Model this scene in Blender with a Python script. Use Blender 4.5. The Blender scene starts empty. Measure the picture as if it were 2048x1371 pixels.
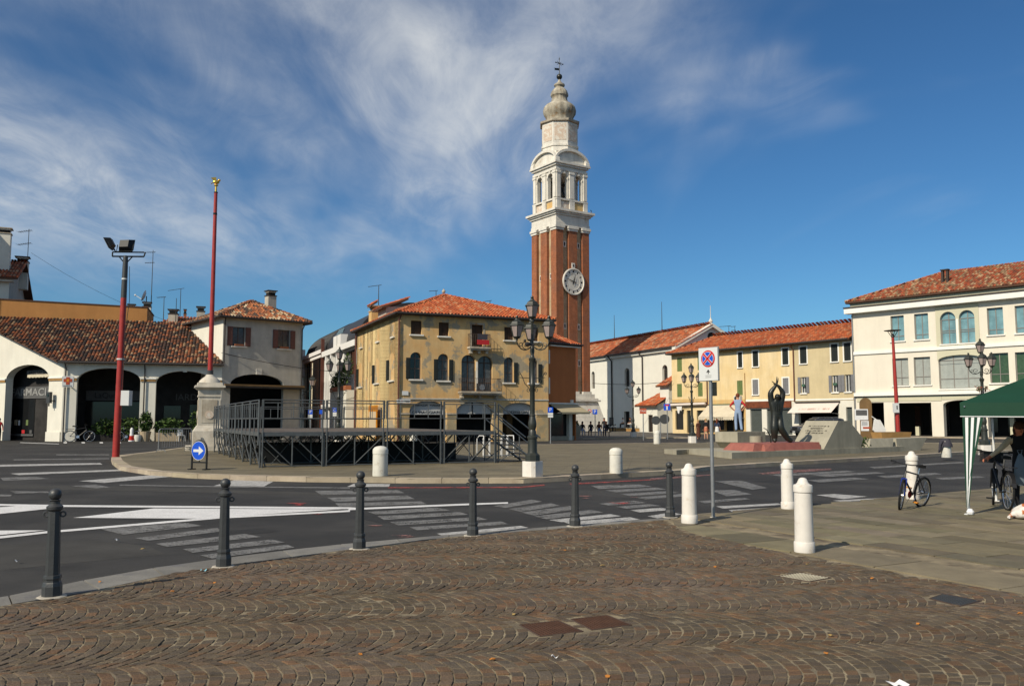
import bpy, bmesh, math, random
from mathutils import Matrix, Vector
PI = math.pi
R = math.radians
random.seed(7)
sc = bpy.context.scene
COL = sc.collection

# ---------------------------------------------------------------- camera, sky, sun
F_PX, EYE = 1720.0, 1.6
PITCH = math.atan(154.5 / F_PX)
cam_d = bpy.data.cameras.new('camera')
cam_d.sensor_width = 36.0
cam_d.lens = 36.0 * F_PX / 2048.0
cam_d.clip_start = 0.1
cam_d.clip_end = 6000
cam = bpy.data.objects.new('camera', cam_d)
cam.location = (0, 0, EYE)
cam.rotation_euler = (PI / 2 + PITCH, 0, 0)
COL.objects.link(cam)
sc.camera = cam
sc.render.resolution_x, sc.render.resolution_y = 1024, 685

SUN_EL, SUN_AZ = R(37), R(223)          # azimuth clockwise from +Y
world = bpy.data.worlds.new('World')
sc.world = world
world.use_nodes = True
wn = world.node_tree.nodes
wl = world.node_tree.links
wn.clear()
def W(t, **k):
    n = wn.new(t)
    for a, b in k.items():
        setattr(n, a, b)
    return n
def wmath(op, a, b=None, c=None, clamp=False):
    n = W('ShaderNodeMath', operation=op, use_clamp=clamp)
    for i, v in enumerate((a, b, c)):
        if v is None: continue
        if isinstance(v, (int, float)): n.inputs[i].default_value = v
        else: wl.new(v, n.inputs[i])
    return n.outputs[0]
sky = W('ShaderNodeTexSky', sky_type='NISHITA', sun_disc=False, sun_elevation=SUN_EL, sun_rotation=SUN_AZ,
        altitude=0, air_density=1.0, dust_density=0.35, ozone_density=2.6)
CB, CS, BK = (9.4, 4.9), (5.6, 6.2), (0.44, 1.85, 0.45)
tint = W('ShaderNodeMix', data_type='RGBA', blend_type='MULTIPLY')
tint.inputs[0].default_value = 1
tint.inputs[7].default_value = (0.53, 0.87, 1.08, 1)
wl.new(sky.outputs[0], tint.inputs[6])
gam = W('ShaderNodeGamma'); gam.inputs[1].default_value = 1.12
wl.new(tint.outputs[2], gam.inputs[0])
# cirrus sheet: the sky direction is projected on a flat layer high above the square
tc = W('ShaderNodeTexCoord')
sep = W('ShaderNodeSeparateXYZ'); wl.new(tc.outputs['Generated'], sep.inputs[0])
zz = wmath('ADD', wmath('MAXIMUM', sep.outputs[2], 0.0), 0.10)
px_ = wmath('DIVIDE', sep.outputs[0], zz)
py_ = wmath('DIVIDE', sep.outputs[1], zz)
comb = W('ShaderNodeCombineXYZ'); wl.new(px_, comb.inputs[0]); wl.new(py_, comb.inputs[1])
def wnoise(scale, loc, sx, sy, rot, detail, dist=0.0, rough=0.55):
    mp = W('ShaderNodeMapping'); mp.inputs['Location'].default_value = loc
    mp.inputs['Scale'].default_value = (sx, sy, 1); mp.inputs['Rotation'].default_value = (0, 0, rot)
    wl.new(comb.outputs[0], mp.inputs[0])
    n = W('ShaderNodeTexNoise'); n.inputs['Scale'].default_value = scale; n.inputs['Detail'].default_value = detail
    n.inputs['Roughness'].default_value = rough; n.inputs['Distortion'].default_value = dist
    wl.new(mp.outputs[0], n.inputs['Vector'])
    return n.outputs[0]
def wrange(v, a, b_, c=0.0, d=1.0):
    n = W('ShaderNodeMapRange', interpolation_type='SMOOTHSTEP')
    for i, q in enumerate((a, b_, c, d)): n.inputs[i + 1].default_value = q
    wl.new(v, n.inputs['Value']); return n.outputs[0]
big = wnoise(0.70, (CB[0], CB[1], 0), 1.0, 0.62, R(28), 4, 0.7, 0.55)
streak = wnoise(1.25, (CS[0], CS[1], 0), 1.25, 0.42, R(38), 9, 0.8, 0.60)
fine = wnoise(3.2, (CS[0] + 4.3, 7.7, 0), 1.2, 0.5, R(62), 9, 1.8, 0.66)
# the bank of cirrus covers the west and thins out to clear air in the east
bank = wrange(wmath('ADD', px_, wmath('MULTIPLY', py_, BK[0])), BK[1], BK[2], -0.20, 0.13)
cover = wrange(wmath('ADD', big, bank), 0.36, 0.70)
st = wrange(wmath('ADD', wmath('MULTIPLY', streak, 0.66), wmath('MULTIPLY', fine, 0.34)), 0.36, 0.68, 0.26, 1.0)
low = wrange(sep.outputs[2], 0.10, 0.25)
cl = wmath('MULTIPLY', wmath('MULTIPLY', cover, st), wmath('MULTIPLY', low, 0.80), clamp=True)
cmix = W('ShaderNodeMix', data_type='RGBA')
wl.new(cl, cmix.inputs[0]); wl.new(gam.outputs[0], cmix.inputs[6])
cmix.inputs[7].default_value = (12.2, 12.4, 12.2, 1)
bg = W('ShaderNodeBackground'); bg.inputs[1].default_value = 0.065
wl.new(cmix.outputs[2], bg.inputs[0])
wo = W('ShaderNodeOutputWorld'); wl.new(bg.outputs[0], wo.inputs[0])

sun_d = bpy.data.lights.new('sun', 'SUN')
sun_d.energy = 4.9
sun_d.angle = R(0.53)
sun_d.color = (1.0, 0.90, 0.73)
sun = bpy.data.objects.new('sun', sun_d)
COL.objects.link(sun)
sdir = Vector((math.sin(SUN_AZ) * math.cos(SUN_EL), math.cos(SUN_AZ) * math.cos(SUN_EL), math.sin(SUN_EL)))
sun.rotation_euler = sdir.to_track_quat('Z', 'Y').to_euler()
vs = sc.view_settings
vs.view_transform = 'Standard'; vs.look = 'None'; vs.exposure = 0.0; vs.gamma = 1.0; vs.use_curve_mapping = False

# ---------------------------------------------------------------- helpers
_c, _s = math.cos(PITCH), math.sin(PITCH)
def ray(x, y):
    u, v = (x - 1024) / F_PX, (685.5 - y) / F_PX
    return (u, _c - v * _s, _s + v * _c)
def G(x, y, z=0.0):                       # survey: point of the ground at height z seen at a place in the photo
    r = ray(x, y); t = (z - EYE) / r[2]
    return (r[0] * t, r[1] * t)
def D(x, y, Y):                           # survey: point at distance Y
    r = ray(x, y); t = Y / r[1]
    return (r[0] * t, Y, EYE + r[2] * t)

class MB:
    def __init__(s):
        s.v, s.f, s.c = [], [], []
    def poly(s, pts, col=None):
        n = len(s.v); s.v += [tuple(p) for p in pts]
        s.f.append(tuple(range(n, n + len(pts)))); s.c.append(col)
    def grid(s, rings, close=True, caps=True, col=None):
        n = len(s.v); k = len(rings[0])
        for r in rings: s.v += [tuple(p) for p in r]
        m = k if close else k - 1
        for i in range(len(rings) - 1):
            for j in range(m):
                a = n + i * k + j; b = n + i * k + (j + 1) % k
                s.f.append((a, b, b + k, a + k)); s.c.append(col)
        if caps and close:
            s.f.append(tuple(n + j for j in reversed(range(k)))); s.c.append(col)
            e = n + (len(rings) - 1) * k
            s.f.append(tuple(e + j for j in range(k))); s.c.append(col)
    def box(s, x0, x1, y0, y1, z0, z1, col=None):
        s.grid([[(x0, y0, z0), (x1, y0, z0), (x1, y1, z0), (x0, y1, z0)], [(x0, y0, z1), (x1, y0, z1), (x1, y1, z1), (x0, y1, z1)]], col=col)
    def prism(s, poly, y0, y1, col=None):         # (x,z) outline, counter-clockwise seen from -y
        s.grid([[(x, y1, z) for x, z in poly], [(x, y0, z) for x, z in poly]], col=col)
    def prismz(s, poly, z0, z1, col=None):        # (x,y) outline, counter-clockwise from above
        s.grid([[(x, y, z0) for x, y in poly], [(x, y, z1) for x, y in poly]], col=col)
    def tube(s, pts, r, n=8, col=None, closed=False):
        pts = [Vector(p) for p in pts]
        rr = r if isinstance(r, (list, tuple)) else [r] * len(pts)
        rings = []
        up = Vector((0, 0, 1))
        prev = None
        for i, p in enumerate(pts):
            if closed: d = pts[(i + 1) % len(pts)] - pts[i - 1]
            else: d = pts[min(i + 1, len(pts) - 1)] - pts[max(i - 1, 0)]
            d.normalize()
            a = prev if prev is not None else (Vector((1, 0, 0)) if abs(d.z) > 0.9 else up)
            u = a - d * a.dot(d)
            if u.length < 1e-4: u = Vector((0, 1, 0)) - d * d.y
            u.normalize(); w = d.cross(u); prev = u
            rings.append([p + (u * math.cos(2 * PI * k / n) + w * math.sin(2 * PI * k / n)) * rr[i] for k in range(n)])
        if closed: rings.append(rings[0])
        s.grid(rings, caps=not closed, col=col)
    def lathe(s, prof, n=16, cx=0, cy=0, rot=0.0, col=None):
        s.grid([[(cx + r * math.cos(2 * PI * k / n + rot), cy + r * math.sin(2 * PI * k / n + rot), z) for k in range(n)] for r, z in prof], col=col)
    def ball(s, c, r, n=10, m=7, sx=1, sy=1, sz=1, col=None):
        rings = []
        for i in range(m + 1):
            t = -PI / 2 + PI * i / m
            q = max(math.cos(t), 0.02)
            rings.append([(c[0] + sx * r * q * math.cos(2 * PI * k / n), c[1] + sy * r * q * math.sin(2 * PI * k / n), c[2] + sz * r * math.sin(t)) for k in range(n)])
        s.grid(rings, col=col)
    def xf(s, M):
        if M is not None: s.v = [tuple(M @ Vector(p)) for p in s.v]
        return s
    def mesh(s, name, m, smooth=False):
        me = bpy.data.meshes.new(name)
        me.from_pydata(s.v, [], s.f)
        if any(c is not None for c in s.c):
            at = me.color_attributes.new('Col', 'FLOAT_COLOR', 'CORNER')
            vals = []
            for f, c in zip(s.f, s.c):
                c = c or (1, 1, 1)
                vals += [c[0], c[1], c[2], 1.0] * len(f)
            at.data.foreach_set('color', vals)
        if m is not None: me.materials.append(m)
        if smooth:
            me.shade_smooth(); me.set_sharp_from_angle(angle=R(38))
        me.update()
        return me
    def build(s, name, m, parent=None, fr=None, smooth=False, loc=None, rz=0):
        s.xf(fr)
        o = bpy.data.objects.new(name, s.mesh(name, m, smooth))
        COL.objects.link(o)
        if parent is not None: o.parent = parent
        if loc is not None: o.location = loc
        if rz: o.rotation_euler = (0, 0, rz)
        return o
def tag(o, label=None, cat=None, group=None, kind=None):
    if label: o['label'] = label
    if cat: o['category'] = cat
    if group: o['group'] = group
    if kind: o['kind'] = kind
    return o
def thing(name, label, cat, loc=(0, 0, 0), rz=0, group=None, scale=1):
    o = bpy.data.objects.new(name, None); COL.objects.link(o)
    o.empty_display_size = 0.2
    o.location = loc if len(loc) == 3 else (loc[0], loc[1], 0); o.rotation_euler = (0, 0, rz); o.scale = (scale,) * 3
    return tag(o, label, cat, group)
def copy_tree(o, parent=None):
    c = o.copy(); COL.objects.link(c); c.parent = parent
    for ch in list(o.children): copy_tree(ch, c)
    return c
def dup(o, loc, rz, label, group=None, scale=None):
    c = copy_tree(o)
    c.location = loc if len(loc) == 3 else (loc[0], loc[1], 0); c.rotation_euler = (0, 0, rz); c['label'] = label
    if group: c['group'] = group
    if scale: c.scale = (scale,) * 3
    return c
def frame(o, dx, dy=None):                # local frame with origin o, x axis dx, y axis left of it
    dx = Vector((dx[0], dx[1], 0)).normalized(); dy = Vector((-dx.y, dx.x, 0))
    M = Matrix.Identity(4)
    M.col[0][:3] = dx; M.col[1][:3] = dy; M.col[3][:3] = (o[0], o[1], o[2] if len(o) > 2 else 0)
    return M
def T(x, y, z, rz=0): return Matrix.Translation((x, y, z)) @ Matrix.Rotation(rz, 4, 'Z')
def wall(mb, Wd, ztop, ops, depth=0.25, zb=0.0, n=10, x0=0.0, back=False, col=None):
    """front skin of a wall in the xz plane with openings (x0,x1,z0,z1,rise); reveals go in to y=depth"""
    top = ztop if callable(ztop) else (lambda x: ztop)
    def otop(o, x):
        a, b, c, d, r = o
        if r <= 0: return d
        q = max(-1, min(1, (x - (a + b) / 2) / ((b - a) / 2)))
        return d - r + r * math.sqrt(max(0, 1 - q * q))
    xs = {x0, x0 + Wd}
    for o in ops:
        a, b, c, d, r = o
        if r > 0:
            for k in range(n + 1): xs.add(round((a + b) / 2 - (b - a) / 2 * math.cos(PI * k / n), 5))
        xs.add(round(a, 5)); xs.add(round(b, 5))
    xs = sorted(xs)
    for a, b in zip(xs, xs[1:]):
        if b - a < 1e-4: continue
        m = (a + b) / 2
        cov = sorted([o for o in ops if o[0] - 1e-4 < m < o[1] + 1e-4], key=lambda o: o[2])
        lo = (zb, zb)
        for o in cov:
            if o[2] > lo[0] + 1e-4: mb.poly([(a, 0, lo[0]), (b, 0, lo[1]), (b, 0, o[2]), (a, 0, o[2])], col)
            lo = (otop(o, a), otop(o, b))
        mb.poly([(a, 0, lo[0]), (b, 0, lo[1]), (b, 0, top(b)), (a, 0, top(a))], col)
    for o in ops:
        a, b, c, d, r = o
        zs = d - r
        mb.poly([(a, 0, c), (a, depth, c), (a, depth, zs), (a, 0, zs)], col)
        mb.poly([(b, 0, c), (b, 0, zs), (b, depth, zs), (b, depth, c)], col)
        mb.poly([(a, 0, c), (b, 0, c), (b, depth, c), (a, depth, c)], col)
        if r > 0:
            q = [((a + b) / 2 - (b - a) / 2 * math.cos(PI * k / n)) for k in range(n + 1)]
            for e, g in zip(q, q[1:]):
                mb.poly([(e, 0, otop(o, e)), (e, depth, otop(o, e)), (g, depth, otop(o, g)), (g, 0, otop(o, g))], col)
        else:
            mb.poly([(a, 0, d), (a, depth, d), (b, depth, d), (b, 0, d)], col)
    return mb
def arch_poly(x0, x1, z0, z1, rise, n=10, inset=0.0):
    x0 += inset; x1 -= inset; z0 += inset; z1 -= inset
    p = [(x0, z0), (x1, z0)]
    if rise <= 0: return p + [(x1, z1), (x0, z1)]
    rise = max(rise - inset, 0.02)
    for k in range(n + 1):
        t = PI * k / n
        p.append(((x0 + x1) / 2 + (x1 - x0) / 2 * math.cos(t), z1 - rise + rise * math.sin(t)))
    return p

# ---------------------------------------------------------------- materials
MT = {}
def mat(name, col, rough=0.8, var=0.25, scale=2.0, bump=0.0, bscale=30.0, col2=None, spec=0.3, metal=0.0, attr=False,
        streak=0.0, speck=0.0, emit=None, c3=None, m3=(0.55, 0.62), s3=0.7):
    m = bpy.data.materials.new(name); m.use_nodes = True
    nt = m.node_tree; N = nt.nodes; L = nt.links
    b = N['Principled BSDF']
    b.inputs['Roughness'].default_value = rough; b.inputs['Metallic'].default_value = metal
    b.inputs['Specular IOR Level'].default_value = spec
    tcn = N.new('ShaderNodeTexCoord')
    def noise(s, detail=6, vec=None, r=0.6):
        n = N.new('ShaderNodeTexNoise'); n.inputs['Scale'].default_value = s; n.inputs['Detail'].default_value = detail
        n.inputs['Roughness'].default_value = r
        L.new(vec or tcn.outputs['Object'], n.inputs['Vector']); return n.outputs[0]
    def mix(f, a, bb, mode='MIX'):
        n = N.new('ShaderNodeMix'); n.data_type = 'RGBA'; n.blend_type = mode
        for i, v in ((0, f), (6, a), (7, bb)):
            if isinstance(v, (int, float)): n.inputs[i].default_value = v
            elif isinstance(v, tuple): n.inputs[i].default_value = (v[0], v[1], v[2], 1)
            else: L.new(v, n.inputs[i])
        return n.outputs[2]
    def rng(v, a, bb, t0=0.0, t1=1.0):
        n = N.new('ShaderNodeMapRange'); n.inputs[1].default_value = a; n.inputs[2].default_value = bb
        n.inputs[3].default_value = t0; n.inputs[4].default_value = t1; L.new(v, n.inputs[0]); return n.outputs[0]
    c2 = col2 or tuple(c * (1 - var) for c in col)
    out = mix(rng(noise(scale), 0.32, 0.68), col, c2)
    if c3:
        out = mix(rng(noise(s3, 9, None, 0.66), m3[0], m3[1]), out, c3)
    if streak:
        mp = N.new('ShaderNodeMapping'); mp.inputs['Scale'].default_value = (1.0, 1.0, 0.13)
        L.new(tcn.outputs['Object'], mp.inputs[0])
        sv = rng(noise(1.5, 9, mp.outputs[0], 0.72), 0.42, 0.78, 1.0, 1.0 - streak)
        out = mix(1.0, out, sv, 'MULTIPLY')
    if speck:
        out = mix(1.0, out, rng(noise(bscale * 2.2, 3), 0.3, 0.7, 1 - speck, 1 + speck), 'MULTIPLY')
    if attr:
        a = N.new('ShaderNodeAttribute'); a.attribute_name = 'Col'
        out = mix(1.0, out, a.outputs[0], 'MULTIPLY')
    L.new(out, b.inputs['Base Color'])
    if bump:
        bn = N.new('ShaderNodeBump'); bn.inputs['Strength'].default_value = bump; bn.inputs['Distance'].default_value = 0.02
        L.new(noise(bscale, 5), bn.inputs['Height']); L.new(bn.outputs[0], b.inputs['Normal'])
    if emit:
        b.inputs['Emission Color'].default_value = (*emit[:3], 1); b.inputs['Emission Strength'].default_value = emit[3]
    MT[name] = m
    return m
def mapped(name, col, kind, **k):
    """material with a brick/slab joint texture: kind = (brick width, row height, mortar, mortar colour, plane, rotation, second colour)"""
    bw, rh, mo, mc, plane, rot, cb = kind
    m = mat(name, col, **k)
    nt = m.node_tree; N = nt.nodes; L = nt.links
    b = N['Principled BSDF']
    src = b.inputs['Base Color'].links[0].from_socket
    tcn = [n for n in N if n.type == 'TEX_COORD'][0]
    br = N.new('ShaderNodeTexBrick')
    br.inputs['Color1'].default_value = (1, 1, 1, 1); br.inputs['Color2'].default_value = (*cb, 1)
    br.inputs['Mortar'].default_value = (*mc, 1); br.inputs['Scale'].default_value = 1.0
    br.inputs['Mortar Size'].default_value = mo; br.inputs['Brick Width'].default_value = bw; br.inputs['Row Height'].default_value = rh
    br.inputs['Bias'].default_value = 0.0
    if plane == 'wall':
        sp = N.new('ShaderNodeSeparateXYZ'); L.new(tcn.outputs['Object'], sp.inputs[0])
        ad = N.new('ShaderNodeMath'); ad.operation = 'ADD'; L.new(sp.outputs[0], ad.inputs[0]); L.new(sp.outputs[1], ad.inputs[1])
        cb_ = N.new('ShaderNodeCombineXYZ'); L.new(ad.outputs[0], cb_.inputs[0]); L.new(sp.outputs[2], cb_.inputs[1])
        L.new(cb_.outputs[0], br.inputs['Vector'])
    else:
        mp = N.new('ShaderNodeMapping'); mp.inputs['Rotation'].default_value = (0, 0, rot)
        L.new(tcn.outputs['Object'], mp.inputs[0]); L.new(mp.outputs[0], br.inputs['Vector'])
    mx = N.new('ShaderNodeMix'); mx.data_type = 'RGBA'; mx.blend_type = 'MULTIPLY'; mx.inputs[0].default_value = 1
    L.new(src, mx.inputs[6]); L.new(br.outputs[0], mx.inputs[7]); L.new(mx.outputs[2], b.inputs['Base Color'])
    return m
mat('asphalt', (0.035, 0.0335, 0.032), 0.85, 0.35, 0.9, 0.6, 90, speck=0.6, c3=(0.058, 0.055, 0.051), m3=(0.46, 0.70), s3=0.30, spec=0.3, streak=0.0)
mat('sett', (0.136, 0.102, 0.068), 0.75, 0.3, 9, 0.6, 60, attr=True, speck=0.28, spec=0.25, c3=(0.098, 0.075, 0.052), m3=(0.42, 0.66), s3=0.8)
mat('sand_joint', (0.34, 0.28, 0.18), 0.95, 0.5, 3.0, 0.6, 120, col2=(0.08, 0.062, 0.045), speck=0.3)
mat('slab', (0.195, 0.165, 0.105), 0.75, 0.3, 2.5, 0.35, 60, attr=True, speck=0.22, c3=(0.135, 0.115, 0.076), m3=(0.52, 0.7), s3=1.6)
mapped('island_paving', (0.195, 0.165, 0.106), (1.3, 0.5, 0.012, (0.55, 0.53, 0.5), 'floor', R(9), (0.84, 0.83, 0.82)), rough=0.75, var=0.3, scale=0.8, bump=0.25, bscale=40, speck=0.22, c3=(0.115, 0.103, 0.07), m3=(0.5, 0.72), s3=0.6)
mapped('far_paving', (0.125, 0.115, 0.098), (1.2, 0.5, 0.012, (0.6, 0.6, 0.58), 'floor', R(-30), (0.86, 0.86, 0.86)), rough=0.8, var=0.3, scale=0.6, speck=0.2)
mat('kerb_stone', (0.42, 0.35, 0.26), 0.75, 0.3, 1.5, 0.3, 50, attr=True, speck=0.15, c3=(0.27, 0.21, 0.15), m3=(0.55, 0.72), s3=1.2)
mat('kerb_grey', (0.21, 0.20, 0.18), 0.8, 0.3, 2.5, 0.3, 60, attr=True, speck=0.25, c3=(0.12, 0.12, 0.13), m3=(0.55, 0.7), s3=1.8)
def paint(name, col, worn, thr, keep):
    m = mat(name, col, 0.7, 0.15, 3, speck=0.3, c3=worn, m3=thr, s3=9.0)
    nt = m.node_tree; N = nt.nodes; L = nt.links; b = N['Principled BSDF']
    tcn = [n for n in N if n.type == 'TEX_COORD'][0]
    fac = None
    for sc_, w_ in ((34.0, 0.55), (3.2, 0.45)):
        n = N.new('ShaderNodeTexNoise'); n.inputs['Scale'].default_value = sc_; n.inputs['Detail'].default_value = 7; n.inputs['Roughness'].default_value = 0.7
        L.new(tcn.outputs['Object'], n.inputs['Vector'])
        k = N.new('ShaderNodeMath'); k.operation = 'MULTIPLY_ADD'; k.inputs[1].default_value = w_; k.inputs[2].default_value = 0.0
        L.new(n.outputs[0], k.inputs[0])
        if fac is not None: L.new(fac, k.inputs[2])
        fac = k.outputs[0]
    r = N.new('ShaderNodeMapRange'); r.inputs[1].default_value = keep - 0.05; r.inputs[2].default_value = keep + 0.05; L.new(fac, r.inputs[0])
    L.new(r.outputs[0], b.inputs['Alpha'])
    return m
paint('paint_fresh', (0.66, 0.65, 0.64), (0.5, 0.5, 0.49), (0.6, 0.8), 0.34)
paint('paint_worn', (0.46, 0.45, 0.43), (0.26, 0.255, 0.25), (0.45, 0.62), 0.425)
paint('paint_faint', (0.20, 0.196, 0.188), (0.12, 0.117, 0.112), (0.42, 0.62), 0.45)
paint('paint_red', (0.42, 0.06, 0.05), (0.12, 0.06, 0.055), (0.45, 0.62), 0.48)
paint('paint_pink', (0.36, 0.16, 0.14), (0.12, 0.09, 0.085), (0.42, 0.62), 0.49)
mat('white_plaster', (0.70, 0.67, 0.58), 0.9, 0.10, 0.8, 0.15, 25, streak=0.10)
mat('church_plaster', (0.72, 0.70, 0.62), 0.9, 0.08, 0.6, 0.1, 20, streak=0.07)
mat('cream_plaster', (0.72, 0.66, 0.55), 0.9, 0.07, 0.5, 0.1, 30, streak=0.10)
mat('cream_trim', (0.80, 0.78, 0.72), 0.85, 0.08, 0.8, streak=0.10)
mat('beige_trim', (0.55, 0.52, 0.38), 0.85, 0.08, 0.8)
mat('grey_plaster', (0.50, 0.48, 0.43), 0.9, 0.2, 0.9, 0.2, 20, streak=0.22, c3=(0.33, 0.32, 0.30), m3=(0.5, 0.75), s3=1.1)
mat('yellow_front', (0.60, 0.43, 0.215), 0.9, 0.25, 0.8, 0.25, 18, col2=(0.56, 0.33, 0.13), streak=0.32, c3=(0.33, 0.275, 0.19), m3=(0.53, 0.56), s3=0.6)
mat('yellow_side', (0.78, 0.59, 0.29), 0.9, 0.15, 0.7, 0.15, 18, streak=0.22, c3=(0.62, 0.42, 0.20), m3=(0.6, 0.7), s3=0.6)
mat('pier_plaster', (0.40, 0.32, 0.19), 0.9, 0.3, 1.2, 0.3, 18, c3=(0.45, 0.31, 0.15), m3=(0.5, 0.55), s3=1.3, streak=0.2)
mat('row_plaster', (0.72, 0.58, 0.35), 0.9, 0.12, 0.5, 0.12, 18, col2=(0.67, 0.50, 0.25), streak=0.25, c3=(0.56, 0.42, 0.21), m3=(0.58, 0.75), s3=0.35)
mat('row_grey', (0.58, 0.48, 0.29), 0.9, 0.15, 0.5, 0.12, 18, streak=0.2)
mat('orange_stain', (0.58, 0.34, 0.12), 0.9, 0.3, 0.9, 0.1, 18, col2=(0.55, 0.42, 0.2), streak=0.2)
mat('orange_plaster', (0.46, 0.155, 0.052), 0.85, 0.12, 1.0, 0.1, 25, streak=0.12)
mat('ochre_plaster', (0.42, 0.20, 0.065), 0.9, 0.15, 0.6, streak=0.15)
mat('roof_tile', (1, 1, 1), 0.85, 0.25, 4, 0.3, 40, attr=True)
mat('roof_under', (0.10, 0.050, 0.032), 0.9)
mat('dark_eave', (0.05, 0.04, 0.035), 0.8)
mat('ochre_eave', (0.36, 0.21, 0.08), 0.8, 0.2)
mat('gutter', (0.045, 0.038, 0.035), 0.5, 0.2, 3, spec=0.4)
mat('copper_pipe', (0.13, 0.05, 0.035), 0.5, 0.2, 3)
mapped('brick', (0.37, 0.125, 0.055), (0.30, 0.085, 0.012, (1.35, 1.6, 1.8), 'wall', 0, (0.72, 0.66, 0.62)), rough=0.9, var=0.3, scale=1.3, bump=0.2, bscale=20, c3=(0.25, 0.10, 0.055), m3=(0.46, 0.66), s3=0.45, streak=0.35)
mapped('brick_pale', (0.52, 0.40, 0.25), (0.30, 0.085, 0.012, (1.1, 1.1, 1.1), 'wall', 0, (0.82, 0.8, 0.78)), rough=0.9, var=0.3, scale=1.3, c3=(0.33, 0.20, 0.105), m3=(0.5, 0.7), s3=0.4)
mat('white_stone', (0.74, 0.70, 0.62), 0.8, 0.16, 1.0, 0.2, 12, streak=0.32, c3=(0.52, 0.42, 0.30), m3=(0.58, 0.72), s3=0.9)
mat('stained_stone', (0.52, 0.47, 0.38), 0.85, 0.25, 1.0, 0.2, 12, col2=(0.30, 0.24, 0.17), streak=0.5, c3=(0.36, 0.17, 0.07), m3=(0.6, 0.7), s3=1.4)
mat('pink_panel', (0.58, 0.46, 0.36), 0.9, 0.15, 2.0, c3=(0.62, 0.58, 0.5), m3=(0.5, 0.56), s3=2.4)
mat('dome_stone', (0.50, 0.46, 0.37), 0.85, 0.4, 1.2, 0.3, 8, col2=(0.24, 0.20, 0.145), streak=0.6, c3=(0.30, 0.17, 0.07), m3=(0.58, 0.7), s3=1.2)
mat('column_stone', (0.60, 0.55, 0.46), 0.8, 0.2, 1.6, 0.25, 25, streak=0.3, c3=(0.42, 0.36, 0.28), m3=(0.55, 0.7), s3=2.0)
mat('bollard_marble', (0.70, 0.66, 0.60), 0.55, 0.10, 6, 0.12, 60, streak=0.16, c3=(0.50, 0.42, 0.32), m3=(0.58, 0.70), s3=6)
mat('bollard_stone', (0.66, 0.64, 0.57), 0.7, 0.12, 5, 0.15, 60, streak=0.18, c3=(0.46, 0.41, 0.33), m3=(0.56, 0.70), s3=6)
mat('iron_grey', (0.045, 0.047, 0.048), 0.45, 0.25, 9, 0.15, 70, spec=0.5)
mat('iron_green', (0.030, 0.033, 0.026), 0.42, 0.35, 7, 0.15, 50, spec=0.5)
mat('iron_rust', (0.075, 0.048, 0.036), 0.6, 0.35, 6, 0.2, 50)
mat('galvanised', (0.30, 0.31, 0.32), 0.45, 0.25, 7, spec=0.5, metal=0.5)
mat('stage_steel', (0.115, 0.125, 0.130), 0.42, 0.3, 9, spec=0.5, metal=0.35)
mat('stage_deck', (0.13, 0.105, 0.085), 0.8, 0.3, 2.5, 0.2, 30, c3=(0.07, 0.055, 0.045), m3=(0.5, 0.65), s3=1.8)
mat('black_metal', (0.012, 0.013, 0.014), 0.5, 0.2, 8)
mat('black_roof', (0.030, 0.031, 0.033), 0.5, 0.2, 1.5)
mat('red_paint', (0.36, 0.030, 0.022), 0.42, 0.25, 5, 0.05, 40, spec=0.45)
mat('gold', (0.75, 0.48, 0.10), 0.35, 0.2, 8, metal=0.9)
mat('lamp_glass', (0.34, 0.27, 0.25), 0.25, 0.2, 5, spec=0.5)
mat('glass_dark', (0.012, 0.013, 0.014), 0.08, 0.3, 2, spec=0.6)
mat('glass_curtain', (0.10, 0.105, 0.11), 0.15, 0.5, 4, spec=0.5, streak=0.6)
mat('glass_blue', (0.20, 0.36, 0.40), 0.10, 0.4, 1.3, spec=0.6, streak=0.35)
mat('glass_white', (0.36, 0.38, 0.35), 0.2, 0.15, 3, spec=0.5, streak=0.2)
mat('glass_green', (0.06, 0.11, 0.055), 0.15, 0.4, 6, spec=0.5, streak=0.5)
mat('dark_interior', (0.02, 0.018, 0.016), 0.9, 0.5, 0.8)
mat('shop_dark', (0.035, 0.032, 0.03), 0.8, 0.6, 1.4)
mat('shop_floor', (0.09, 0.08, 0.07), 0.8)
mat('shutter_black', (0.016, 0.020, 0.018), 0.6, 0.2, 5)
mat('shutter_green', (0.14, 0.19, 0.065), 0.7, 0.2, 4, streak=0.3)
mat('shutter_brown', (0.16, 0.07, 0.055), 0.7, 0.2, 4, streak=0.2)
mat('shutter_grey', (0.19, 0.19, 0.20), 0.7, 0.15, 4, streak=0.2)
mat('shutter_steel', (0.075, 0.088, 0.082), 0.6, 0.2, 3)
mat('frame_brown', (0.13, 0.10, 0.085), 0.6)
mat('frame_white', (0.70, 0.70, 0.68), 0.5)
mat('frame_steel', (0.23, 0.21, 0.19), 0.5)
mat('wood_window', (0.075, 0.04, 0.022), 0.7, 0.4, 5, streak=0.4)
mat('concrete', (0.37, 0.34, 0.26), 0.85, 0.2, 1.2, 0.25, 30, streak=0.35, c3=(0.25, 0.225, 0.165), m3=(0.55, 0.72), s3=0.9)
mat('modern_white', (0.72, 0.71, 0.68), 0.7, 0.05, 0.5)
mapped('modern_cream', (0.68, 0.62, 0.47), (1.2, 0.6, 0.012, (0.8, 0.8, 0.8), 'wall', 0, (0.96, 0.96, 0.95)), rough=0.8, var=0.06, scale=0.5)
mat('red_granite', (0.33, 0.115, 0.085), 0.6, 0.25, 3, 0.2, 40, speck=0.25)
mat('bronze', (0.030, 0.032, 0.026), 0.38, 0.45, 3, 0.35, 14, spec=0.6, metal=0.35)
mat('wood_tan', (0.42, 0.24, 0.085), 0.75, 0.2, 3, streak=0.2)
mat('wood_brown', (0.20, 0.12, 0.05), 0.75, 0.3, 3)
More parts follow.
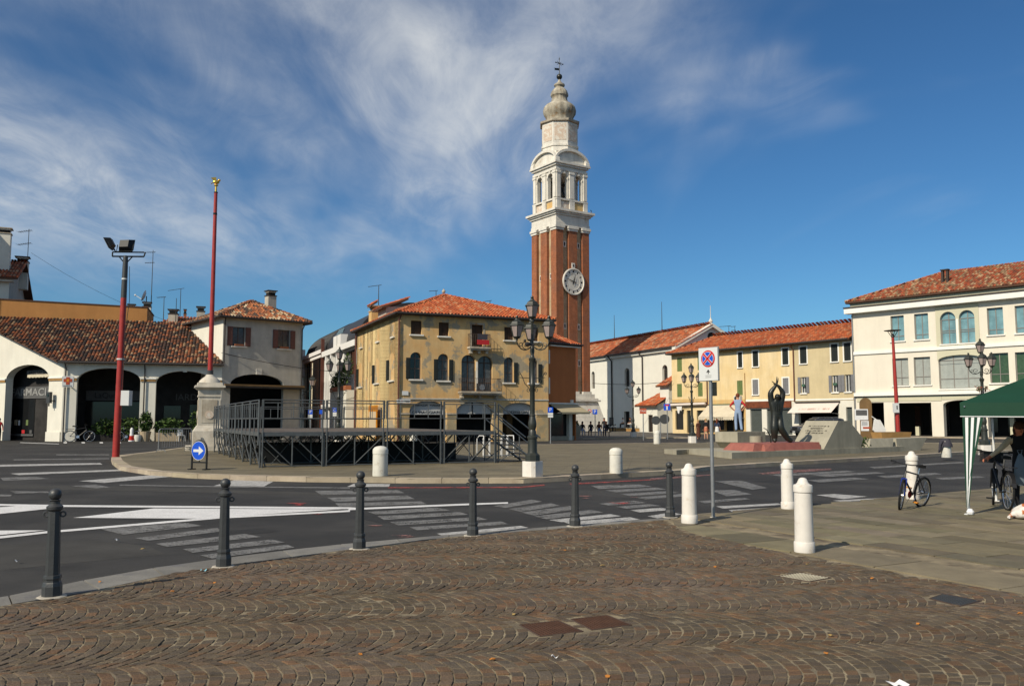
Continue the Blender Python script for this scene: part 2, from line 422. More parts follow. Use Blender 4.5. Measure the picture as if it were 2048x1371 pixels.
mat('awning_cream', (0.60, 0.53, 0.40), 0.9, 0.12, 1.2, streak=0.2)
mat('awning_white', (0.66, 0.58, 0.52), 0.9, 0.08, 1.2)
mat('awning_grey', (0.42, 0.42, 0.41), 0.9, 0.1, 1.2)
mat('awning_tan', (0.40, 0.34, 0.22), 0.9, 0.15, 1.2)
mat('rust_sign', (0.20, 0.055, 0.022), 0.8, 0.5, 3, col2=(0.10, 0.03, 0.015))
mat('green_trim', (0.05, 0.12, 0.08), 0.7)
mat('sign_white', (0.60, 0.61, 0.60), 0.4, 0.06, 3)
mat('sign_blue', (0.012, 0.075, 0.50), 0.35, 0.05, 3)
mat('sign_red', (0.52, 0.015, 0.02), 0.35, 0.05, 3)
mat('taxi_red', (0.40, 0.07, 0.03), 0.5, 0.1, 3)
mat('letter_dark', (0.02, 0.02, 0.02), 0.6)
mat('letter_pale', (0.30, 0.30, 0.29), 0.6)
mat('letter_pink', (0.62, 0.40, 0.33), 0.8)
mat('sign_grey', (0.10, 0.10, 0.10), 0.7, 0.2, 2)
mat('tent_green', (0.005, 0.046, 0.024), 0.7, 0.2, 1.5, 0.15, 6)
mat('tent_white', (0.72, 0.73, 0.74), 0.8, 0.05, 2)
mat('tent_blue', (0.16, 0.32, 0.75), 0.8, 0.3, 4)
mat('rubber', (0.014, 0.014, 0.014), 0.8)
mat('bike_blue', (0.01, 0.03, 0.22), 0.35, spec=0.5)
mat('bike_black', (0.012, 0.012, 0.014), 0.4, spec=0.5)
mat('bike_red', (0.30, 0.02, 0.02), 0.4)
mat('chrome', (0.6, 0.6, 0.6), 0.25, 0.1, 5, metal=0.9)
mat('reflector', (0.65, 0.25, 0.02), 0.3)
mat('skin', (0.52, 0.27, 0.17), 0.6, 0.12, 8)
mat('skin_ruddy', (0.50, 0.17, 0.09), 0.6, 0.12, 8)
for n_, c_ in dict(cloth_black=(0.012, 0.012, 0.014), cloth_dark=(0.03, 0.028, 0.03), cloth_brown=(0.10, 0.035, 0.02), cloth_white=(0.70, 0.69, 0.66),
                   cloth_red=(0.42, 0.02, 0.025), cloth_denim=(0.24, 0.32, 0.46), cloth_cream=(0.55, 0.43, 0.28), cloth_navy=(0.025, 0.035, 0.07),
                   cloth_check=(0.045, 0.042, 0.055), hair_brown=(0.06, 0.025, 0.012), hair_blond=(0.42, 0.26, 0.10), hair_black=(0.012, 0.010, 0.009),
                   hair_red=(0.16, 0.045, 0.02), bag_grey=(0.16, 0.20, 0.24), paper_white=(0.72, 0.72, 0.72), cone_red=(0.55, 0.03, 0.02),
                   leaf_orange=(0.45, 0.17, 0.03), leaf_tan=(0.32, 0.22, 0.08), scrap_blue=(0.20, 0.42, 0.50)).items():
    mat(n_, c_, 0.85, 0.15, 8)
mat('fur', (0.70, 0.66, 0.60), 0.95, 0.1, 6, 0.3, 60, c3=(0.42, 0.13, 0.035), m3=(0.47, 0.50), s3=3.4)
mat('foliage', (0.055, 0.085, 0.022), 0.7, 0.5, 6, attr=True)
mat('car_paint', (0.055, 0.057, 0.064), 0.25, 0.1, 3, spec=0.6)
mat('car_glass', (0.02, 0.022, 0.025), 0.05, spec=0.7)
mat('car_plastic', (0.012, 0.012, 0.012), 0.6)
mat('lens', (0.55, 0.55, 0.55), 0.15, spec=0.6)
mat('iron_cover', (0.085, 0.040, 0.022), 0.65, 0.35, 8, 0.4, 60, metal=0.2)
mat('terracotta', (0.36, 0.13, 0.06), 0.85)
mat('planter', (0.42, 0.33, 0.22), 0.85, 0.2, 3)
mat('far_wall', (0.30, 0.12, 0.07), 0.9, 0.15, 0.6)
mat('clay_white', (0.48, 0.44, 0.37), 0.9, 0.2, 1.0, streak=0.3)
mat('leaf_mat', (1, 1, 1), 0.7, attr=True)
M_ = MT

def text(body, size, m, parent, fr, name='lettering', ext=0.01, width=None, bold=0.0):
    """flat lettering on the xz plane of the frame, centred on its origin, facing -y"""
    cu = bpy.data.curves.new(name, 'FONT'); cu.body = body; cu.size = size; cu.align_x = 'CENTER'; cu.align_y = 'CENTER'
    cu.extrude = ext; cu.offset = bold
    o = bpy.data.objects.new('tmp', cu); COL.objects.link(o)
    dg = bpy.context.evaluated_depsgraph_get()
    me = bpy.data.meshes.new_from_object(o.evaluated_get(dg))
    bpy.data.objects.remove(o)
    if width:
        xs = [v.co.x for v in me.vertices]; k = width / max(max(xs) - min(xs), 1e-3)
        for v in me.vertices: v.co.x *= k
    me.transform(fr @ Matrix.Rotation(PI / 2, 4, 'X'))
    me.materials.clear(); me.materials.append(m)
    t = bpy.data.objects.new(name, me); COL.objects.link(t); t.parent = parent
    return t

def strokes(length, h, m, parent, fr, name, seed):
    """one line of worn lettering too small to read in the photograph: short upright and level strokes"""
    rnd = random.Random(seed); b = MB(); x = -length / 2
    while x < length / 2:
        w = h * rnd.uniform(0.35, 0.6)
        if rnd.random() > 0.15:
            b.box(x, x + w * 0.28, -0.004, 0.0, -h / 2, h / 2)
            if rnd.random() > 0.3: b.box(x + w * 0.3, x + w * 0.9, -0.0035, 0.0, rnd.choice((-0.5, -0.08, 0.34)) * h, rnd.choice((0.36, 0.5)) * h if rnd.random() > 0.6 else h * 0.5)
        x += w * 1.35
    o = b.build(name, m, parent, fr); o['kind'] = 'stuff'; return o

# ---------------------------------------------------------------- roofs
PAL_OLD = [(0.30, 0.105, 0.045), (0.36, 0.12, 0.05), (0.20, 0.085, 0.05), (0.11, 0.065, 0.045), (0.42, 0.27, 0.15), (0.26, 0.10, 0.05), (0.07, 0.05, 0.04), (0.40, 0.15, 0.06), (0.46, 0.36, 0.24)]
PAL_DARK = [(0.17, 0.068, 0.036), (0.085, 0.045, 0.032), (0.042, 0.034, 0.03), (0.25, 0.09, 0.04), (0.32, 0.21, 0.12), (0.06, 0.04, 0.032), (0.32, 0.105, 0.042)]
PAL_NEW = [(0.44, 0.105, 0.036), (0.48, 0.12, 0.042), (0.40, 0.092, 0.034), (0.50, 0.15, 0.056), (0.35, 0.085, 0.036), (0.46, 0.20, 0.10)]
PAL_MID = [(0.46, 0.12, 0.045), (0.38, 0.10, 0.04), (0.50, 0.15, 0.06), (0.30, 0.10, 0.05), (0.48, 0.28, 0.16), (0.22, 0.09, 0.05), (0.43, 0.11, 0.04)]
PAL_MIX = [(0.44, 0.10, 0.045), (0.36, 0.09, 0.04), (0.50, 0.32, 0.18), (0.24, 0.08, 0.045), (0.40, 0.14, 0.06), (0.30, 0.20, 0.11)]
def roof(par, pts, pal, tw=0.24, tl=0.42, hips=(), name='roof', thick=0.16, under='roof_under', shade=None):
    """pts: eave left, eave right, (ridge right, ridge left) or apex, in the thing's frame"""
    P = [Vector(p) for p in pts]
    s = MB()
    d = Vector((0, 0, -thick))
    s.grid([[p + d for p in P], P])
    ro = s.build(name, M_[under], par)
    U = (P[1] - P[0]).normalized(); Nn = U.cross(P[2] - P[0]).normalized()
    if Nn.z < 0: Nn = -Nn
    S = Nn.cross(U).normalized()
    if S.z < 0: S = -S
    uv = [((p - P[0]).dot(U), (p - P[0]).dot(S)) for p in P]
    def inside(u, v):
        c = False; n = len(uv)
        for i in range(n):
            (a, b), (e, g) = uv[i], uv[(i + 1) % n]
            if (b > v) != (g > v) and u < (e - a) * (v - b) / (g - b) + a: c = not c
        return c
    u0, u1 = min(q[0] for q in uv), max(q[0] for q in uv); v1 = max(q[1] for q in uv)
    mb = MB()
    nu = int((u1 - u0) / tw) + 1; nv = int(v1 / tl) + 1
    for i in range(nu):
        u = u0 + i * tw
        wob = random.uniform(-0.02, 0.02)
        for j in range(nv):
            v = j * tl
            if not inside(u + tw / 2, v + tl * 0.5) and not inside(u + tw / 2, v + 0.03): continue
            c = random.choice(pal); k = random.uniform(0.8, 1.2); c = (c[0] * k, c[1] * k, c[2] * k)
            h0, h1 = 0.115 + random.uniform(0, 0.015), 0.075
            off = wob + random.uniform(-0.008, 0.008)
            rings = []
            for vv, h in ((v - 0.02, h0), (v + tl, h1)):
                rings.append([P[0] + U * (u + off + a * tw) + S * vv + Nn * (0.004 + h * b) for a, b in ((0.08, 0.02), (0.22, 0.66), (0.5, 1.0), (0.78, 0.66), (0.92, 0.02))])
            mb.grid(rings, close=False, caps=False, col=c)
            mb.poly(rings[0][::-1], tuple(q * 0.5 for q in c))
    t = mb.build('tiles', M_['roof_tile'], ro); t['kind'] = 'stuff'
    for a, b in hips:
        a, b = Vector(a), Vector(b)
        L_ = (b - a).length; n = max(2, int(L_ / 0.4)); hm = MB()
        for k in range(n):
            c = random.choice(pal)
            hm.tube([a + (b - a) * (k / n) + Vector((0, 0, 0.06)), a + (b - a) * ((k + 1.08) / n) + Vector((0, 0, 0.035))], [0.13, 0.11], 7, col=c)
        h = hm.build('ridge_tiles', M_['roof_tile'], ro); h['kind'] = 'stuff'
    return ro
def gutter(par, a, b, r=0.07):
    m = MB(); m.tube([a, b], r, 8); return m.build('gutter', M_['gutter'], par)
def pipe(par, pts, r=0.05, m='gutter'):
    b = MB(); b.tube(pts, r, 8); return b.build('downpipe', M_[m], par)
def win(par, fr, x0, x1, z0, z1, rise=0.0, y=0.18, pane='glass_dark', frm='frame_brown', mull=1, bar=None, shut=None, sm='shutter_black', sill='white_stone', sw=None, surround=None):
    f = MB(); t = 0.06
    f.box(x0, x0 + t, y - 0.03, y + 0.04, z0, z1 - rise); f.box(x1 - t, x1, y - 0.03, y + 0.04, z0, z1 - rise)
    f.box(x0 + t, x1 - t, y - 0.03, y + 0.04, z0, z0 + t)
    if rise <= 0: f.box(x0 + t, x1 - t, y - 0.03, y + 0.04, z1 - t, z1)
    else: f.box(x0 + t, x1 - t, y - 0.028, y + 0.04, z1 - rise - t, z1 - rise)
    for k in range(mull):
        xm = x0 + (x1 - x0) * (k + 1) / (mull + 1)
        f.box(xm - 0.035, xm + 0.035, y - 0.025, y + 0.04, z0 + t, z1 - (0.08 if rise > 0 else t))
    for q in (bar or ()):
        f.box(x0 + t, x1 - t, y - 0.022, y + 0.04, z0 + (z1 - z0) * q - 0.03, z0 + (z1 - z0) * q + 0.03)
    w = f.build('window', M_[frm], par, fr)
    p = MB(); pl = arch_poly(x0, x1, z0, z1, rise)
    p.poly([(a, y + 0.02, b) for a, b in pl]); p.build('pane', M_[pane], w, fr)
    if sill:
        s = MB(); s.box(x0 - 0.12, x1 + 0.12, -0.13, y - 0.035, z0 - 0.10, z0 + 0.012); s.build('sill', M_[sill], w, fr)
    if surround:
        s = MB()
        for a, b, c, d in ((x0 - 0.14, x0 - 0.003, z0, z1), (x1 + 0.003, x1 + 0.14, z0, z1), (x0 - 0.14, x1 + 0.14, z1, z1 + 0.14)):
            s.box(a, b, -0.03, 0.05, c, d)
        s.build('surround', M_[surround], w, fr)
    sw = sw or (x1 - x0) / 2
    def leaf(a, b, ya, yb):
        s = MB(); s.box(a, b, ya, yb, z0 + 0.02, z1 - rise - 0.0)
        for q in range(2):
            za = z0 + 0.1 + q * (z1 - rise - z0) / 2
            s.box(a + 0.06, b - 0.06, ya - 0.012, ya + 0.01, za, za + (z1 - rise - z0) / 2 - 0.14)
        s.build('shutter', M_[sm], w, fr)
    if shut == 'open':
        leaf(x0 - sw - 0.02, x0 - 0.02, -0.075, -0.03); leaf(x1 + 0.02, x1 + sw + 0.02, -0.075, -0.03)
    elif shut == 'left': leaf(x0 - sw - 0.02, x0 - 0.02, -0.075, -0.03)
    elif shut == 'right': leaf(x1 + 0.02, x1 + sw + 0.02, -0.075, -0.03)
    elif shut == 'closed':
        leaf(x0 + 0.01, (x0 + x1) / 2 - 0.004, 0.03, 0.08); leaf((x0 + x1) / 2 + 0.004, x1 - 0.01, 0.03, 0.08)
    return w
def bushm(mb, c, rx, ry, rz, n, size=0.09, pal=((0.8, 1, 0.7), (1.4, 1.5, 1.0), (0.5, 0.7, 0.5), (1.0, 1.3, 0.6))):
    for _ in range(n):
        while True:
            q = Vector((random.uniform(-1, 1), random.uniform(-1, 1), random.uniform(-1, 1)))
            if q.length < 1 and q.length > 0.3: break
        p = Vector((c[0] + q.x * rx, c[1] + q.y * ry, c[2] + q.z * rz)) + Vector((random.gauss(0, 0.03),) * 3)
        a = Vector((random.gauss(0, 1), random.gauss(0, 1), random.gauss(0, 1))).normalized(); b = a.orthogonal().normalized()
        s = size * random.uniform(0.6, 1.4); col = random.choice(pal); k = random.uniform(0.7, 1.25)
        mb.poly([p - a * s, p + b * s * 0.45, p + a * s, p - b * s * 0.45], (col[0] * k, col[1] * k, col[2] * k))

# ================================================================ GROUND
def pts(l, z=0.0): return [G(x, y, z) for x, y in l]
def sheet(name, poly, z, m, parent=None):
    b = MB(); b.poly([(x, y, z) for x, y in poly]); return b.build(name, M_[m], parent)
g = MB()
for i in range(12):                       # one sheet to the horizon
    for j in range(12):
        e = [-3000, -900, -260, -90, -45, -15, 0, 15, 45, 90, 260, 900, 3000]
        g.poly([(e[i], e[j] + 40, 0), (e[i + 1], e[j] + 40, 0), (e[i + 1], e[j + 1] + 40, 0), (e[i], e[j + 1] + 40, 0)])
road = g.build('road', M_['asphalt']); tag(road, kind='structure')

# painted markings
NM = [0]
def mark(l, m, z=0.004, off=(0, 0), k=1.0, name='painted_stripe'):
    q = [(off[0] + x / k, off[1] + y / k) for x, y in l]
    pl = [G(x, y) for x, y in q]
    NM[0] += 1
    return sheet(name, pl, z + 0.00012 * (NM[0] % 25), m, road)
Z1, K1 = (0, 860), 2.926
Z2, K2 = (600, 860), 2.56
Z3, K3 = (1300, 780), 2.738
for l in ([(-300, 427), (380, 438), (2048, 451), (2048, 462), (380, 449), (-300, 438)],
          [(2048, 451), (2140, 456), (2140, 462), (2048, 462)],
          [(-300, 652), (270, 592), (1280, 507), (2048, 468), (2048, 478), (1280, 518), (270, 604), (-300, 668)],
          [(427, 513), (900, 458), (2000, 463), (1150, 518)], [(-300, 470), (150, 441), (380, 450), (0, 490), (-300, 525)],
          [(-300, 590), (270, 586), (0, 614), (-300, 640)]):
    mark(l, 'paint_fresh', 0.006, Z1, K1)
mark([(248, 401), (800, 378), (1065, 369), (1065, 376), (800, 387), (248, 410)], 'paint_fresh', 0.0065, Z2, K2)
for l in ([(-60, 203), (585, 191), (600, 200), (-60, 214)], [(60, 253), (690, 230), (715, 238), (110, 262)], [(460, 297), (880, 263), (1020, 270), (610, 308)],
          [(1250, 326), (1370, 292), (1600, 300), (1545, 329)], [(1350, 755), (1800, 693), (1860, 714), (1420, 772)]):
    mark(l, 'paint_worn', 0.004, Z1, K1)
for l in ([(80, 170), (640, 163), (640, 169), (80, 176)], [(0, 278), (200, 272), (290, 284), (20, 296)], [(60, 357), (280, 358), (290, 367), (90, 370)], [(560, 318), (650, 335), (560, 340), (420, 326)],
          [(330, 140), (640, 141), (640, 146), (330, 146)], [(-40, 375), (70, 378), (60, 388), (-40, 388)],
          [(590, 580), (1080, 540), (1180, 560), (720, 612)], [(790, 632), (1270, 572), (1300, 592), (870, 648)], [(910, 665), (1430, 607), (1530, 625), (980, 684)],
          [(1070, 697), (1590, 640), (1668, 658), (1130, 718)], [(1170, 733), (1680, 671), (1725, 688), (1240, 752)],
          [(700, 318), (1290, 328), (2048, 335), (2048, 341), (1290, 334), (700, 324)]):
    mark(l, 'paint_faint', 0.004, Z1, K1)
for l in ([(75, 310), (500, 306), (535, 321), (110, 331)], [(140, 345), (550, 334), (588, 352), (180, 366)], [(180, 374), (620, 364), (650, 378), (200, 391)],
          [(345, 418), (700, 396), (770, 410), (390, 432)], [(395, 440), (820, 419), (862, 432), (430, 459)], [(460, 470), (915, 445), (960, 458), (505, 487)], [(560, 497), (1030, 467), (1072, 482), (600, 512)],
          [(990, 388), (1185, 355), (1240, 365), (1050, 398)], [(1065, 404), (1285, 374), (1330, 386), (1130, 417)], [(1130, 421), (1380, 388), (1435, 401), (1200, 437)], [(1200, 441), (1490, 408), (1555, 421), (1262, 456)],
          [(1490, 284), (1740, 277), (1805, 289), (1530, 301)], [(1560, 308), (1820, 293), (1880, 303), (1620, 318)], [(1640, 327), (1900, 310), (1940, 320), (1690, 337)], [(1720, 345), (1960, 326), (2010, 336), (1770, 354)],
          [(1530, 376), (1710, 361), (1775, 372), (1580, 386)], [(1615, 392), (1790, 378), (1850, 388), (1670, 402)]):
    mark(l, 'paint_faint', 0.004, Z2, K2)
for l in ([(700, 530), (1130, 490), (1170, 500), (745, 546)], [(1275, 460), (1590, 430), (1645, 440), (1340, 471)], [(1350, 471), (1690, 446), (1742, 458), (1400, 487)], [(1690, 410), (1850, 397), (1905, 409), (1740, 421)], [(1780, 441), (1900, 421), (1955, 431), (1830, 452)],
          [(240, 290), (275, 274), (462, 276), (455, 290)]):
    mark(l, 'paint_worn', 0.004, Z2, K2)
for l in ([(350, 498), (500, 495), (640, 535), (560, 545)], [(260, 608), (520, 590), (550, 598), (300, 620)], [(650, 462), (1080, 440), (1130, 446), (720, 472)], [(880, 462), (1240, 448), (1290, 454), (960, 474)],
          [(860, 492), (1120, 478), (1200, 486), (930, 504)], [(330, 548), (460, 545), (560, 570), (420, 580)], [(1200, 420), (1700, 392), (1730, 397), (1230, 428)], [(1560, 480), (1800, 470), (1840, 478), (1600, 490)], [(1240, 470), (1560, 452), (1600, 460), (1300, 480)]):
    mark(l, 'paint_faint', 0.004, Z3, K3)
for l in ([(360, 636), (700, 619), (730, 627), (400, 648)], [(430, 656), (715, 640), (720, 650), (450, 666)], [(910, 574), (1010, 568), (1190, 582), (1060, 596)], [(1000, 604), (1300, 588), (1330, 594), (1060, 612)]):
    mark(l, 'paint_worn', 0.004, Z3, K3)
for l in ([(450, 292), (1130, 290), (1250, 278), (1255, 284), (1140, 296), (450, 297)], [(1380, 273), (1830, 250), (1832, 254), (1385, 280)]):
    mark(l, 'paint_red', 0.007, Z2, K2, 'painted_red_line')
for l in ([(0, 482), (350, 460), (352, 466), (0, 493)], [(590, 455), (760, 438), (985, 428), (1000, 436), (800, 452), (620, 461)]):
    mark(l, 'paint_pink', 0.007, Z3, K3, 'painted_red_line')
random.seed(11)
for k in range(14):                       # faint red spray ghosts on the asphalt
    cx, cy = random.choice([(150, 430), (420, 490), (560, 540), (1600, 370), (1500, 345), (40, 380), (1760, 350)])
    x, y = cx + random.uniform(-60, 60), cy + random.uniform(-8, 8); w = random.uniform(15, 60)
    mark([(x - w, y), (x, y - random.uniform(1, 4)), (x + w, y - 1), (x + w * 0.3, y + random.uniform(2, 4))], 'paint_red' if k % 3 == 0 else 'paint_pink', 0.0075, Z2, K2, 'painted_red_spot')

mat('asphalt_dark', (0.028, 0.027, 0.026), 0.85, 0.3, 1.2, 0.5, 90, speck=0.5); mat('asphalt_pale', (0.058, 0.055, 0.050), 0.9, 0.35, 1.4, 0.5, 90, speck=0.5)
for i, (l, m) in enumerate([([(0, 1090), (170, 1078), (300, 1092), (330, 1108), (120, 1128), (0, 1140)], 'asphalt_pale'), ([(700, 1032), (900, 1022), (960, 1030), (760, 1046)], 'asphalt_dark'), ([(0, 968), (420, 978), (640, 985), (640, 990), (400, 984), (0, 976)], 'asphalt_pale'), ([(1500, 962), (1760, 944), (1850, 948), (1600, 970)], 'asphalt_dark'), ([(380, 1068), (520, 1056), (560, 1062), (420, 1076)], 'asphalt_dark')]):
    sheet('asphalt_repair', pts(l), 0.0015 + 0.0002 * i, m, road)
# ---- cobbled pavement of porphyry setts laid in arcs
inner = pts([(-420, 1300), (-120, 1237), (0, 1217), (137, 1197), (376, 1144), (632, 1111), (885, 1078), (1139, 1058), (1338, 1041)])
edge = pts([(1338, 1041), (1349, 1052), (1380, 1068), (1482, 1090), (1629, 1120), (1811, 1152), (2048, 1193), (2400, 1255)])
cob = inner + edge[1:] + [(6.2, 3.0), (-7.5, 3.0)]
def in_poly(x, y, P):
    c = False; n = len(P)
    for i in range(n):
        (a, b), (e, g_) = P[i], P[(i + 1) % n]
        if (b > y) != (g_ > y) and x < (e - a) * (y - b) / (g_ - b) + a: c = not c
    return c
pav = sheet('cobbled_pavement', cob, 0.0245, 'sand_joint'); tag(pav, kind='structure')
covers = [pts(l, 0.03) for l in ([(1039, 1248), (1118, 1240), (1166, 1261), (1080, 1271)], [(1142, 1237), (1215, 1229), (1263, 1248), (1183, 1258)],
                                 [(1555, 1151), (1602.5, 1144), (1662.6, 1154), (1618, 1162)], [(1859, 1195.5), (1887, 1186), (1963, 1200), (1919, 1211)])]
def grow(P, k):
    cx = sum(p[0] for p in P) / len(P); cy = sum(p[1] for p in P) / len(P)
    return [(cx + (x - cx) * k, cy + (y - cy) * k) for x, y in P]
grown = [grow(P, 1.22) for P in covers]
SETT = [(1.0, 1.0, 1.0), (0.92, 0.95, 1.0), (1.08, 0.98, 0.90), (0.82, 0.84, 0.88), (1.18, 0.96, 0.80), (0.97, 1.0, 1.0), (1.05, 1.07, 1.05), (0.88, 0.85, 0.84), (1.02, 0.97, 0.95), (1, 1, 0.95), (1.2, 0.94, 0.76)]
random.seed(5)
th = R(7); e1 = (math.cos(th), math.sin(th)); e2 = (-math.sin(th), math.cos(th))
BW, RA, SP = 1.06, 0.75, 0.089
setts = []
def sett(mb, q, zt, col):
    cx = sum(p[0] for p in q) / 4; cy = sum(p[1] for p in q) / 4
    tilt = (random.gauss(0, 0.028), random.gauss(0, 0.028))
    def ring(k, z, jig=0.0): return [(cx + (x - cx) * k + random.uniform(-jig, jig), cy + (y - cy) * k + random.uniform(-jig, jig), z + (x - cx) * tilt[0] + (y - cy) * tilt[1]) for x, y in q]
    a = ring(1.0, 0.012, 0.002); b = ring(0.97, zt - 0.0035, 0.003); c = ring(0.88, zt, 0.003)
    mb.grid([a, b, c], col=col, caps=False); mb.poly(c, col)
nb0, nb1 = -2, 14
for ib in range(nb0, nb1):
    v0 = 1.2 + ib * BW
    for ia in range(-115, 130):
        s0 = ia * SP
        nseg = 12; ph = 0.5 * (ia % 2)
        js = [-PI / 4] + [-PI / 4 + (j + ph + 0.0) * (PI / 2) / nseg for j in range(1 if ph == 0 else 0, nseg) if (j + ph) > 0.3] + [PI / 4]
        for a0, a1 in zip(js, js[1:]):
            if a1 - a0 < 0.04: continue
            def P_(s, a): 
                u = s + RA * (math.cos(a) - math.cos(PI / 4)); v = v0 + RA * math.sin(a)
                u, v = u + 0.07 * math.sin(1.1 * v + 0.5) + 0.03 * math.sin(2.9 * v + 0.8 * u), v + 0.06 * math.sin(0.83 * u + 1.0) + 0.035 * math.sin(2.1 * u + 0.6 * v)
                return (u * e1[0] + v * e2[0], u * e1[1] + v * e2[1])
            q = [P_(s0, a0), P_(s0 + SP, a0), P_(s0 + SP, a1), P_(s0, a1)]
            cx = sum(p[0] for p in q) / 4; cy = sum(p[1] for p in q) / 4
            if cy < 3.3 or abs(cx) > 1.6 + cy * 0.75: continue
            if not all(in_poly(p[0], p[1], cob) for p in q): continue
            if any(in_poly(cx, cy, P) for P in grown): continue
            gap = 0.0035 + random.uniform(0, 0.0035)
            k = 1 - gap / 0.05
            q = [(cx + (p[0] - cx) * k + random.uniform(-0.003, 0.003), cy + (p[1] - cy) * k + random.uniform(-0.003, 0.003)) for p in q]
            setts.append((math.hypot(cx, cy), q))
vis = [t for t in setts if abs(t[1][0][0]) < 0.585 * t[1][0][1] and t[1][0][1] > 5.30]
vis.sort(key=lambda t: t[0]); near = set(id(t) for t in vis[:300])
rest = MB()
for t in setts:
    c = random.choice(SETT); k = random.uniform(0.80, 1.16); c = (c[0] * k, c[1] * k, c[2] * k)
    qx, qy = t[1][0]; wv = math.sin(0.9 * qx + 0.4 * qy) * math.sin(1.3 * qy - 0.5 * qx + 1.0); w2 = math.sin(2.3 * qx + 1.7) * math.sin(1.9 * qy + 0.6 * qx)
    k = 1 + 0.10 * wv + 0.07 * w2; c = (c[0] * k, c[1] * k * (1 - 0.02 * w2), c[2] * k * (1 + 0.05 * wv)); hz_ = 0.030 + 0.0022 * wv + 0.0012 * w2
    if id(t) in near:
        b = MB(); sett(b, t[1], hz_ + random.gauss(0, 0.0018), c); b.build('sett', M_['sett'], pav)
    else: sett(rest, t[1], hz_ + random.gauss(0, 0.0018), c)
tag(rest.build('far_setts', M_['sett'], pav), kind='stuff')

# flush kerb strip along the bollards, stone by stone
outer = pts([(-420, 1272), (-120, 1215), (0, 1200), (120, 1173), (342, 1133), (632, 1096), (885, 1073), (1139, 1053), (1345, 1037)])
def along(P, n):
    L_ = [0]
    for a, b in zip(P, P[1:]): L_.append(L_[-1] + math.dist(a, b))
    out = []
    for k in range(n + 1):
        t = L_[-1] * k / n
        for i in range(len(P) - 1):
            if t <= L_[i + 1] + 1e-9:
                q = (t - L_[i]) / max(L_[i + 1] - L_[i], 1e-9)
                out.append((P[i][0] + (P[i + 1][0] - P[i][0]) * q, P[i][1] + (P[i + 1][1] - P[i][1]) * q)); break
    return out
strip = sheet('kerb_strip', inner + outer[::-1], 0.012, 'sand_joint'); tag(strip, kind='structure')
ai, ao = along(inner, 14), along(outer, 14)
for k in range(14):
    q = [ai[k], ai[k + 1], ao[k + 1], ao[k]]; cx = sum(p[0] for p in q) / 4; cy = sum(p[1] for p in q) / 4
    q = [(cx + (x - cx) * 0.988, cy + (y - cy) * 0.97) for x, y in q]
    if (q[1][0] - q[0][0]) * (q[2][1] - q[0][1]) - (q[1][1] - q[0][1]) * (q[2][0] - q[0][0]) < 0: q.reverse()
    b = MB(); v = random.uniform(0.85, 1.15); b.prismz(q, 0.006, 0.026, (v, v, v)); b.build('kerb_stone', M_['kerb_grey'], strip)

# ---- slab pavement on the right
rd = pts([(1345, 1037), (1362, 1032.5), (1400, 1030), (1435, 1028.5), (1555, 1017.5), (1629, 1012), (1775, 998), (1921, 984), (2048, 973), (2500, 941)])
slab_poly = rd + [(24, 14.5), (14, 6.0)] + [edge[-1]] + edge[-2::-1]
spv = sheet('slab_pavement', slab_poly, 0.016, 'sand_joint'); tag(spv, kind='structure')
def clip(poly, a, b):                     # keep the part left of a->b
    out = []
    def sd(p): return (b[0] - a[0]) * (p[1] - a[1]) - (b[1] - a[1]) * (p[0] - a[0])
    for p, q in zip(poly, poly[1:] + poly[:1]):
        s, t = sd(p), sd(q)
        if s >= 0: out.append(p)
        if s * t < 0:
            k = s / (s - t); out.append((p[0] + (q[0] - p[0]) * k, p[1] + (q[1] - p[1]) * k))
    return out
lo = [edge[3], edge[5], edge[7]]
cx_poly = [edge[1], edge[2], edge[3], edge[4], edge[6], edge[7], (14, 6.0), (24, 14.5), rd[9], rd[8], rd[6], rd[4], rd[2], rd[0]]
hull = []
for P in (sorted(cx_poly), sorted(cx_poly, reverse=True)):
    h = []
    for p in P:
        while len(h) > 1 and (h[-1][0] - h[-2][0]) * (p[1] - h[-2][1]) - (h[-1][1] - h[-2][1]) * (p[0] - h[-2][0]) <= 0: h.pop()
        h.append(p)
    hull += h[:-1]
sd_ = (edge[6][0] - edge[3][0], edge[6][1] - edge[3][1]); sl = math.hypot(*sd_); sx = (sd_[0] / sl, sd_[1] / sl); sy = (-sx[1], sx[0])
o_ = edge[3]
slabs = []
random.seed(21)
for j in range(-2, 46):
    v0 = 0.34 + j * 0.46 if j > 0 else (0.0 if j == 0 else None)
    if v0 is None: continue
    v1 = v0 + (0.46 if j > 0 else 0.34 + 0.46)
    if j == 0: v1 = 0.80
    if j == 1: continue
    u = -9.0 - random.uniform(0, 1)
    while u < 22:
        L_ = random.choice([0.8, 1.0, 1.2, 1.4]); u2 = u + L_
        g_ = 0.009
        q = [(o_[0] + sx[0] * a + sy[0] * b, o_[1] + sx[1] * a + sy[1] * b) for a, b in ((u + g_, v0 + g_), (u2 - g_, v0 + g_), (u2 - g_, v1 - g_), (u + g_, v1 - g_))]
        u = u2
        for a, b in zip(hull, hull[1:] + hull[:1]):
            if len(q) > 2: q = clip(q, a, b)
        if len(q) < 3: continue
        cx = sum(p[0] for p in q) / len(q); cy = sum(p[1] for p in q) / len(q)
        if cx > 16 or not in_poly(cx, cy, slab_poly): continue
        slabs.append((math.hypot(cx, cy), q))
slabs.sort(key=lambda t: t[0] if abs(t[1][0][0]) < 0.6 * t[1][0][1] else t[0] + 99)
rest = MB()
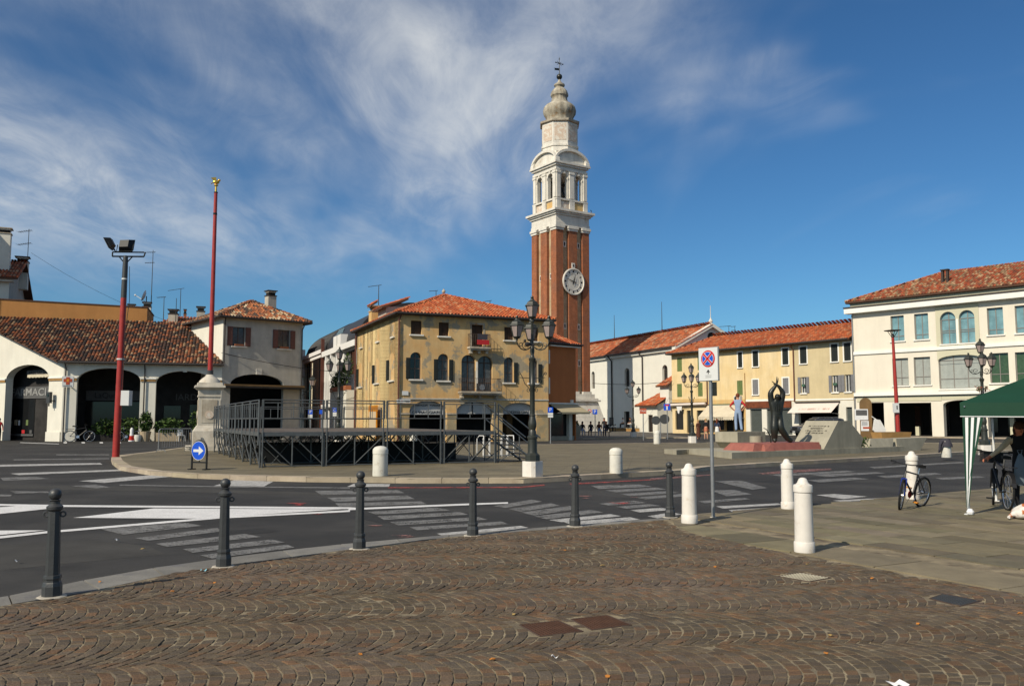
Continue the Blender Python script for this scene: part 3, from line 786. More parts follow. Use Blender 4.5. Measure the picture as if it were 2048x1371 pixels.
for i, (d_, q) in enumerate(slabs):
    v = random.uniform(0.72, 1.22); c = (v, v * random.uniform(0.96, 1.03), v * random.uniform(0.9, 1.05)); zt = 0.030 + random.uniform(-0.0015, 0.0015)
    if i < 300:
        b = MB(); b.prismz(q, 0.010, zt, c); b.build('paving_slab', M_['slab'], spv)
    else: rest.prismz(q, 0.010, zt, c)
if rest.v: tag(rest.build('far_slabs', M_['slab'], spv), kind='stuff')

# ---- central plaza, raised on a kerb
isl = pts([(222, 920), (224, 928), (239, 940), (297, 949.6), (376, 955.7), (478, 960), (615, 963.6), (819, 966), (1045, 966), (1095, 963.5), (1362, 948), (1420, 940), (1556, 931), (1640, 926.5), (1830, 915), (1932, 908), (2048, 903)])
front_pts = isl + [(36, 48)]
back_pts = [(40, 58), (28.7, 57), (24.5, 57.5), (12.1, 58), (6.4, 55.5), (1.7, 53.2), (-6, 53), (-13, 53), (-17.8, 47.6), (-17.2, 43.5), (-16.8, 40.9), (-16.5, 37)]
plaza = sheet('plaza', front_pts + back_pts, 0.118, 'island_paving'); tag(plaza, kind='structure')
ring_o = [back_pts[-1]] + front_pts
def offset_in(P, w):
    out = []
    for i, p in enumerate(P):
        a, b = P[max(i - 1, 0)], P[min(i + 1, len(P) - 1)]
        dx, dy = b[0] - a[0], b[1] - a[1]; L_ = math.hypot(dx, dy)
        out.append((p[0] - dy / L_ * w, p[1] + dx / L_ * w))
    return out
def kerb_run(P, n, w, h, parent, m='kerb_stone', z0=-0.01):
    fo = along(P, n * 4); fi = offset_in(fo, w)
    for k in range(n):
        idx = range(k * 4, k * 4 + 5)
        o1 = [fo[i] for i in idx]; i1 = [fi[i] for i in idx]
        q = o1 + i1[::-1]
        cx = sum(p[0] for p in q) / len(q); cy = sum(p[1] for p in q) / len(q)
        q = [(cx + (x - cx) * 0.992, cy + (y - cy) * 0.992) for x, y in q]
        b = MB(); v = random.uniform(0.85, 1.12); c = (v, v * random.uniform(0.97, 1.02), v * random.uniform(0.93, 1.03)); hh = h + random.uniform(-0.004, 0.004)
        q2 = [(cx + (x - cx) * 0.985, cy + (y - cy) * 0.985) for x, y in q]
        b.grid([[(x, y, z0) for x, y in q], [(x, y, hh - 0.02) for x, y in q], [(x, y, hh) for x, y in q2]], col=c)
        b.build('kerb_stone', M_[m], parent)
kerb_run(ring_o, 58, 0.36, 0.127, plaza)
kerb_run(list(reversed(back_pts)), 40, 0.3, 0.125, plaza)
# far pavements
fc = pts([(1140, 878), (1261, 876.5), (1379, 876)]) + [(17.5, 108), (11.5, 136), (-2, 136), (4.2, 76)]
o = sheet('church_forecourt', fc, 0.10, 'far_paving'); tag(o, kind='structure')
kerb_run(pts([(1140, 878), (1261, 876.5), (1379, 876)]), 9, 0.3, 0.11, o)
o = sheet('right_pavement', [(34.0, 84.6), (56, 60.5), (57, 62), (34.8, 86.4)], 0.10, 'far_paving'); tag(o, kind='structure')
kerb_run([(33.4, 84.6), (44.2, 72.7), (56, 59.6)], 16, 0.3, 0.11, o)

# ================================================================ BUILDINGS
def xy(px, Y): p = D(px, 840, Y); return (p[0], Y)
def ang(a, b): return math.atan2(b[1] - a[1], b[0] - a[0])
I4 = Matrix.Identity(4)
def shell(par, W_, Dp, H_, m, name='rear_walls', fr=None):
    """side and back walls of a block whose front is built separately"""
    b = MB()
    b.poly([(W_, 0, 0), (W_, Dp, 0), (W_, Dp, H_), (W_, 0, H_)]); b.poly([(0, 0, 0), (0, 0, H_), (0, Dp, H_), (0, Dp, 0)])
    b.poly([(0, Dp, 0), (0, Dp, H_), (W_, Dp, H_), (W_, Dp, 0)])
    return b.build(name, M_[m], par, fr)
def inner_room(par, W_, y0, y1, H_, m='dark_interior', x0=0.0, name='interior', fr=None):
    b = MB()
    b.poly([(x0, y1, 0.02), (x0 + W_, y1, 0.02), (x0 + W_, y1, H_), (x0, y1, H_)])
    b.poly([(x0, y0, H_), (x0, y1, H_), (x0 + W_, y1, H_), (x0 + W_, y0, H_)])
    b.poly([(x0, y0, 0.02), (x0, y1, 0.02), (x0, y1, H_), (x0, y0, H_)]); b.poly([(x0 + W_, y0, 0.02), (x0 + W_, y0, H_), (x0 + W_, y1, H_), (x0 + W_, y1, 0.02)])
    return b.build(name, M_[m], par, fr)
def rect(par, name, m, x0, x1, y0, y1, z0, z1, fr=None):
    b = MB(); b.box(x0, x1, y0, y1, z0, z1); return b.build(name, M_[m], par, fr)

# ---- low arcade with the pharmacy
C_, AR, AL, HR = xy(123, 65.5), xy(441, 69.0), xy(0, 69.0), xy(602, 73.5)
arc = thing('arcade_house', 'low white arcade house with pharmacy and old dark tiled roof', 'house', C_, ang(C_, AR))
Wa = math.dist(C_, AR)
loc = lambda p: (Matrix.Rotation(-ang(C_, AR), 4, 'Z') @ Vector((p[0] - C_[0], p[1] - C_[1], 0)))
ALl = loc(AL); far = ALl * 1.9
b = wall(MB(), Wa, 6.0, [(0.95, 5.42, 0, 5.62, 0.95), (6.55, 10.75, 0, 5.5, 0.9)], 0.55, n=14)
b.build('front_wall', M_['white_plaster'], arc)
EL = ALl.length; ed = Vector((-ALl.x, -ALl.y))
frE = frame((ALl.x, ALl.y), ed)
b = wall(MB(), EL + 7.0, lambda x: 5.93 + (EL - x) * 0.355, [(0.5, 5.9, 0, 5.95, 1.15)], 0.6, n=14, x0=-7.0)
b.build('end_wall', M_['white_plaster'], arc, frE)
for x0, x1, f in ((0.06, 0.93, None), (5.44, 6.53, None), (10.77, Wa, None), (5.92, EL - 0.06, frE), (-0.6, 0.48, frE)):
    rect(arc, 'impost', 'ochre_eave', x0, x1, -0.07, 0.5, 4.62, 4.80, f); rect(arc, 'impost', 'cream_trim', x0 - 0.04, x1 + 0.04, -0.11, 0.52, 4.803, 4.90, f)
    rect(arc, 'pier_base', 'white_plaster', x0 - 0.04, x1 + 0.05, -0.09, 0.57, 0, 0.72, f)
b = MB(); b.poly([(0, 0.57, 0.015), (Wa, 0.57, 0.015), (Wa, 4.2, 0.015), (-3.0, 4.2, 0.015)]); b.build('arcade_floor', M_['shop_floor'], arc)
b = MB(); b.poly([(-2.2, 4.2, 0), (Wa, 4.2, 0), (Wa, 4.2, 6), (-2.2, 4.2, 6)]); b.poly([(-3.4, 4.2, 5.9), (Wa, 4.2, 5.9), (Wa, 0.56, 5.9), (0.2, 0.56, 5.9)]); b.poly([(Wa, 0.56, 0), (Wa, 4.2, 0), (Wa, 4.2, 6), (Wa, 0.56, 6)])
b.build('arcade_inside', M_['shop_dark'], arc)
rect(arc, 'shop_fascia', 'sign_grey', 1.0, 5.6, 4.05, 4.19, 3.2, 4.0)
text('LaQuna', 0.62, M_['letter_dark'], arc, T(2.6, 4.03, 3.6))
rect(arc, 'shop_window', 'glass_dark', 1.0, 5.4, 4.1, 4.185, 0.4, 3.1); rect(arc, 'shop_window', 'glass_dark', 6.9, 8.2, 4.1, 4.185, 0.4, 2.8); rect(arc, 'shop_window', 'glass_dark', 8.9, 10.6, 4.1, 4.185, 0.2, 2.9)
rect(arc, 'shop_fascia', 'shop_dark', 6.7, 11.0, 4.05, 4.19, 3.0, 4.0); text('IARDI', 0.75, M_['sign_grey'], arc, T(8.7, 4.03, 3.5))
frP = frE @ T(1.75, 0, 0)
rect(arc, 'pharmacy_fascia', 'sign_grey', -4.4, 4.4, 1.3, 1.38, 3.35, 4.3, frP); text('FARMACIA', 0.82, M_['letter_pale'], arc, frP @ T(0.1, 1.28, 3.83), width=5.3, bold=0.012)
rect(arc, 'pharmacy_window', 'glass_dark', -4.2, 0.6, 1.31, 1.37, 0.5, 3.3, frP); rect(arc, 'pharmacy_door', 'shop_dark', 0.65, 3.9, 1.31, 1.37, 0.02, 3.3, frP); rect(arc, 'window_sill', 'sign_grey', -4.2, 0.6, 1.25, 1.309, 0.35, 0.5, frP)
rect(arc, 'pharmacy_wall', 'shop_dark', -5.5, 4.6, 1.39, 1.5, 0, 6, frP)
random.seed(19)
for k in range(9):
    x_, z_ = -3.9 + 0.5 * k, random.choice((0.55, 1.2, 1.9)); rect(arc, 'display_box', ('paper_white', 'cloth_red', 'shutter_green', 'sign_grey', 'cloth_cream')[k % 5], x_, x_ + random.uniform(0.2, 0.4), 1.285, 1.305, z_, z_ + random.uniform(0.25, 0.5), frP)
b = MB()
for k in range(14): b.box(0.3 + k * 0.2, 0.49 + k * 0.2, 0.75, 0.78, 5.0 - 0.03 * (k % 2), 5.12)
b.box(0.3, 3.1, 0.75, 0.79, 5.121, 5.22); tag(b.build('awning_fringe', M_['awning_cream'], arc, frP), kind='stuff')
text('FARMACIA', 0.34, M_['letter_dark'], arc, frP @ T(1.6, 0.74, 5.36), width=2.2)
rect(arc, 'upper_band', 'sign_grey', 0.2, 3.2, 0.76, 0.8, 5.221, 5.55, frP)
SL = 0.459
rz = lambda y: 6.05 + (y + 0.5) * SL
kx = ALl.x / ALl.y
roof(arc, [(-0.35, -0.5, rz(-0.5)), (Wa + 0.1, -0.5, rz(-0.5)), (Wa - 1.0, 8.5, rz(8.5)), (kx * 8.5 - 0.35, 8.5, rz(8.5))], PAL_DARK, 0.25, 0.42, thick=0.14)
rect(arc, 'cornice', 'ochre_eave', -0.02, Wa, -0.28, 0.3, 5.94, 6.06)
gutter(arc, (-0.35, -0.56, 6.0), (Wa + 0.15, -0.56, 6.0), 0.08)
pipe(arc, [(0.12, -0.5, 5.95), (0.16, -0.12, 5.6), (0.16, -0.12, 0)]); pipe(arc, [(5.72, -0.5, 5.95), (5.72, -0.12, 5.6), (5.72, -0.12, 0)])
rect(arc, 'keystone', 'white_plaster', 8.5, 8.8, -0.05, 0.2, 5.4, 5.85)
o = thing('pharmacy_sign', 'small white box sign with red pharmacy cross on arcade corner', 'sign', C_, ang(C_, AR))
rect(o, 'sign_box', 'sign_white', 0.05, 0.82, -0.75, -0.50, 4.1, 4.92); rect(o, 'cross', 'taxi_red', 0.14, 0.73, -0.77, -0.753, 4.48, 4.72); rect(o, 'cross', 'taxi_red', 0.31, 0.56, -0.772, -0.755, 4.28, 4.85); rect(o, 'cross_inset', 'reflector', 0.36, 0.51, -0.775, -0.773, 4.5, 4.7); rect(o, 'bracket', 'black_metal', 0.3, 0.36, -0.5, -0.02, 4.3, 4.36)
text('FARMACIA', 0.12, M_['letter_dark'], o, T(0.43, -0.76, 4.18), ext=0.003)
pp = frE @ Vector((6.65, -0.45, 3.4))
o = thing('traffic_signal', 'dark box signal on bracket fixed to pharmacy pier', 'signal', C_, ang(C_, AR))
frS = frE @ T(6.6, 0, 0)
rect(o, 'housing', 'iron_grey', -0.22, 0.18, -0.5, -0.28, 2.9, 3.75, frS); rect(o, 'stem', 'black_metal', -0.06, 0.02, -0.42, -0.36, 2.66, 2.9, frS); rect(o, 'arm', 'black_metal', 0.12, 0.2, -0.4, -0.05, 3.05, 3.12, frS)
b = MB(); b.lathe([(0.12, 0), (0.12, 0.03)], 12); b.build('lens', M_['glass_dark'], o, frS @ T(-0.02, -0.5, 3.5) @ Matrix.Rotation(PI / 2, 4, 'X'))

# ---- corner house over the wide arch
hs = thing('corner_house', 'grey rendered corner house with brown shutters and hipped tile roof', 'house', AR, ang(AR, HR))
Wh = math.dist(AR, HR); Dh = 7.2
b = wall(MB(), Wh, 10.0, [(0.8, 1.84, 7.59, 9.18, 0), (4.71, 5.79, 7.58, 9.2, 0), (0.72, 5.31, 0, 5.38, 0.85)], 0.4, n=14)
b.build('front_wall', M_['grey_plaster'], hs)
b = MB(); b.poly([(0, 0, 0), (0, 0, 10), (0, Dh, 10), (0, Dh, 0)]); b.build('side_wall', M_['white_plaster'], hs)
b = MB(); b.poly([(Wh, 0, 0), (Wh, Dh, 0), (Wh, Dh, 10), (Wh, 0, 10)]); b.poly([(0, Dh, 0), (0, Dh, 10), (Wh, Dh, 10), (Wh, Dh, 0)]); b.build('rear_walls', M_['grey_plaster'], hs)
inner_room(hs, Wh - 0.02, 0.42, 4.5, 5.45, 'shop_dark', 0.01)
for a, c in ((0.8, 1.84), (4.71, 5.79)):
    w = win(hs, I4, a, c, 7.6, 9.18, 0, 0.2, 'glass_curtain', 'frame_brown', 1, None, 'open', 'shutter_brown', 'white_stone', 0.44)
    b = MB(); b.box(a + 0.15, c - 0.15, -0.16, 0.05, 7.62, 7.78); b.build('flower_box', M_['terracotta'], w)
win(hs, frame((0, 3.4), (0, -1)) @ T(0, 0, 0), 0.5, 1.4, 7.6, 9.1, 0, 0.1, 'glass_dark', 'frame_brown', 1, None, 'closed', 'shutter_brown', None)
rect(hs, 'keystone', 'white_stone', 2.86, 3.34, -0.08, 0.2, 5.36, 5.8)
rect(hs, 'awning_beam', 'wood_brown', 0.0, 6.9, -0.7, -0.55, 4.35, 4.5); rect(hs, 'dark_awning', 'shop_dark', 0.0, 6.95, -0.9, 0.3, 4.2, 4.34)
rect(hs, 'cornice', 'ochre_eave', -0.15, Wh + 0.15, -0.25, 0.1, 9.86, 10.06)
ap = (Wh / 2 + 0.3, Dh / 2, 11.9); e = 0.55; ze = 9.95
cs = [(-e, -e, ze), (Wh + e, -e, ze), (Wh + e, Dh + e, ze), (-e, Dh + e, ze)]
for k in range(4): roof(hs, [cs[k], cs[(k + 1) % 4], ap], PAL_OLD, 0.25, 0.42, hips=[(cs[k], ap)])
for k in range(4): gutter(hs, Vector(cs[k]) + Vector((0, 0, -0.05)), Vector(cs[(k + 1) % 4]) + Vector((0, 0, -0.05)), 0.09)
pipe(hs, [(0.0, -0.5, 9.9), (0.1, -0.1, 9.3), (0.1, -0.1, 6.2)]); pipe(hs, [(Wh, -0.5, 9.9), (Wh - 0.1, -0.1, 9.3), (Wh - 0.1, -0.1, 0.1)])
def chimney(par, x, y, z0, z1, w, d, m='clay_white', cap='stained_stone'):
    b = MB(); b.box(x - w / 2, x + w / 2, y - d / 2, y + d / 2, z0, z1 - 0.45)
    b.box(x - w * 0.46, x + w * 0.46, y - d * 0.46, y + d * 0.46, z1 - 0.2, z1 - 0.08)
    c = b.build('chimney', M_[m], par)
    b = MB(); b.box(x - w * 0.4, x + w * 0.4, y - d * 0.4, y + d * 0.4, z1 - 0.45, z1 - 0.2); b.build('smoke_slot', M_['dark_interior'], c)
    b = MB(); b.box(x - w * 0.6, x + w * 0.6, y - d * 0.6, y + d * 0.6, z1 - 0.08, z1); b.box(x - w * 0.56, x + w * 0.56, y - d * 0.56, y + d * 0.56, z1 - 0.52, z1 - 0.44); b.build('cap', M_[cap], c)
    return c
chimney(hs, 5.6, 3.6, 10.3, 13.0, 0.75, 0.75, 'clay_white', 'dark_eave')

# ---- ochre block behind the arcade roof, tall house at the left edge, far roofs
ob = thing('ochre_house', 'plain ochre block rising behind the arcade roof', 'house', C_, ang(C_, AR))
b = MB(); b.prism([(-9, 0), (4.9, 0), (4.9, 11.45), (-9, 11.75)], 8.75, 15); b.build('walls', M_['ochre_plaster'], ob)
b = MB(); b.prism([(-9.05, 11.76), (4.95, 11.46), (4.95, 11.56), (-9.05, 11.86)], 8.7, 15.1); b.build('coping', M_['roof_under'], ob)
tl = thing('tall_house', 'tall beige house with two chimneys at left edge of square', 'house', (-43.1, 72.9, 0), R(24), scale=1.03)
b = MB(); b.box(-14, 0, 0, 12, 0, 13.4); b.build('walls', M_['clay_white'], tl)
rect(tl, 'corner_strip', 'white_plaster', -1.2, 0.05, -0.1, -0.005, 0, 13.0)
pipe(tl, [(-1.5, -0.2, 13.1), (-1.5, -0.12, 0)], 0.07)
roof(tl, [(-14.5, -0.7, 13.3), (0.7, -0.7, 13.3), (0.7, 5.5, 15.6), (-14.5, 5.5, 15.6)], PAL_MID, 0.25, 0.42)
roof(tl, [(0.7, 12.7, 13.0), (-14.5, 12.7, 13.0), (-14.5, 5.5, 15.6), (0.7, 5.5, 15.6)], PAL_MID, 0.25, 0.42)
b = MB(); b.prism([(0, 13.4), (12, 13.4), (5.5, 15.45)], 0, 0.02); b.build('gable', M_['clay_white'], tl, frame((0.0, 0), (0, 1)))
rect(tl, 'eave_soffit', 'clay_white', -14, 0.4, -0.6, 0, 12.95, 13.15)
chimney(tl, -0.75, 2.2, 13.4, 17.9, 1.0, 0.9, 'white_plaster', 'stained_stone'); chimney(tl, 0.15, 7.4, 13.4, 16.4, 1.0, 0.9, 'white_plaster', 'dark_eave')
win(tl, frame((0.0, 6.5), (0, 1)), 0.5, 1.4, 10.6, 12.0, 0, -0.06, 'glass_dark', 'frame_brown', 1, sill=None)
nb = thing('neighbour_house', 'tall cream house just beyond left edge shading the arcade roof', 'house', (-48.3, 66.2, 0), R(4))
b = MB(); b.box(-14, 0, 0, 15, 0, 19.6); b.build('walls', M_['white_plaster'], nb)
roof(nb, [(-14.5, -0.6, 19.5), (0.6, -0.6, 19.5), (0.6, 7.5, 22.2), (-14.5, 7.5, 22.2)], PAL_MID, 0.4, 0.6); roof(nb, [(0.6, 15.6, 19.5), (-14.5, 15.6, 19.5), (-14.5, 7.5, 22.2), (0.6, 7.5, 22.2)], PAL_MID, 0.4, 0.6)
fh = thing('far_house', 'rust red gabled house roof behind the arcade', 'house', (D(345, 640, 92)[0], 92, 0), R(20))
roof_z = 12.2
b = MB(); b.box(0, 13, 0, 8, 0, 11.6); b.prism([(0, 11.6), (13, 11.6), (8.5, 14.6)], 0, 8); b.build('walls', M_['far_wall'], fh)
b = MB(); b.prism([(-0.4, 11.6), (8.5, 14.65), (13.4, 11.6), (13.4, 11.75), (8.5, 14.85), (-0.4, 11.75)], -0.4, 8.4); b.build('roof', M_['roof_under'], fh)
fl = thing('far_low_house', 'small red tiled roof with dormer behind the arcade ridge', 'house', (D(318, 640, 86)[0], 86, 0), R(15))
b = MB(); b.box(0, 5.5, 0, 5, 0, 11.2); b.build('walls', M_['far_wall'], fl)
roof(fl, [(-0.4, -0.4, 11.1), (5.9, -0.4, 11.1), (4.5, 2.5, 12.2), (1.0, 2.5, 12.2)], PAL_MID, 0.3, 0.5)
chimney(fl, 1.2, 1.2, 11.2, 12.9, 0.9, 0.8, 'clay_white', 'dark_eave')
def stack(px, py0, py1, Y, w, label, m='clay_white', cap='dark_eave'):
    a, c = D(px, py0, Y), D(px, py1, Y)
    t = thing('chimney_stack', label, 'chimney', (a[0], Y, a[2]), R(20))
    chimney(t, 0, 0, -1.2, c[2] - a[2], w, w * 0.9, m, cap)
stack(401, 642, 613, 84, 0.75, 'pale square chimney beside red flagpole behind arcade ridge')
stack(293, 640, 604, 83, 0.75, 'white chimney with dark cap under the satellite dish', 'white_plaster')
stack(263, 618, 608, 83, 0.65, 'short dark louvred chimney on ochre block', 'stained_stone')
stack(370, 632, 618, 90, 0.3, 'thin brick chimney pipe behind arcade ridge', 'far_wall')

# ---- modern building with black barrel roof
Mo, Lp = xy(601, 105.0), xy(714, 75.8)
md = thing('modern_building', 'white modern office building with curved black metal roof', 'building', Mo, ang(Mo, Lp))
Wm = math.dist(Mo, Lp)
ops = [(2.3, 6.6, 0.1, 8.3, 0), (15.5, 17.2, 6.05, 8.1, 0), (18.2, 19.8, 6.05, 8.1, 0), (20.8, 22.6, 6.05, 8.1, 0), (25.4, 31.0, 5.75, 8.0, 0),
       (15.3, 17.2, 3.35, 5.6, 0), (17.9, 19.8, 3.35, 5.6, 0), (20.5, 22.5, 3.35, 5.6, 0), (15.6, 17.0, 0.1, 2.7, 0), (18.3, 19.7, 0.1, 2.7, 0), (26.6, 28.6, 0.1, 2.6, 0)]
b = wall(MB(), 15.2, 9.1, [q for q in ops if q[1] < 15], 0.4); b.build('cream_wall', M_['modern_cream'], md)
b = wall(MB(), Wm - 15.2, 8.7, [q for q in ops if q[0] > 15], 0.4, x0=15.2); b.build('white_wall', M_['modern_white'], md)
for q in ops:
    win(md, I4, q[0], q[1], q[2], q[3], 0, 0.3, 'glass_dark', 'shutter_black', 1 if q[1] - q[0] < 3 else 2, sill=None)
rect(md, 'cornice', 'modern_white', -0.1, 15.1, -0.25, -0.005, 8.3, 8.6); rect(md, 'cornice', 'modern_white', -0.1, 15.1, -0.4, -0.005, 8.7, 9.1)
rect(md, 'glass_bay', 'glass_dark', 11.1, 14.9, -0.5, -0.03, 0.3, 8.2); rect(md, 'fin', 'copper_pipe', 15.05, 15.3, -0.35, -0.03, 0, 10.2)
rect(md, 'lintel_band', 'modern_white', 15.4, Wm, -0.35, -0.03, 8.2, 8.75); rect(md, 'lintel_band', 'modern_white', 15.4, 24.0, -0.3, -0.025, 2.85, 3.2)
for x in (17.5, 20.2, 23.2): rect(md, 'column', 'modern_white', x - 0.22, x + 0.22, -0.3, -0.026, 3.2, 8.2)
for x in (22.4, 24.4): rect(md, 'parapet_block', 'modern_white', x - 0.8, x + 0.8, -0.3, 0.4, 8.75, 9.8)
prof = [(0.25, 8.65), (0.25, 8.9)] + [(0.25 + 5.5 * (1 - math.cos(t)), 8.9 + 3.6 * math.sin(t)) for t in [PI / 2 * k / 10 for k in range(11)]] + [(7.5, 12.5), (7.5, 8.65)]
b = MB(); b.grid([[(x, y, z) for y, z in prof] for x in (1.2, Wm - 1.5)]); b.build('barrel_roof', M_['black_roof'], md, smooth=True)
b = MB()
for k in range(24):
    x = 1.6 + k * 0.6
    b.tube([(x, y - 0.02, z + 0.02) for y, z in prof[1:12]], 0.035, 4)
tag(b.build('roof_seams', M_['black_roof'], md), kind='stuff')
b = MB(); b.poly([(16.0, 0.35, 9.1), (21.0, 0.35, 9.1), (21.0, 0.9, 10.9), (18.2, 0.9, 10.9)]); b.build('skylight', M_['glass_green'], md)
for k in range(6): rect(md, 'pilaster', 'modern_white', -0.3 + k * 0.55, -0.05 + k * 0.55, -0.45, -0.02, 6.8, 10.0)
shell(md, Wm, 12, 8.6, 'modern_white')
rect(md, 'terrace_wall', 'white_plaster', 24.2, Wm + 0.1, -1.0, -0.02, 0, 4.25)
b = MB(); b.box(24.2, Wm, -1.05, -0.55, 4.25, 4.65); tb = b.build('terrace_planter', M_['terracotta'], md)
b = MB()
for k in range(6): bushm(b, (24.9 + k * 1.2, -0.7, 5.0 + 0.25 * k), 0.75, 0.4, 0.75 + 0.12 * k, 170, 0.13)
tag(b.build('terrace_plants', M_['foliage'], md), kind='stuff')

# ---- ochre palazzo
Yc, Yr = xy(798, 62.5), xy(1097, 67.1)
pz = thing('palazzo', 'weathered ochre three-storey palazzo with arches and orange hipped roof', 'building', Yc, ang(Yc, Yr))
Wp, Dp = math.dist(Yc, Yr), 14.36
frS = frame((0, Dp), (0, -1))
A1 = [(0.78, 3.62, 0, 3.0, 0.72), (4.4, 7.26, 0, 3.0, 0.72), (8.09, 10.89, 0, 2.95, 0.72)]
W3 = [(0.82, 1.65, 7.87, 8.91, 0), (2.96, 3.76, 7.83, 8.87, 0), (5.57, 6.48, 7.1, 8.8, 0), (8.23, 9.0, 7.72, 8.74, 0), (10.4, 11.1, 7.7, 8.7, 0)]
W2 = [(0.79, 1.64, 4.58, 6.58, 0.42), (2.91, 3.76, 4.52, 6.52, 0.42), (4.76, 5.9, 3.75, 6.5, 0.5), (6.07, 7.26, 3.75, 6.46, 0.5), (8.2, 9.0, 4.46, 6.41, 0.4), (10.29, 11.05, 4.46, 6.34, 0.4)]
b = wall(MB(), Wp, 9.35, A1 + W3 + W2, 0.35, n=12); b.build('front_wall', M_['yellow_front'], pz)
for i, q in enumerate(W3):
    if i == 2: win(pz, I4, *q, 0.22, 'wood_window', 'wood_window', 1, sill=None, surround='stained_stone')
    else: win(pz, I4, *q, 0.2, 'wood_window', 'wood_window', 1, None, None, sill='white_stone')
for i, q in enumerate(W2):
    if i in (2, 3): win(pz, I4, *q, 0.25, 'glass_curtain', 'wood_window', 1, (0.25,), None, sill=None)
    else: win(pz, I4, *q, 0.24, 'glass_curtain' if i != 0 else 'glass_dark', 'frame_brown', 1, (0.4,), 'open' if i == 1 else ('left' if i == 0 else 'right'), 'shutter_black', 'white_stone', 0.3)
rect(pz, 'mullion_column', 'white_stone', 5.92, 6.05, -0.06, 0.2, 3.75, 6.0)
for x0, x1 in ((0.02, 0.76), (3.64, 4.38), (7.28, 8.07), (10.91, Wp)):
    rect(pz, 'capital', 'stained_stone', x0 - 0.03, x1 + 0.04, -0.10, 0.32, 2.02, 2.14); rect(pz, 'capital', 'pier_plaster', x0, x1 + 0.01, -0.05, 0.32, 1.88, 2.018)
    rect(pz, 'pier', 'pier_plaster', x0 + 0.02, x1 - 0.01, -0.03, 0.34, 0, 1.878)
rect(pz, 'string_course', 'grey_plaster', 0.0, Wp, -0.05, -0.004, 3.12, 3.22)
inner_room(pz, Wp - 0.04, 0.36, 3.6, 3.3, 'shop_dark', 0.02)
rect(pz, 'inner_pier', 'ochre_plaster', 4.5, 5.3, 2.6, 3.5, 0.03, 3.2); rect(pz, 'inner_pier', 'wood_brown', 9.4, 9.9, 2.4, 3.5, 0.03, 3.2)
def lunette(x0, x1, words, y0=0.30):
    b = MB(); b.poly([(a, y0 + 0.02, z) for a, z in arch_poly(x0, x1, 2.08, 2.97, 0.72)]); lu = b.build('shop_awning', M_['awning_grey'], pz)
    for body, z, s in words: text(body, s, M_['letter_dark'], lu, T((x0 + x1) / 2, y0, z))
    return lu
lu = lunette(0.79, 3.61, [('AGENZIA  VIAGGI', 2.72, 0.26)]); rect(lu, 'valance', 'awning_grey', 0.9, 3.5, 0.2, 0.23, 2.02, 2.34); text('DI VIAGGIARE', 0.27, M_['letter_dark'], lu, T(2.15, 0.19, 2.18), width=2.2)
lunette(4.41, 7.25, []); l3 = lunette(8.1, 10.88, [('intimissimi', 2.24, 0.42)])
b = MB(); b.box(5.7, 5.78, 0.28, 0.31, 2.0, 2.95); b.build('awning_seam', M_['letter_dark'], pz)
# side wall
SW = [(1.43, 2.2, 7.85, 8.99, 0), (7.36, 8.15, 7.87, 8.99, 0), (12.05, 12.8, 7.84, 8.96, 0), (4.4, 5.3, 6.42, 8.33, 0.4), (0.95, 2.3, 4.46, 6.55, 0.5), (6.8, 8.2, 4.54, 6.55, 0.5), (11.4, 12.8, 4.57, 6.66, 0.5),
      (3.6, 4.5, 3.28, 5.24, 0.4), (5.15, 6.0, 3.29, 5.26, 0.4), (11.3, 13.15, 0, 3.1, 0.9), (0.3, 1.2, 0, 2.7, 0), (1.65, 2.7, 0, 2.72, 0), (7.4, 8.6, 0, 3.95, 0), (4.6, 5.4, 1.9, 2.6, 0)]
b = wall(MB(), Dp, 9.35, SW, 0.3); b.build('side_wall', M_['yellow_side'], pz, frS)
for i, q in enumerate(SW):
    if i in (4, 5, 6): win(pz, frS, *q, 0.22, 'glass_dark', 'frame_brown', 1, None, 'left', 'shutter_black', 'white_stone', 0.7)
    elif i == 3: win(pz, frS, *q, 0.06, 'yellow_side', 'yellow_side', 0, sill=None)
    else: win(pz, frS, *q, 0.2, 'glass_dark' if i < 9 or i == 13 else 'dark_interior', 'frame_brown', 1, sill='white_stone' if i < 3 else None)
shell(pz, Wp, Dp, 9.35, 'yellow_front')
b = MB(); b.box(-0.35, Wp + 0.35, -0.35, Dp + 0.35, 9.28, 9.42); b.build('eave_board', M_['dark_eave'], pz)
e = 0.45; ze = 9.44; ap = (Wp / 2 - 0.3, Dp / 2, 12.0)
cs = [(-e, -e, ze), (Wp + e, -e, ze), (Wp + e, Dp + e, ze), (-e, Dp + e, ze)]
for k in range(4): roof(pz, [cs[k], cs[(k + 1) % 4], ap], PAL_NEW, 0.26, 0.42, hips=[(cs[k], ap)])
for k in range(4): gutter(pz, Vector(cs[k]) + Vector((0, 0, -0.06)), Vector(cs[(k + 1) % 4]) + Vector((0, 0, -0.06)), 0.08)
pipe(pz, [(0.0, -0.4, 9.3), (-0.1, -0.1, 8.9), (-0.1, -0.1, 0)], 0.06, 'copper_pipe'); pipe(pz, [(-0.12, Dp - 0.1, 9.3), (-0.12, Dp - 0.1, 0)], 0.07, 'copper_pipe')
b = MB(); b.ball((ap[0], ap[1], ap[2] + 0.32), 0.16); b.tube([(ap[0], ap[1], ap[2]), (ap[0], ap[1], ap[2] + 0.55)], 0.05, 6); b.build('finial', M_['stained_stone'], pz)
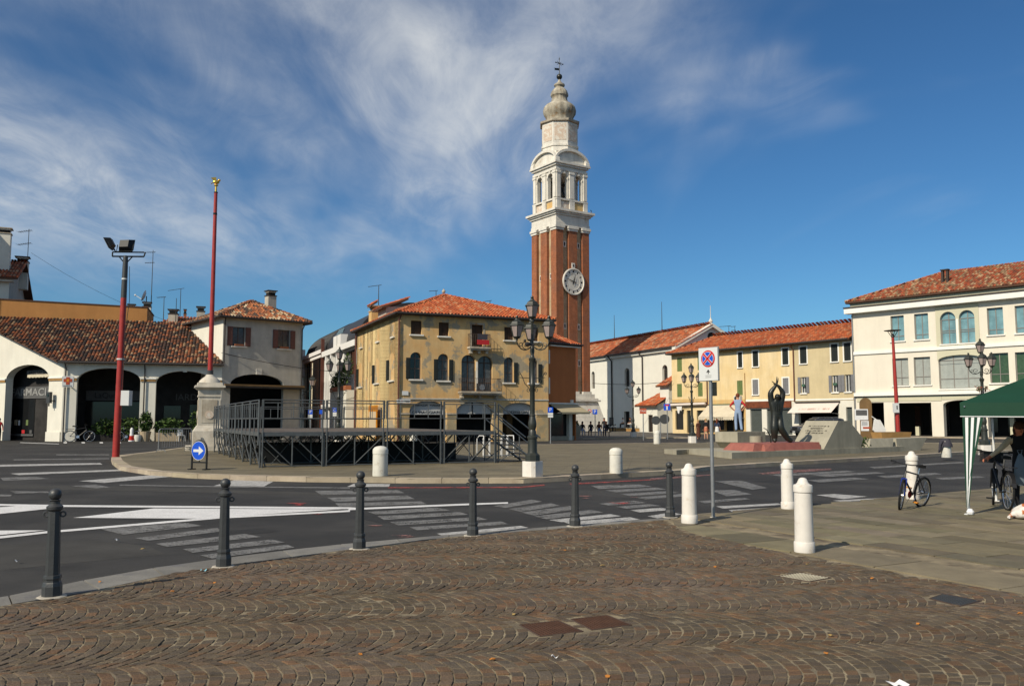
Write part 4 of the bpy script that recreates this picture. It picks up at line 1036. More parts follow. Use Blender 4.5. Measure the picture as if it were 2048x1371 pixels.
# dormer and chimney on the side slope
b = MB(); b.box(0.6, 3.2, 6.5, 9.2, 9.6, 10.75); dm = b.build('dormer', M_['clay_white'], pz)
roof(pz, [(0.2, 9.4, 10.7), (0.2, 6.3, 10.7), (2.4, 6.3, 11.5), (2.4, 9.4, 11.5)], PAL_NEW, 0.26, 0.42, name='dormer_roof')
c = chimney(pz, 0.9, 11.2, 9.5, 11.35, 1.0, 1.0, 'orange_stain', 'stained_stone')
roof(c, [(0.3, 11.8, 11.35), (0.3, 10.6, 11.35), (0.9, 10.6, 11.75), (0.9, 11.8, 11.75)], PAL_NEW, 0.24, 0.4, name='chimney_cap_tiles')
# balconies
def balcony(x0, x1, z, d, nbar):
    b = MB(); b.box(x0, x1, -d, -0.004, z - 0.14, z); b.box(x0 + 0.08, x1 - 0.08, -d + 0.08, -0.006, z - 0.26, z - 0.145)
    for x in (x0 + 0.12, (x0 + x1) / 2 - 0.1, x1 - 0.32): b.prism([(x, z - 0.262), (x, z - 0.5), (x + 0.2, z - 0.5), (x + 0.2, z - 0.262)][::-1], -d * 0.6, -0.007)
    bl = b.build('balcony', M_['stained_stone'], pz)
    r = MB()
    for zz_ in (z + 0.06, z + 0.95): r.tube([(x0 + 0.04, -0.02, zz_), (x0 + 0.04, -d + 0.04, zz_), (x1 - 0.04, -d + 0.04, zz_), (x1 - 0.04, -0.02, zz_)], 0.018, 5)
    for k in range(nbar + 1):
        x = x0 + 0.04 + (x1 - x0 - 0.08) * k / nbar; r.tube([(x, -d + 0.04, z), (x, -d - 0.05, z + 0.35), (x, -d + 0.04, z + 0.95)], 0.011, 4)
    for k in range(1, 5):
        for x in (x0 + 0.04, x1 - 0.04): r.tube([(x, -d + d * k / 5, z), (x, -d + d * k / 5, z + 0.95)], 0.011, 4)
    r.build('railing', M_['iron_rust'], bl)
    return bl
bl2 = balcony(4.48, 7.68, 3.75, 0.85, 22); bl3 = balcony(5.2, 6.9, 7.1, 0.6, 12)
o = thing('air_conditioner', 'pale air conditioner unit behind middle balcony railing of palazzo', 'appliance', Yc, ang(Yc, Yr))
rect(o, 'casing', 'iron_grey', 5.8, 6.75, -0.72, -0.42, 3.76, 4.35); b = MB(); b.lathe([(0.22, 0), (0.22, 0.02)], 14); b.build('fan_grille', M_['galvanised'], o, T(6.15, -0.725, 4.05) @ Matrix.Rotation(PI / 2, 4, 'X'))
o = tag(rect(None, 'banner', 'cloth_red', 5.75, 6.7, -0.70, -0.67, 7.25, 7.6, frame(Yc, (Yr[0] - Yc[0], Yr[1] - Yc[1]))), 'red cloth banner hanging on the upper palazzo balcony', 'banner')
o = tag(rect(None, 'washing', 'cloth_check', 5.8, 6.6, -0.69, -0.66, 7.62, 8.05, frame(Yc, (Yr[0] - Yc[0], Yr[1] - Yc[1]))), 'dark cloth drying over rail of the upper palazzo balcony', 'cloth')
o = thing('street_plate', 'small white street name plate on palazzo corner', 'sign', Yc, ang(Yc, Yr)); rect(o, 'plate', 'sign_white', 0.2, 0.66, -0.08, -0.03, 3.42, 3.72)
o = thing('direction_sign', 'white arrow sign projecting from palazzo corner', 'sign', Yc, ang(Yc, Yr)); rect(o, 'panel', 'sign_white', -0.23, 0.78, -0.2, -0.15, 2.86, 3.1)
b = MB(); b.prism([(-0.16, 2.93), (0.0, 2.93), (0.0, 2.98), (0.04, 2.98), (-0.08, 3.07), (-0.2, 2.98), (-0.16, 2.98)], -0.206, -0.202); b.build('arrow', M_['letter_dark'], o); rect(o, 'legend', 'letter_dark', 0.3, 0.7, -0.206, -0.202, 3.0, 3.03); rect(o, 'legend', 'letter_dark', 0.42, 0.7, -0.206, -0.202, 2.92, 2.95); rect(o, 'mark', 'sign_red', 0.1, 0.18, -0.206, -0.202, 2.94, 3.03)
o = thing('hoarding', 'orange topped shop board beside palazzo side wall', 'sign', Yc, ang(Yc, Yr))
rect(o, 'board', 'cloth_cream', 7.2, 9.4, -0.5, -0.42, 0.3, 2.3, frS); rect(o, 'header', 'reflector', 7.0, 9.6, -0.52, -0.40, 2.3, 2.75, frS); rect(o, 'post', 'reflector', 9.4, 9.55, -0.5, -0.42, 0, 2.3, frS)

# ---- orange annex with shop awning
A0, A1_ = xy(1097, 68.5), xy(1152, 70.5)
an = thing('orange_annex', 'narrow bright orange annex between palazzo and bell tower', 'house', A0, ang(A0, A1_))
Wn = math.dist(A0, A1_)
b = wall(MB(), Wn, 7.7, [(0.15, Wn - 0.1, 0, 2.8, 0)], 0.3, zb=0); b.build('front_wall', M_['orange_plaster'], an)
shell(an, Wn, 6, 7.7, 'orange_plaster'); inner_room(an, Wn - 0.3, 0.32, 2.5, 2.85, 'shop_dark', 0.15)
rect(an, 'shop_window', 'glass_dark', 0.3, 2.2, 0.3, 0.36, 0.35, 2.4); rect(an, 'plinth', 'concrete', 0.15, Wn - 0.1, 0.1, 0.29, 0.0, 0.34); rect(an, 'shop_pier', 'white_plaster', 2.25, 2.6, -0.05, 0.28, 0, 2.8)
roof(an, [(-0.3, -0.45, 7.75), (Wn + 0.35, -0.45, 7.75), (Wn + 0.35, 4, 9.3), (-0.3, 4, 9.3)], PAL_NEW, 0.26, 0.42); rect(an, 'eave_cornice', 'cream_trim', -0.1, Wn + 0.25, -0.4, -0.005, 7.5, 7.66); gutter(an, (-0.3, -0.5, 7.72), (Wn + 0.4, -0.5, 7.72))
for z0, z1 in ((3.7, 5.0), (6.1, 7.2)): rect(an, 'blind_window', 'cream_trim', 0.04, 0.16, -0.03, -0.003, z0, z1)
rect(an, 'lamp_box', 'white_plaster', 2.4, 2.65, -0.15, -0.004, 2.98, 3.25)
def awning(par_, x0, x1, z1, z0, d, m, inset=0.0, valance=0.22, scallop=True, fr=None, name='fabric'):
    b = MB(); b.grid([[(x0, -0.03, z1), (x1, -0.03, z1), (x1, -0.03, z1 - 0.02), (x0, -0.03, z1 - 0.02)], [(x0 - inset, -d, z0), (x1 + inset, -d, z0), (x1 + inset, -d, z0 - 0.02), (x0 - inset, -d, z0 - 0.02)]])
    a = b.build(name, M_[m], par_, fr)
    v = MB(); n = max(2, int((x1 - x0 + 2 * inset) / 0.3))
    for k in range(n):
        xa = x0 - inset + (x1 - x0 + 2 * inset) * k / n; xb = x0 - inset + (x1 - x0 + 2 * inset) * (k + 1) / n
        pl = [(xa, z0 - 0.021), (xa, z0 - valance * 0.75), ((xa + xb) / 2, z0 - valance * (1.0 if scallop else 0.75)), (xb, z0 - valance * 0.75), (xb, z0 - 0.021)]
        v.poly([(x, -d - 0.004, z) for x, z in pl])
    if valance: v.build('valance', M_[m], a, fr)
    r = MB()
    for x in (x0 + 0.1, x1 - 0.1): r.tube([(x, -0.02, z0 - 0.15), (x, -d + 0.05, z0 - 0.03)], 0.025, 5)
    r.build('awning_arm', M_['galvanised'], a, fr)
    return a
aw = thing('tan_awning', 'tan sloping shop awning half in shade on orange annex', 'awning', A0, ang(A0, A1_)); awning(aw, 0.05, 3.15, 2.9, 2.25, 1.5, 'awning_tan', 0, 0.2, False); rect(aw, 'headrail', 'cream_trim', 0.0, 3.2, -0.12, -0.004, 2.9, 3.0)

# ---- bell tower
TA = R(34); TW = 5.5; T0 = (xy(1114, 110)[0], 110.0)
tw = thing('bell_tower', 'tall brick bell tower with white belfry clock and onion dome', 'tower', T0, TA)
faces = [I4, frame((TW, 0), (0, 1)), frame((TW, TW), (-1, 0)), frame((0, TW), (0, -1))]
zc = 0.0
for k in range(8):                        # battered base in stone courses
    z0, z1 = k * 0.5, k * 0.5 + 0.49
    p0 = 1.75 - 1.05 * z0 / 4.0; p1 = 1.75 - 1.05 * z1 / 4.0
    b = MB(); b.grid([[(-p, -p, z), (TW + p, -p, z), (TW + p, TW + p, z), (-p, TW + p, z)] for p, z in ((p0, z0), (p1, z1))]); b.build('stone_course', M_['white_stone'], tw)
def sq(name, m, p, z0, z1): return rect(tw, name, m, -p, TW + p, -p, TW + p, z0, z1)
sq('base_core', 'stained_stone', 0.55, 0.2, 4.02)
sq('base_cornice', 'white_stone', 0.98, 4.02, 4.22); sq('base_cornice', 'white_stone', 0.75, 4.222, 4.45); sq('plinth_block', 'white_stone', 0.42, 4.452, 5.0)
sq('shaft_core', 'brick_pale', -0.38, 5.0, 27.1)
PIL = ((0.0, 1.15), (2.05, 3.45), (4.35, 5.5))
for fi, fr in enumerate(faces):
    for k, (x0, x1) in enumerate(PIL):
        x1_ = x1 - (0.002 if k == 2 else 0)
        rect(tw, 'pilaster', 'brick', x0 + (0.001 if k == 0 else 0), x1_, 0.0, 0.42 if k == 1 else 1.1, 5.25, 26.35, fr)
        rect(tw, 'pilaster_base', 'white_stone', x0 - 0.12, x1 + 0.12, -0.14, 0.5, 5.001, 5.32, fr)
        rect(tw, 'capital', 'white_stone', x0 - 0.08, x1 + 0.08, -0.10, 0.6, 26.35, 26.65, fr); rect(tw, 'capital', 'white_stone', x0 - 0.18, x1 + 0.18, -0.2, 0.6, 26.653, 26.95, fr)
    for x in (1.6, 3.9):
        for z in ((24.2, 25.0), (13.4, 14.2), (8.6, 9.5)) if fi == 0 else ((20.0, 20.8),):
            b = MB(); b.box(x - 0.22, x + 0.22, 0.30, 0.375, z[0], z[1]); w = b.build('slit_window', M_['white_stone'], tw, fr)
            rect(w, 'opening', 'dark_interior', x - 0.09, x + 0.09, 0.285, 0.298, z[0] + 0.15, z[1] - 0.15, fr)
sq('architrave', 'white_stone', 0.06, 26.97, 27.4); sq('frieze', 'white_stone', 0.0, 27.402, 28.35)
sq('cornice', 'white_stone', 0.18, 28.352, 28.6); sq('cornice', 'white_stone', 0.38, 28.602, 28.8); sq('cornice', 'white_stone', 0.58, 28.802, 29.08)
sq('parapet', 'stained_stone', -0.22, 29.08, 30.4)
SB = Matrix.Translation((TW / 2, TW / 2, 0)) @ Matrix.Diagonal((0.915, 0.915, 1, 1)) @ Matrix.Translation((-TW / 2, -TW / 2, 0))
BA = [(0.85, 2.0, 30.55, 34.15, 0.55), (3.45, 4.6, 30.55, 34.15, 0.55)]
for fr in [SB @ q for q in faces]:
    b = wall(MB(), TW, 35.0, BA, 0.55, zb=30.35); b.build('belfry_wall', M_['white_stone'], tw, fr)
    for x0, x1 in ((0.0, 0.62), (2.32, 3.12), (4.88, 5.5)):
        rect(tw, 'belfry_pilaster', 'white_stone', x0, x1, -0.16, -0.003, 30.75, 34.0, fr); rect(tw, 'belfry_capital', 'white_stone', x0 - 0.08, x1 + 0.08, -0.24, -0.004, 34.0, 34.3, fr)
        rect(tw, 'pedestal', 'white_stone', x0 - 0.05, x1 + 0.05, -0.2, 0.0, 29.085, 30.4, fr)
    rect(tw, 'balustrade_rail', 'white_stone', -0.1, TW + 0.1, -0.22, 0.05, 30.4, 30.6, fr)
    for a in BA:
        rect(tw, 'imposts', 'white_stone', a[0] - 0.16, a[0] - 0.01, -0.1, -0.005, 33.35, 33.6, fr); rect(tw, 'imposts', 'white_stone', a[1] + 0.01, a[1] + 0.16, -0.1, -0.005, 33.35, 33.6, fr)
        rect(tw, 'keystone', 'white_stone', (a[0] + a[1]) / 2 - 0.15, (a[0] + a[1]) / 2 + 0.15, -0.14, -0.004, 34.0, 34.4, fr)
    rect(tw, 'belfry_panel', 'pink_panel', 0.75, 2.2, -0.06, -0.002, 29.3, 30.2, fr); rect(tw, 'belfry_panel', 'orange_stain', 3.3, 4.75, -0.06, -0.002, 29.3, 30.2, fr)
    arcp = [(TW / 2 + (TW / 2 + 0.45) * math.cos(t), 35.5 + 1.95 * math.sin(t)) for t in [PI * k / 16 for k in range(17)]]
    arci = [(TW / 2 + (TW / 2 + 0.12) * math.cos(t), 35.5 + 1.62 * math.sin(t)) for t in [PI * k / 16 for k in range(17)]]
    b = MB(); b.prism(arci, 0.02, 0.3); b.build('tympanum', M_['white_stone'], tw, fr)
    b = MB()
    for k in range(16):
        b.grid([[(x, y, z) for x, z in (arcp[k], arcp[k + 1], arci[k + 1], arci[k])] for y in (-0.34, 0.35)])
    b.build('curved_pediment', M_['white_stone'], tw, fr)
sq('belfry_floor', 'stained_stone', -0.8, 30.3, 30.45)
b = MB(); b.lathe([(0.7, 31.6), (0.62, 32.0), (0.45, 32.6), (0.3, 33.0), (0.05, 33.1)], 16, TW / 2, TW / 2); b.tube([(0.4, TW / 2, 33.3), (TW - 0.4, TW / 2, 33.3)], 0.12, 6); b.build('bell', M_['bronze'], tw)
sq('entablature', 'white_stone', -0.1, 34.402, 34.7); sq('upper_cornice', 'white_stone', 0.0, 35.0, 35.25); sq('upper_cornice', 'white_stone', 0.2, 35.252, 35.5); sq('roof_block', 'white_stone', -0.4, 35.502, 37.0)
OC = TW / 2; o8 = PI / 8 + R(10)
b = MB(); b.lathe([(2.55, 36.9), (2.55, 41.25)], 8, OC, OC, o8); b.build('octagon', M_['white_stone'], tw)
for k in range(8):
    a0 = o8 + 2 * PI * (k + 0.5) / 8; ap_ = 2.55 * math.cos(PI / 8)
    fr = T(OC + ap_ * math.cos(a0), OC + ap_ * math.sin(a0), 0, a0 + PI / 2)
    rect(tw, 'fresco_panel', 'pink_panel', -0.78, 0.78, -0.03, 0.02, 38.7, 41.0, fr)
b = MB(); b.lathe([(2.6, 41.25), (2.82, 41.35), (2.85, 41.62), (2.3, 41.66)], 8, OC, OC, o8); b.build('octagon_cornice', M_['stained_stone'], tw)
b = MB(); b.lathe([(2.55, 37.9), (2.68, 37.95), (2.68, 38.2), (2.56, 38.25)], 8, OC, OC, o8); b.build('octagon_band', M_['white_stone'], tw)
prof = [(1.98, 41.6), (1.95, 42.3), (2.1, 42.6), (2.36, 43.0), (2.42, 43.45), (2.3, 43.9), (1.95, 44.25), (1.5, 44.5), (1.22, 44.75), (1.12, 45.2), (1.14, 45.4), (1.3, 45.55), (1.3, 45.8), (1.15, 46.2), (0.85, 46.55), (0.6, 46.75), (0.62, 46.85), (0.8, 47.0), (0.78, 47.2), (0.5, 47.35), (0.25, 47.6), (0.12, 47.9), (0.1, 48.2)]
b = MB(); rings = []                      # gored onion: creased between the gores
for r_, z_ in prof:
    rings.append([(OC + 0.93 * r_ * (1.0 if j % 3 else 0.955) * math.cos(2 * PI * j / 48), OC + 0.93 * r_ * (1.0 if j % 3 else 0.955) * math.sin(2 * PI * j / 48), z_) for j in range(48)])
b.grid(rings); b.build('onion_dome', M_['dome_stone'], tw, smooth=True)
b = MB(); b.ball((OC, OC, 48.3), 0.40, 14, 9); b.build('ball', M_['bronze'], tw, smooth=True)
b = MB(); b.tube([(OC, OC, 48.5), (OC, OC, 51.1)], [0.07, 0.035], 6)
b.tube([(OC - 0.6, OC, 50.2), (OC + 0.6, OC, 50.2)], 0.05, 5)
for a in (R(35), R(-35)): b.tube([(OC - 0.45 * math.cos(a), OC, 50.2 - 0.45 * math.sin(a)), (OC + 0.45 * math.cos(a), OC, 50.2 + 0.45 * math.sin(a))], 0.03, 5)
for dx, dz in ((-0.6, 0), (0.6, 0), (0, 0.6)): b.ball((OC + dx, OC, 50.2 + dz), 0.1, 6, 4)
b.build('cross', M_['bronze'], tw)
b = MB(); b.prism([(OC - 0.9, 49.05), (OC, 49.2), (OC, 49.5), (OC - 0.9, 49.35), (OC - 0.7, 49.2)][::-1], OC - 0.02, OC + 0.02); b.build('weather_vane', M_['bronze'], tw)
# clock on the right face
CX, CZ, CR = 2.75, 19.65, 1.78
frC = T(CX, -0.02, CZ) @ Matrix.Rotation(PI / 2, 4, 'X')
b = MB(); b.lathe([(CR * 0.9, 0.0), (CR, 0.0), (CR, 0.16), (CR * 0.93, 0.20), (CR * 0.9, 0.06)], 40); ck = b.build('clock_rim', M_['white_stone'], tw, frC)
b = MB(); b.poly([(CR * 0.92 * math.cos(2 * PI * k / 40), CR * 0.92 * math.sin(2 * PI * k / 40), 0.05) for k in range(40)]); b.build('clock_face', M_['bollard_stone'], ck, frC)
b = MB(); b.lathe([(1.12, 0.051), (1.14, 0.09), (1.06, 0.09), (1.04, 0.051)], 40); b.build('inner_ring', M_['white_stone'], ck, frC)
for k in range(12):
    b = MB(); w_ = 0.085 if k % 3 else 0.12
    b.box(-w_, w_, 1.20, 1.52, 0.052, 0.062); b.build('hour_mark', M_['letter_dark'], ck, frC @ Matrix.Rotation(-2 * PI * k / 12, 4, 'Z'))
for a, l, w_, n_ in ((R(-18), 1.12, 0.07, 'hour_hand'), (R(73), 1.4, 0.055, 'minute_hand')):
    b = MB(); b.poly([(-w_, -0.45, 0.14), (w_, -0.45, 0.14), (w_ * 1.3, 0.2, 0.14), (0, l, 0.14), (-w_ * 1.3, 0.2, 0.14)]); b.build(n_, M_['letter_dark'], ck, frC @ Matrix.Rotation(a, 4, 'Z'))
rect(tw, 'clock_niche', 'white_stone', CX - 0.25, CX + 0.25, -0.1, -0.004, CZ + CR + 0.03, CZ + CR + 0.7); rect(tw, 'niche_hole', 'dark_interior', CX - 0.09, CX + 0.09, -0.115, -0.102, CZ + CR + 0.2, CZ + CR + 0.5)
b = MB(); b.tube([(5.9, 0.2, 29.1), (6.1, 0.2, 29.5), (5.95, 0.2, 29.7)], 0.06, 5); b.build('spotlight', M_['bronze'], tw)

# ---- church
CL, CRr = xy(1178, 132.0), xy(1358, 110.0)
ch = thing('church', 'long white church nave with red tile roof and arched windows', 'church', CL, ang(CL, CRr))
Wc = math.dist(CL, CRr)
WO = [(0.9, 1.9, 6.4, 9.0, 0.5), (10.65, 12.0, 6.35, 8.95, 0.6), (20.3, 21.55, 6.35, 8.85, 0.6), (10.4, 11.9, 0.1, 2.85, 0)]
b = wall(MB(), Wc + 14, 11.0, WO, 0.45, x0=-14); b.build('nave_wall', M_['church_plaster'], ch)
for i, q in enumerate(WO): win(ch, I4, *q, 0.35, 'glass_dark' if i < 3 else 'dark_interior', 'iron_rust', 1, (0.33, 0.6) if i < 3 else None, sill=None)
roof(ch, [(-14.6, -0.6, 11.05), (Wc + 0.4, -0.6, 11.05), (Wc + 0.4, 5.2, 14.05), (-14.6, 5.2, 14.05)], PAL_MID, 0.34, 0.5)
roof(ch, [(Wc + 0.4, 11.0, 11.05), (-14.6, 11.0, 11.05), (-14.6, 5.2, 14.05), (Wc + 0.4, 5.2, 14.05)], PAL_MID, 0.5, 0.8)
rect(ch, 'eave_cornice', 'church_plaster', -14, Wc + 0.1, -0.35, -0.005, 10.55, 10.98); gutter(ch, (-14, -0.62, 11.0), (Wc + 0.4, -0.62, 11.0), 0.1)
frG = frame((Wc, 0), (0, 1))
b = MB(); b.prism([(0, 0), (10.4, 0), (10.4, 11), (5.2, 13.8), (0, 11)], 0.0, 0.4); b.build('gable_wall', M_['church_plaster'], ch, frG)
b = MB()
for s_ in (0, 1):
    pl = [(-0.7, 10.6), (5.2, 13.75), (5.2, 14.2), (-0.7, 11.05)] if s_ == 0 else [(11.1, 10.6), (11.1, 11.05), (5.2, 14.2), (5.2, 13.75)]
    b.prism(pl if s_ == 0 else pl, -0.45, 0.3)
b.build('raking_cornice', M_['church_plaster'], ch, frG)
b = MB(); b.lathe([(0.55, 0), (0.55, 0.1), (0.42, 0.1)], 18); b.build('oculus', M_['dark_interior'], ch, frG @ T(5.2, -0.02, 12.5) @ Matrix.Rotation(PI / 2, 4, 'X'))
b = MB(); b.lathe([(0.22, 14.1), (0.22, 14.4), (0.3, 14.5), (0.15, 14.75), (0.05, 15.0), (0.03, 16.6)], 8, Wc, 5.2); b.build('finial', M_['white_stone'], ch)
for x in (7.2, 15.6):
    pipe(ch, [(x - 0.3, -0.6, 10.9), (x, -0.12, 10.2), (x, -0.12, 0)], 0.1)
rect(ch, 'shell_ornament', 'church_plaster', 5.7, 6.6, -0.06, -0.004, 0.8, 3.2)
b = MB(); b.poly([(-14, 10.4, 0), (-14, 10.4, 11), (Wc, 10.4, 11), (Wc, 10.4, 0)]); b.build('rear_wall', M_['church_plaster'], ch)
for i, (x, h) in enumerate(((-1.0, 4.2), (12.5, 4.6))):
    o = thing('lightning_rod', ('left', 'right')[i] + ' hand lightning rod of two on the church ridge', 'rod', (CL[0], CL[1], 0), ang(CL, CRr))
    b = MB(); b.tube([(x, 5.2, 13.95), (x, 5.2, 13.95 + h)], [0.07, 0.03], 5); b.build('rod', M_['iron_grey'], o)
    b = MB(); b.box(x - 0.15, x + 0.15, 5.05, 5.35, 13.95, 14.2); b.build('base', M_['iron_grey'], o)
# sacristy lean-to
cp = thing('sacristy', 'small white lean-to with red tiled roof beside church', 'house', CL, ang(CL, CRr))
b = wall(MB(), 4.3, lambda x: 3.55 + (x - 18.7) * 0.02, [(20.8, 21.9, 0.1, 2.3, 0)], 0.3, x0=18.7); b.build('front_wall', M_['church_plaster'], cp, T(0, -2.6, 0))
for x_ in (18.7, 23.0):
    b = MB(); b.poly([(x_, -2.6, 0), (x_, -2.6, 3.55), (x_, 0, 4.5), (x_, 0, 0)]); b.build('side_wall', M_['church_plaster'], cp)
roof(cp, [(18.3, -3.1, 3.5), (23.3, -3.1, 3.5), (23.3, -0.2, 5.2), (20.3, -0.2, 5.2)], PAL_NEW, 0.3, 0.45)
rect(cp, 'upper_block', 'church_plaster', 22.0, 24.0, -1.5, -0.02, 3.6, 6.2); roof(cp, [(21.6, -1.9, 6.0), (24.3, -1.9, 6.0), (24.3, -0.05, 7.3), (22.6, -0.05, 7.3)], PAL_MID, 0.3, 0.45, name='upper_roof')
win(cp, T(0, -2.6, 0), 20.8, 21.9, 0.1, 2.3, 0, 0.15, 'dark_interior', 'iron_rust', 1, sill=None)

# ---- row of yellow houses
RL, RR = xy(1345, 108.0), xy(1709, 87.4)
rw = thing('row_house', 'long peeling yellow house row with shops and orange tile roof', 'building', RL, ang(RL, RR))
Wr = math.dist(RL, RR)
R3 = [(0.94, 1.76), (4.34, 5.15), (10.56, 11.18), (12.68, 13.46), (16.72, 17.5), (19.0, 19.84), (22.82, 23.61), (24.33, 25.1)]
R2 = [(0.87, 1.69), (4.32, 5.07), (6.15, 7.3), (10.32, 11.13), (12.58, 13.36), (16.69, 17.44), (19.04, 19.68), (22.84, 23.54), (24.32, 25.03)]
SHOP = [(0.5, 1.84, 0.45, 2.8, 0), (2.41, 3.06, 0.05, 2.81, 0), (4.05, 5.3, 0.05, 2.8, 0), (6.8, 8.3, 0.5, 2.6, 0), (8.5, 9.7, 0.05, 2.6, 0), (9.9, 11.2, 0.5, 2.6, 0), (12.13, 13.75, 0.05, 2.83, 0), (14.42, 17.75, 0.05, 2.83, 0), (18.6, 23.4, 0.05, 3.2, 0), (24.33, 25.02, 0.1, 2.94, 0)]
def band(x0, x1, m3, mlow):
    up = [(a, c, 7.65, 9.35 + 0.006 * a, 0) for a, c in R3 if x0 <= a < x1] + [(a, c, 4.48, 6.1 + 0.006 * a, 0) for a, c in R2 if x0 <= a < x1]
    b = wall(MB(), x1 - x0, 9.95, up, 0.28, zb=3.62, x0=x0); b.build('upper_wall', M_[m3], rw)
    b = wall(MB(), x1 - x0, 3.62, [q for q in SHOP if x0 <= q[0] < x1], 0.35, x0=x0); b.build('shop_wall', M_[mlow], rw)
band(0, 5.9, 'row_plaster', 'row_plaster'); band(5.9, 11.5, 'row_plaster', 'orange_stain'); band(11.5, 18.2, 'row_plaster', 'white_plaster'); band(18.2, Wr, 'row_grey', 'white_plaster')
for i, (a, c) in enumerate(R3):
    win(rw, I4, a, c, 7.65, 9.35 + 0.006 * a, 0, 0.16, 'glass_dark', 'frame_brown', 1, None, 'closed', 'shutter_green' if i < 2 else 'shutter_black', 'cream_trim' if i >= 2 else None, surround='cream_trim' if i >= 2 else None)
for i, (a, c) in enumerate(R2):
    z = (a, c, 4.48, 6.1 + 0.006 * a, 0)
    if i in (0, 1, 3): win(rw, I4, *z, 0.16, 'glass_dark', 'frame_brown', 1, None, 'closed', 'shutter_green', None)
    elif i == 2: win(rw, I4, *z, 0.16, 'glass_dark', 'frame_brown', 1, None, 'closed', 'shutter_black', None)
    elif i in (4, 5): win(rw, I4, *z, 0.16, 'glass_dark', 'frame_brown', 1, None, 'closed', 'shutter_grey', 'cream_trim', surround='cream_trim')
    else:
        w = win(rw, I4, *z, 0.16, 'glass_curtain', 'frame_white', 1, None, 'open', 'shutter_grey', 'cream_trim', 0.36)
        if i < 8: b = MB(); b.box(a + 0.14, c - 0.14, -0.1, 0.0, 5.2, 5.45); b.build('hanging_pot', M_['green_trim'], w)
for i, q in enumerate(SHOP):
    if i in (0, 3, 5): rect(rw, 'shop_window', 'glass_dark', q[0], q[1], 0.2, 0.26, q[2], q[3])
    elif i in (1, 2, 4): rect(rw, 'shop_door', 'shutter_black', q[0], q[1], 0.22, 0.28, q[2], q[3])
    elif i in (6, 7):
        b = MB(); n = 22
        for k in range(n): b.box(q[0], q[1], 0.2 + 0.02 * (k % 2), 0.27, q[2] + (q[3] - q[2]) * k / n, q[2] + (q[3] - q[2]) * (k + 1) / n - 0.003)
        tag(b.build('roller_shutter', M_['shutter_steel'], rw), kind='stuff')
    elif i == 8: inner_room(rw, q[1] - q[0], 0.36, 4.5, 3.3, 'dark_interior', q[0], 'garage_interior')
    else: rect(rw, 'house_door', 'shutter_steel', q[0], q[1], 0.22, 0.28, q[2], q[3])
shell(rw, Wr, 8, 9.95, 'row_plaster')
for x0, x1, z in ((0, 5.85, 3.95), (5.9, 11.4, 3.75)): rect(rw, 'stained_band', 'orange_stain', x0, x1, -0.03, -0.003, z - 0.25, z + 0.25)
rect(rw, 'stained_band', 'orange_stain', 0.0, 18.1, -0.02, -0.002, 9.45, 9.8); rect(rw, 'cornice_moulding', 'cream_trim', 11.6, 18.1, -0.06, -0.003, 3.72, 3.95); rect(rw, 'cornice_moulding', 'cream_trim', 18.3, Wr, -0.05, -0.003, 3.7, 3.85)
rect(rw, 'fascia', 'rust_sign', 11.6, 17.75, -0.2, -0.004, 2.98, 3.68)
rect(rw, 'eave_board', 'dark_eave', -0.2, Wr, -0.45, 0.05, 9.78, 9.94)
roof(rw, [(-0.3, -0.7, 9.9), (Wr + 0.1, -0.7, 9.9), (Wr + 0.1, 4.3, 12.1), (3.6, 4.3, 12.1)], PAL_MID[:4] + PAL_NEW, 0.27, 0.42, hips=[((-0.3, -0.7, 9.9), (3.6, 4.3, 12.1))])
roof(rw, [(-0.3, 8.7, 9.9), (-0.3, -0.7, 9.9), (3.6, 4.3, 12.1)], PAL_NEW, 0.3, 0.5); roof(rw, [(Wr + 0.1, 8.7, 9.9), (-0.3, 8.7, 9.9), (3.6, 4.3, 12.1), (Wr + 0.1, 4.3, 12.1)], PAL_MID, 0.5, 0.8)
gutter(rw, (-0.3, -0.75, 9.86), (Wr, -0.75, 9.86), 0.1); pipe(rw, [(18.2, -0.7, 9.8), (18.2, -0.1, 9.2), (18.2, -0.1, 3.6)], 0.07, 'copper_pipe'); pipe(rw, [(5.86, -0.7, 9.8), (5.86, -0.1, 9.2), (5.86, -0.1, 0)], 0.07, 'copper_pipe'); pipe(rw, [(11.5, -0.06, 7), (11.5, -0.06, 3.6)], 0.04, 'ochre_eave')
PW = (RL, ang(RL, RR))
o = thing('wall_air_conditioner', 'white air conditioner box bracketed to yellow row wall', 'appliance', *PW); rect(o, 'casing', 'sign_white', 10.15, 11.05, -0.42, -0.06, 3.85, 4.4); b = MB(); b.lathe([(0.22, 0), (0.22, 0.02)], 14); b.build('fan_grille', M_['letter_dark'], o, T(10.45, -0.42, 4.12) @ Matrix.Rotation(PI / 2, 4, 'X')); rect(o, 'bracket', 'iron_grey', 10.2, 11.0, -0.4, -0.03, 3.62, 3.8)
o = thing('folded_awning', 'rolled white awning over left shop of yellow row', 'awning', *PW); b = MB(); b.tube([(-0.1, -0.35, 3.5), (5.75, -0.35, 3.58)], 0.16, 8); b.build('roll', M_['awning_white'], o); rect(o, 'box', 'dark_eave', -0.1, 5.75, -0.3, -0.03, 3.64, 3.78)
o = thing('scalloped_awning', 'cream scalloped shop awning on yellow row', 'awning', *PW); a = awning(o, 5.9, 11.4, 3.4, 2.0, 1.9, 'awning_cream', -0.1, 0.4, True); text('TINGOLA', 0.32, M_['letter_dark'], a, T(9.0, -1.92, 1.84), width=1.6); rect(o, 'headrail', 'green_trim', 5.85, 11.45, -0.1, -0.004, 3.4, 3.5)
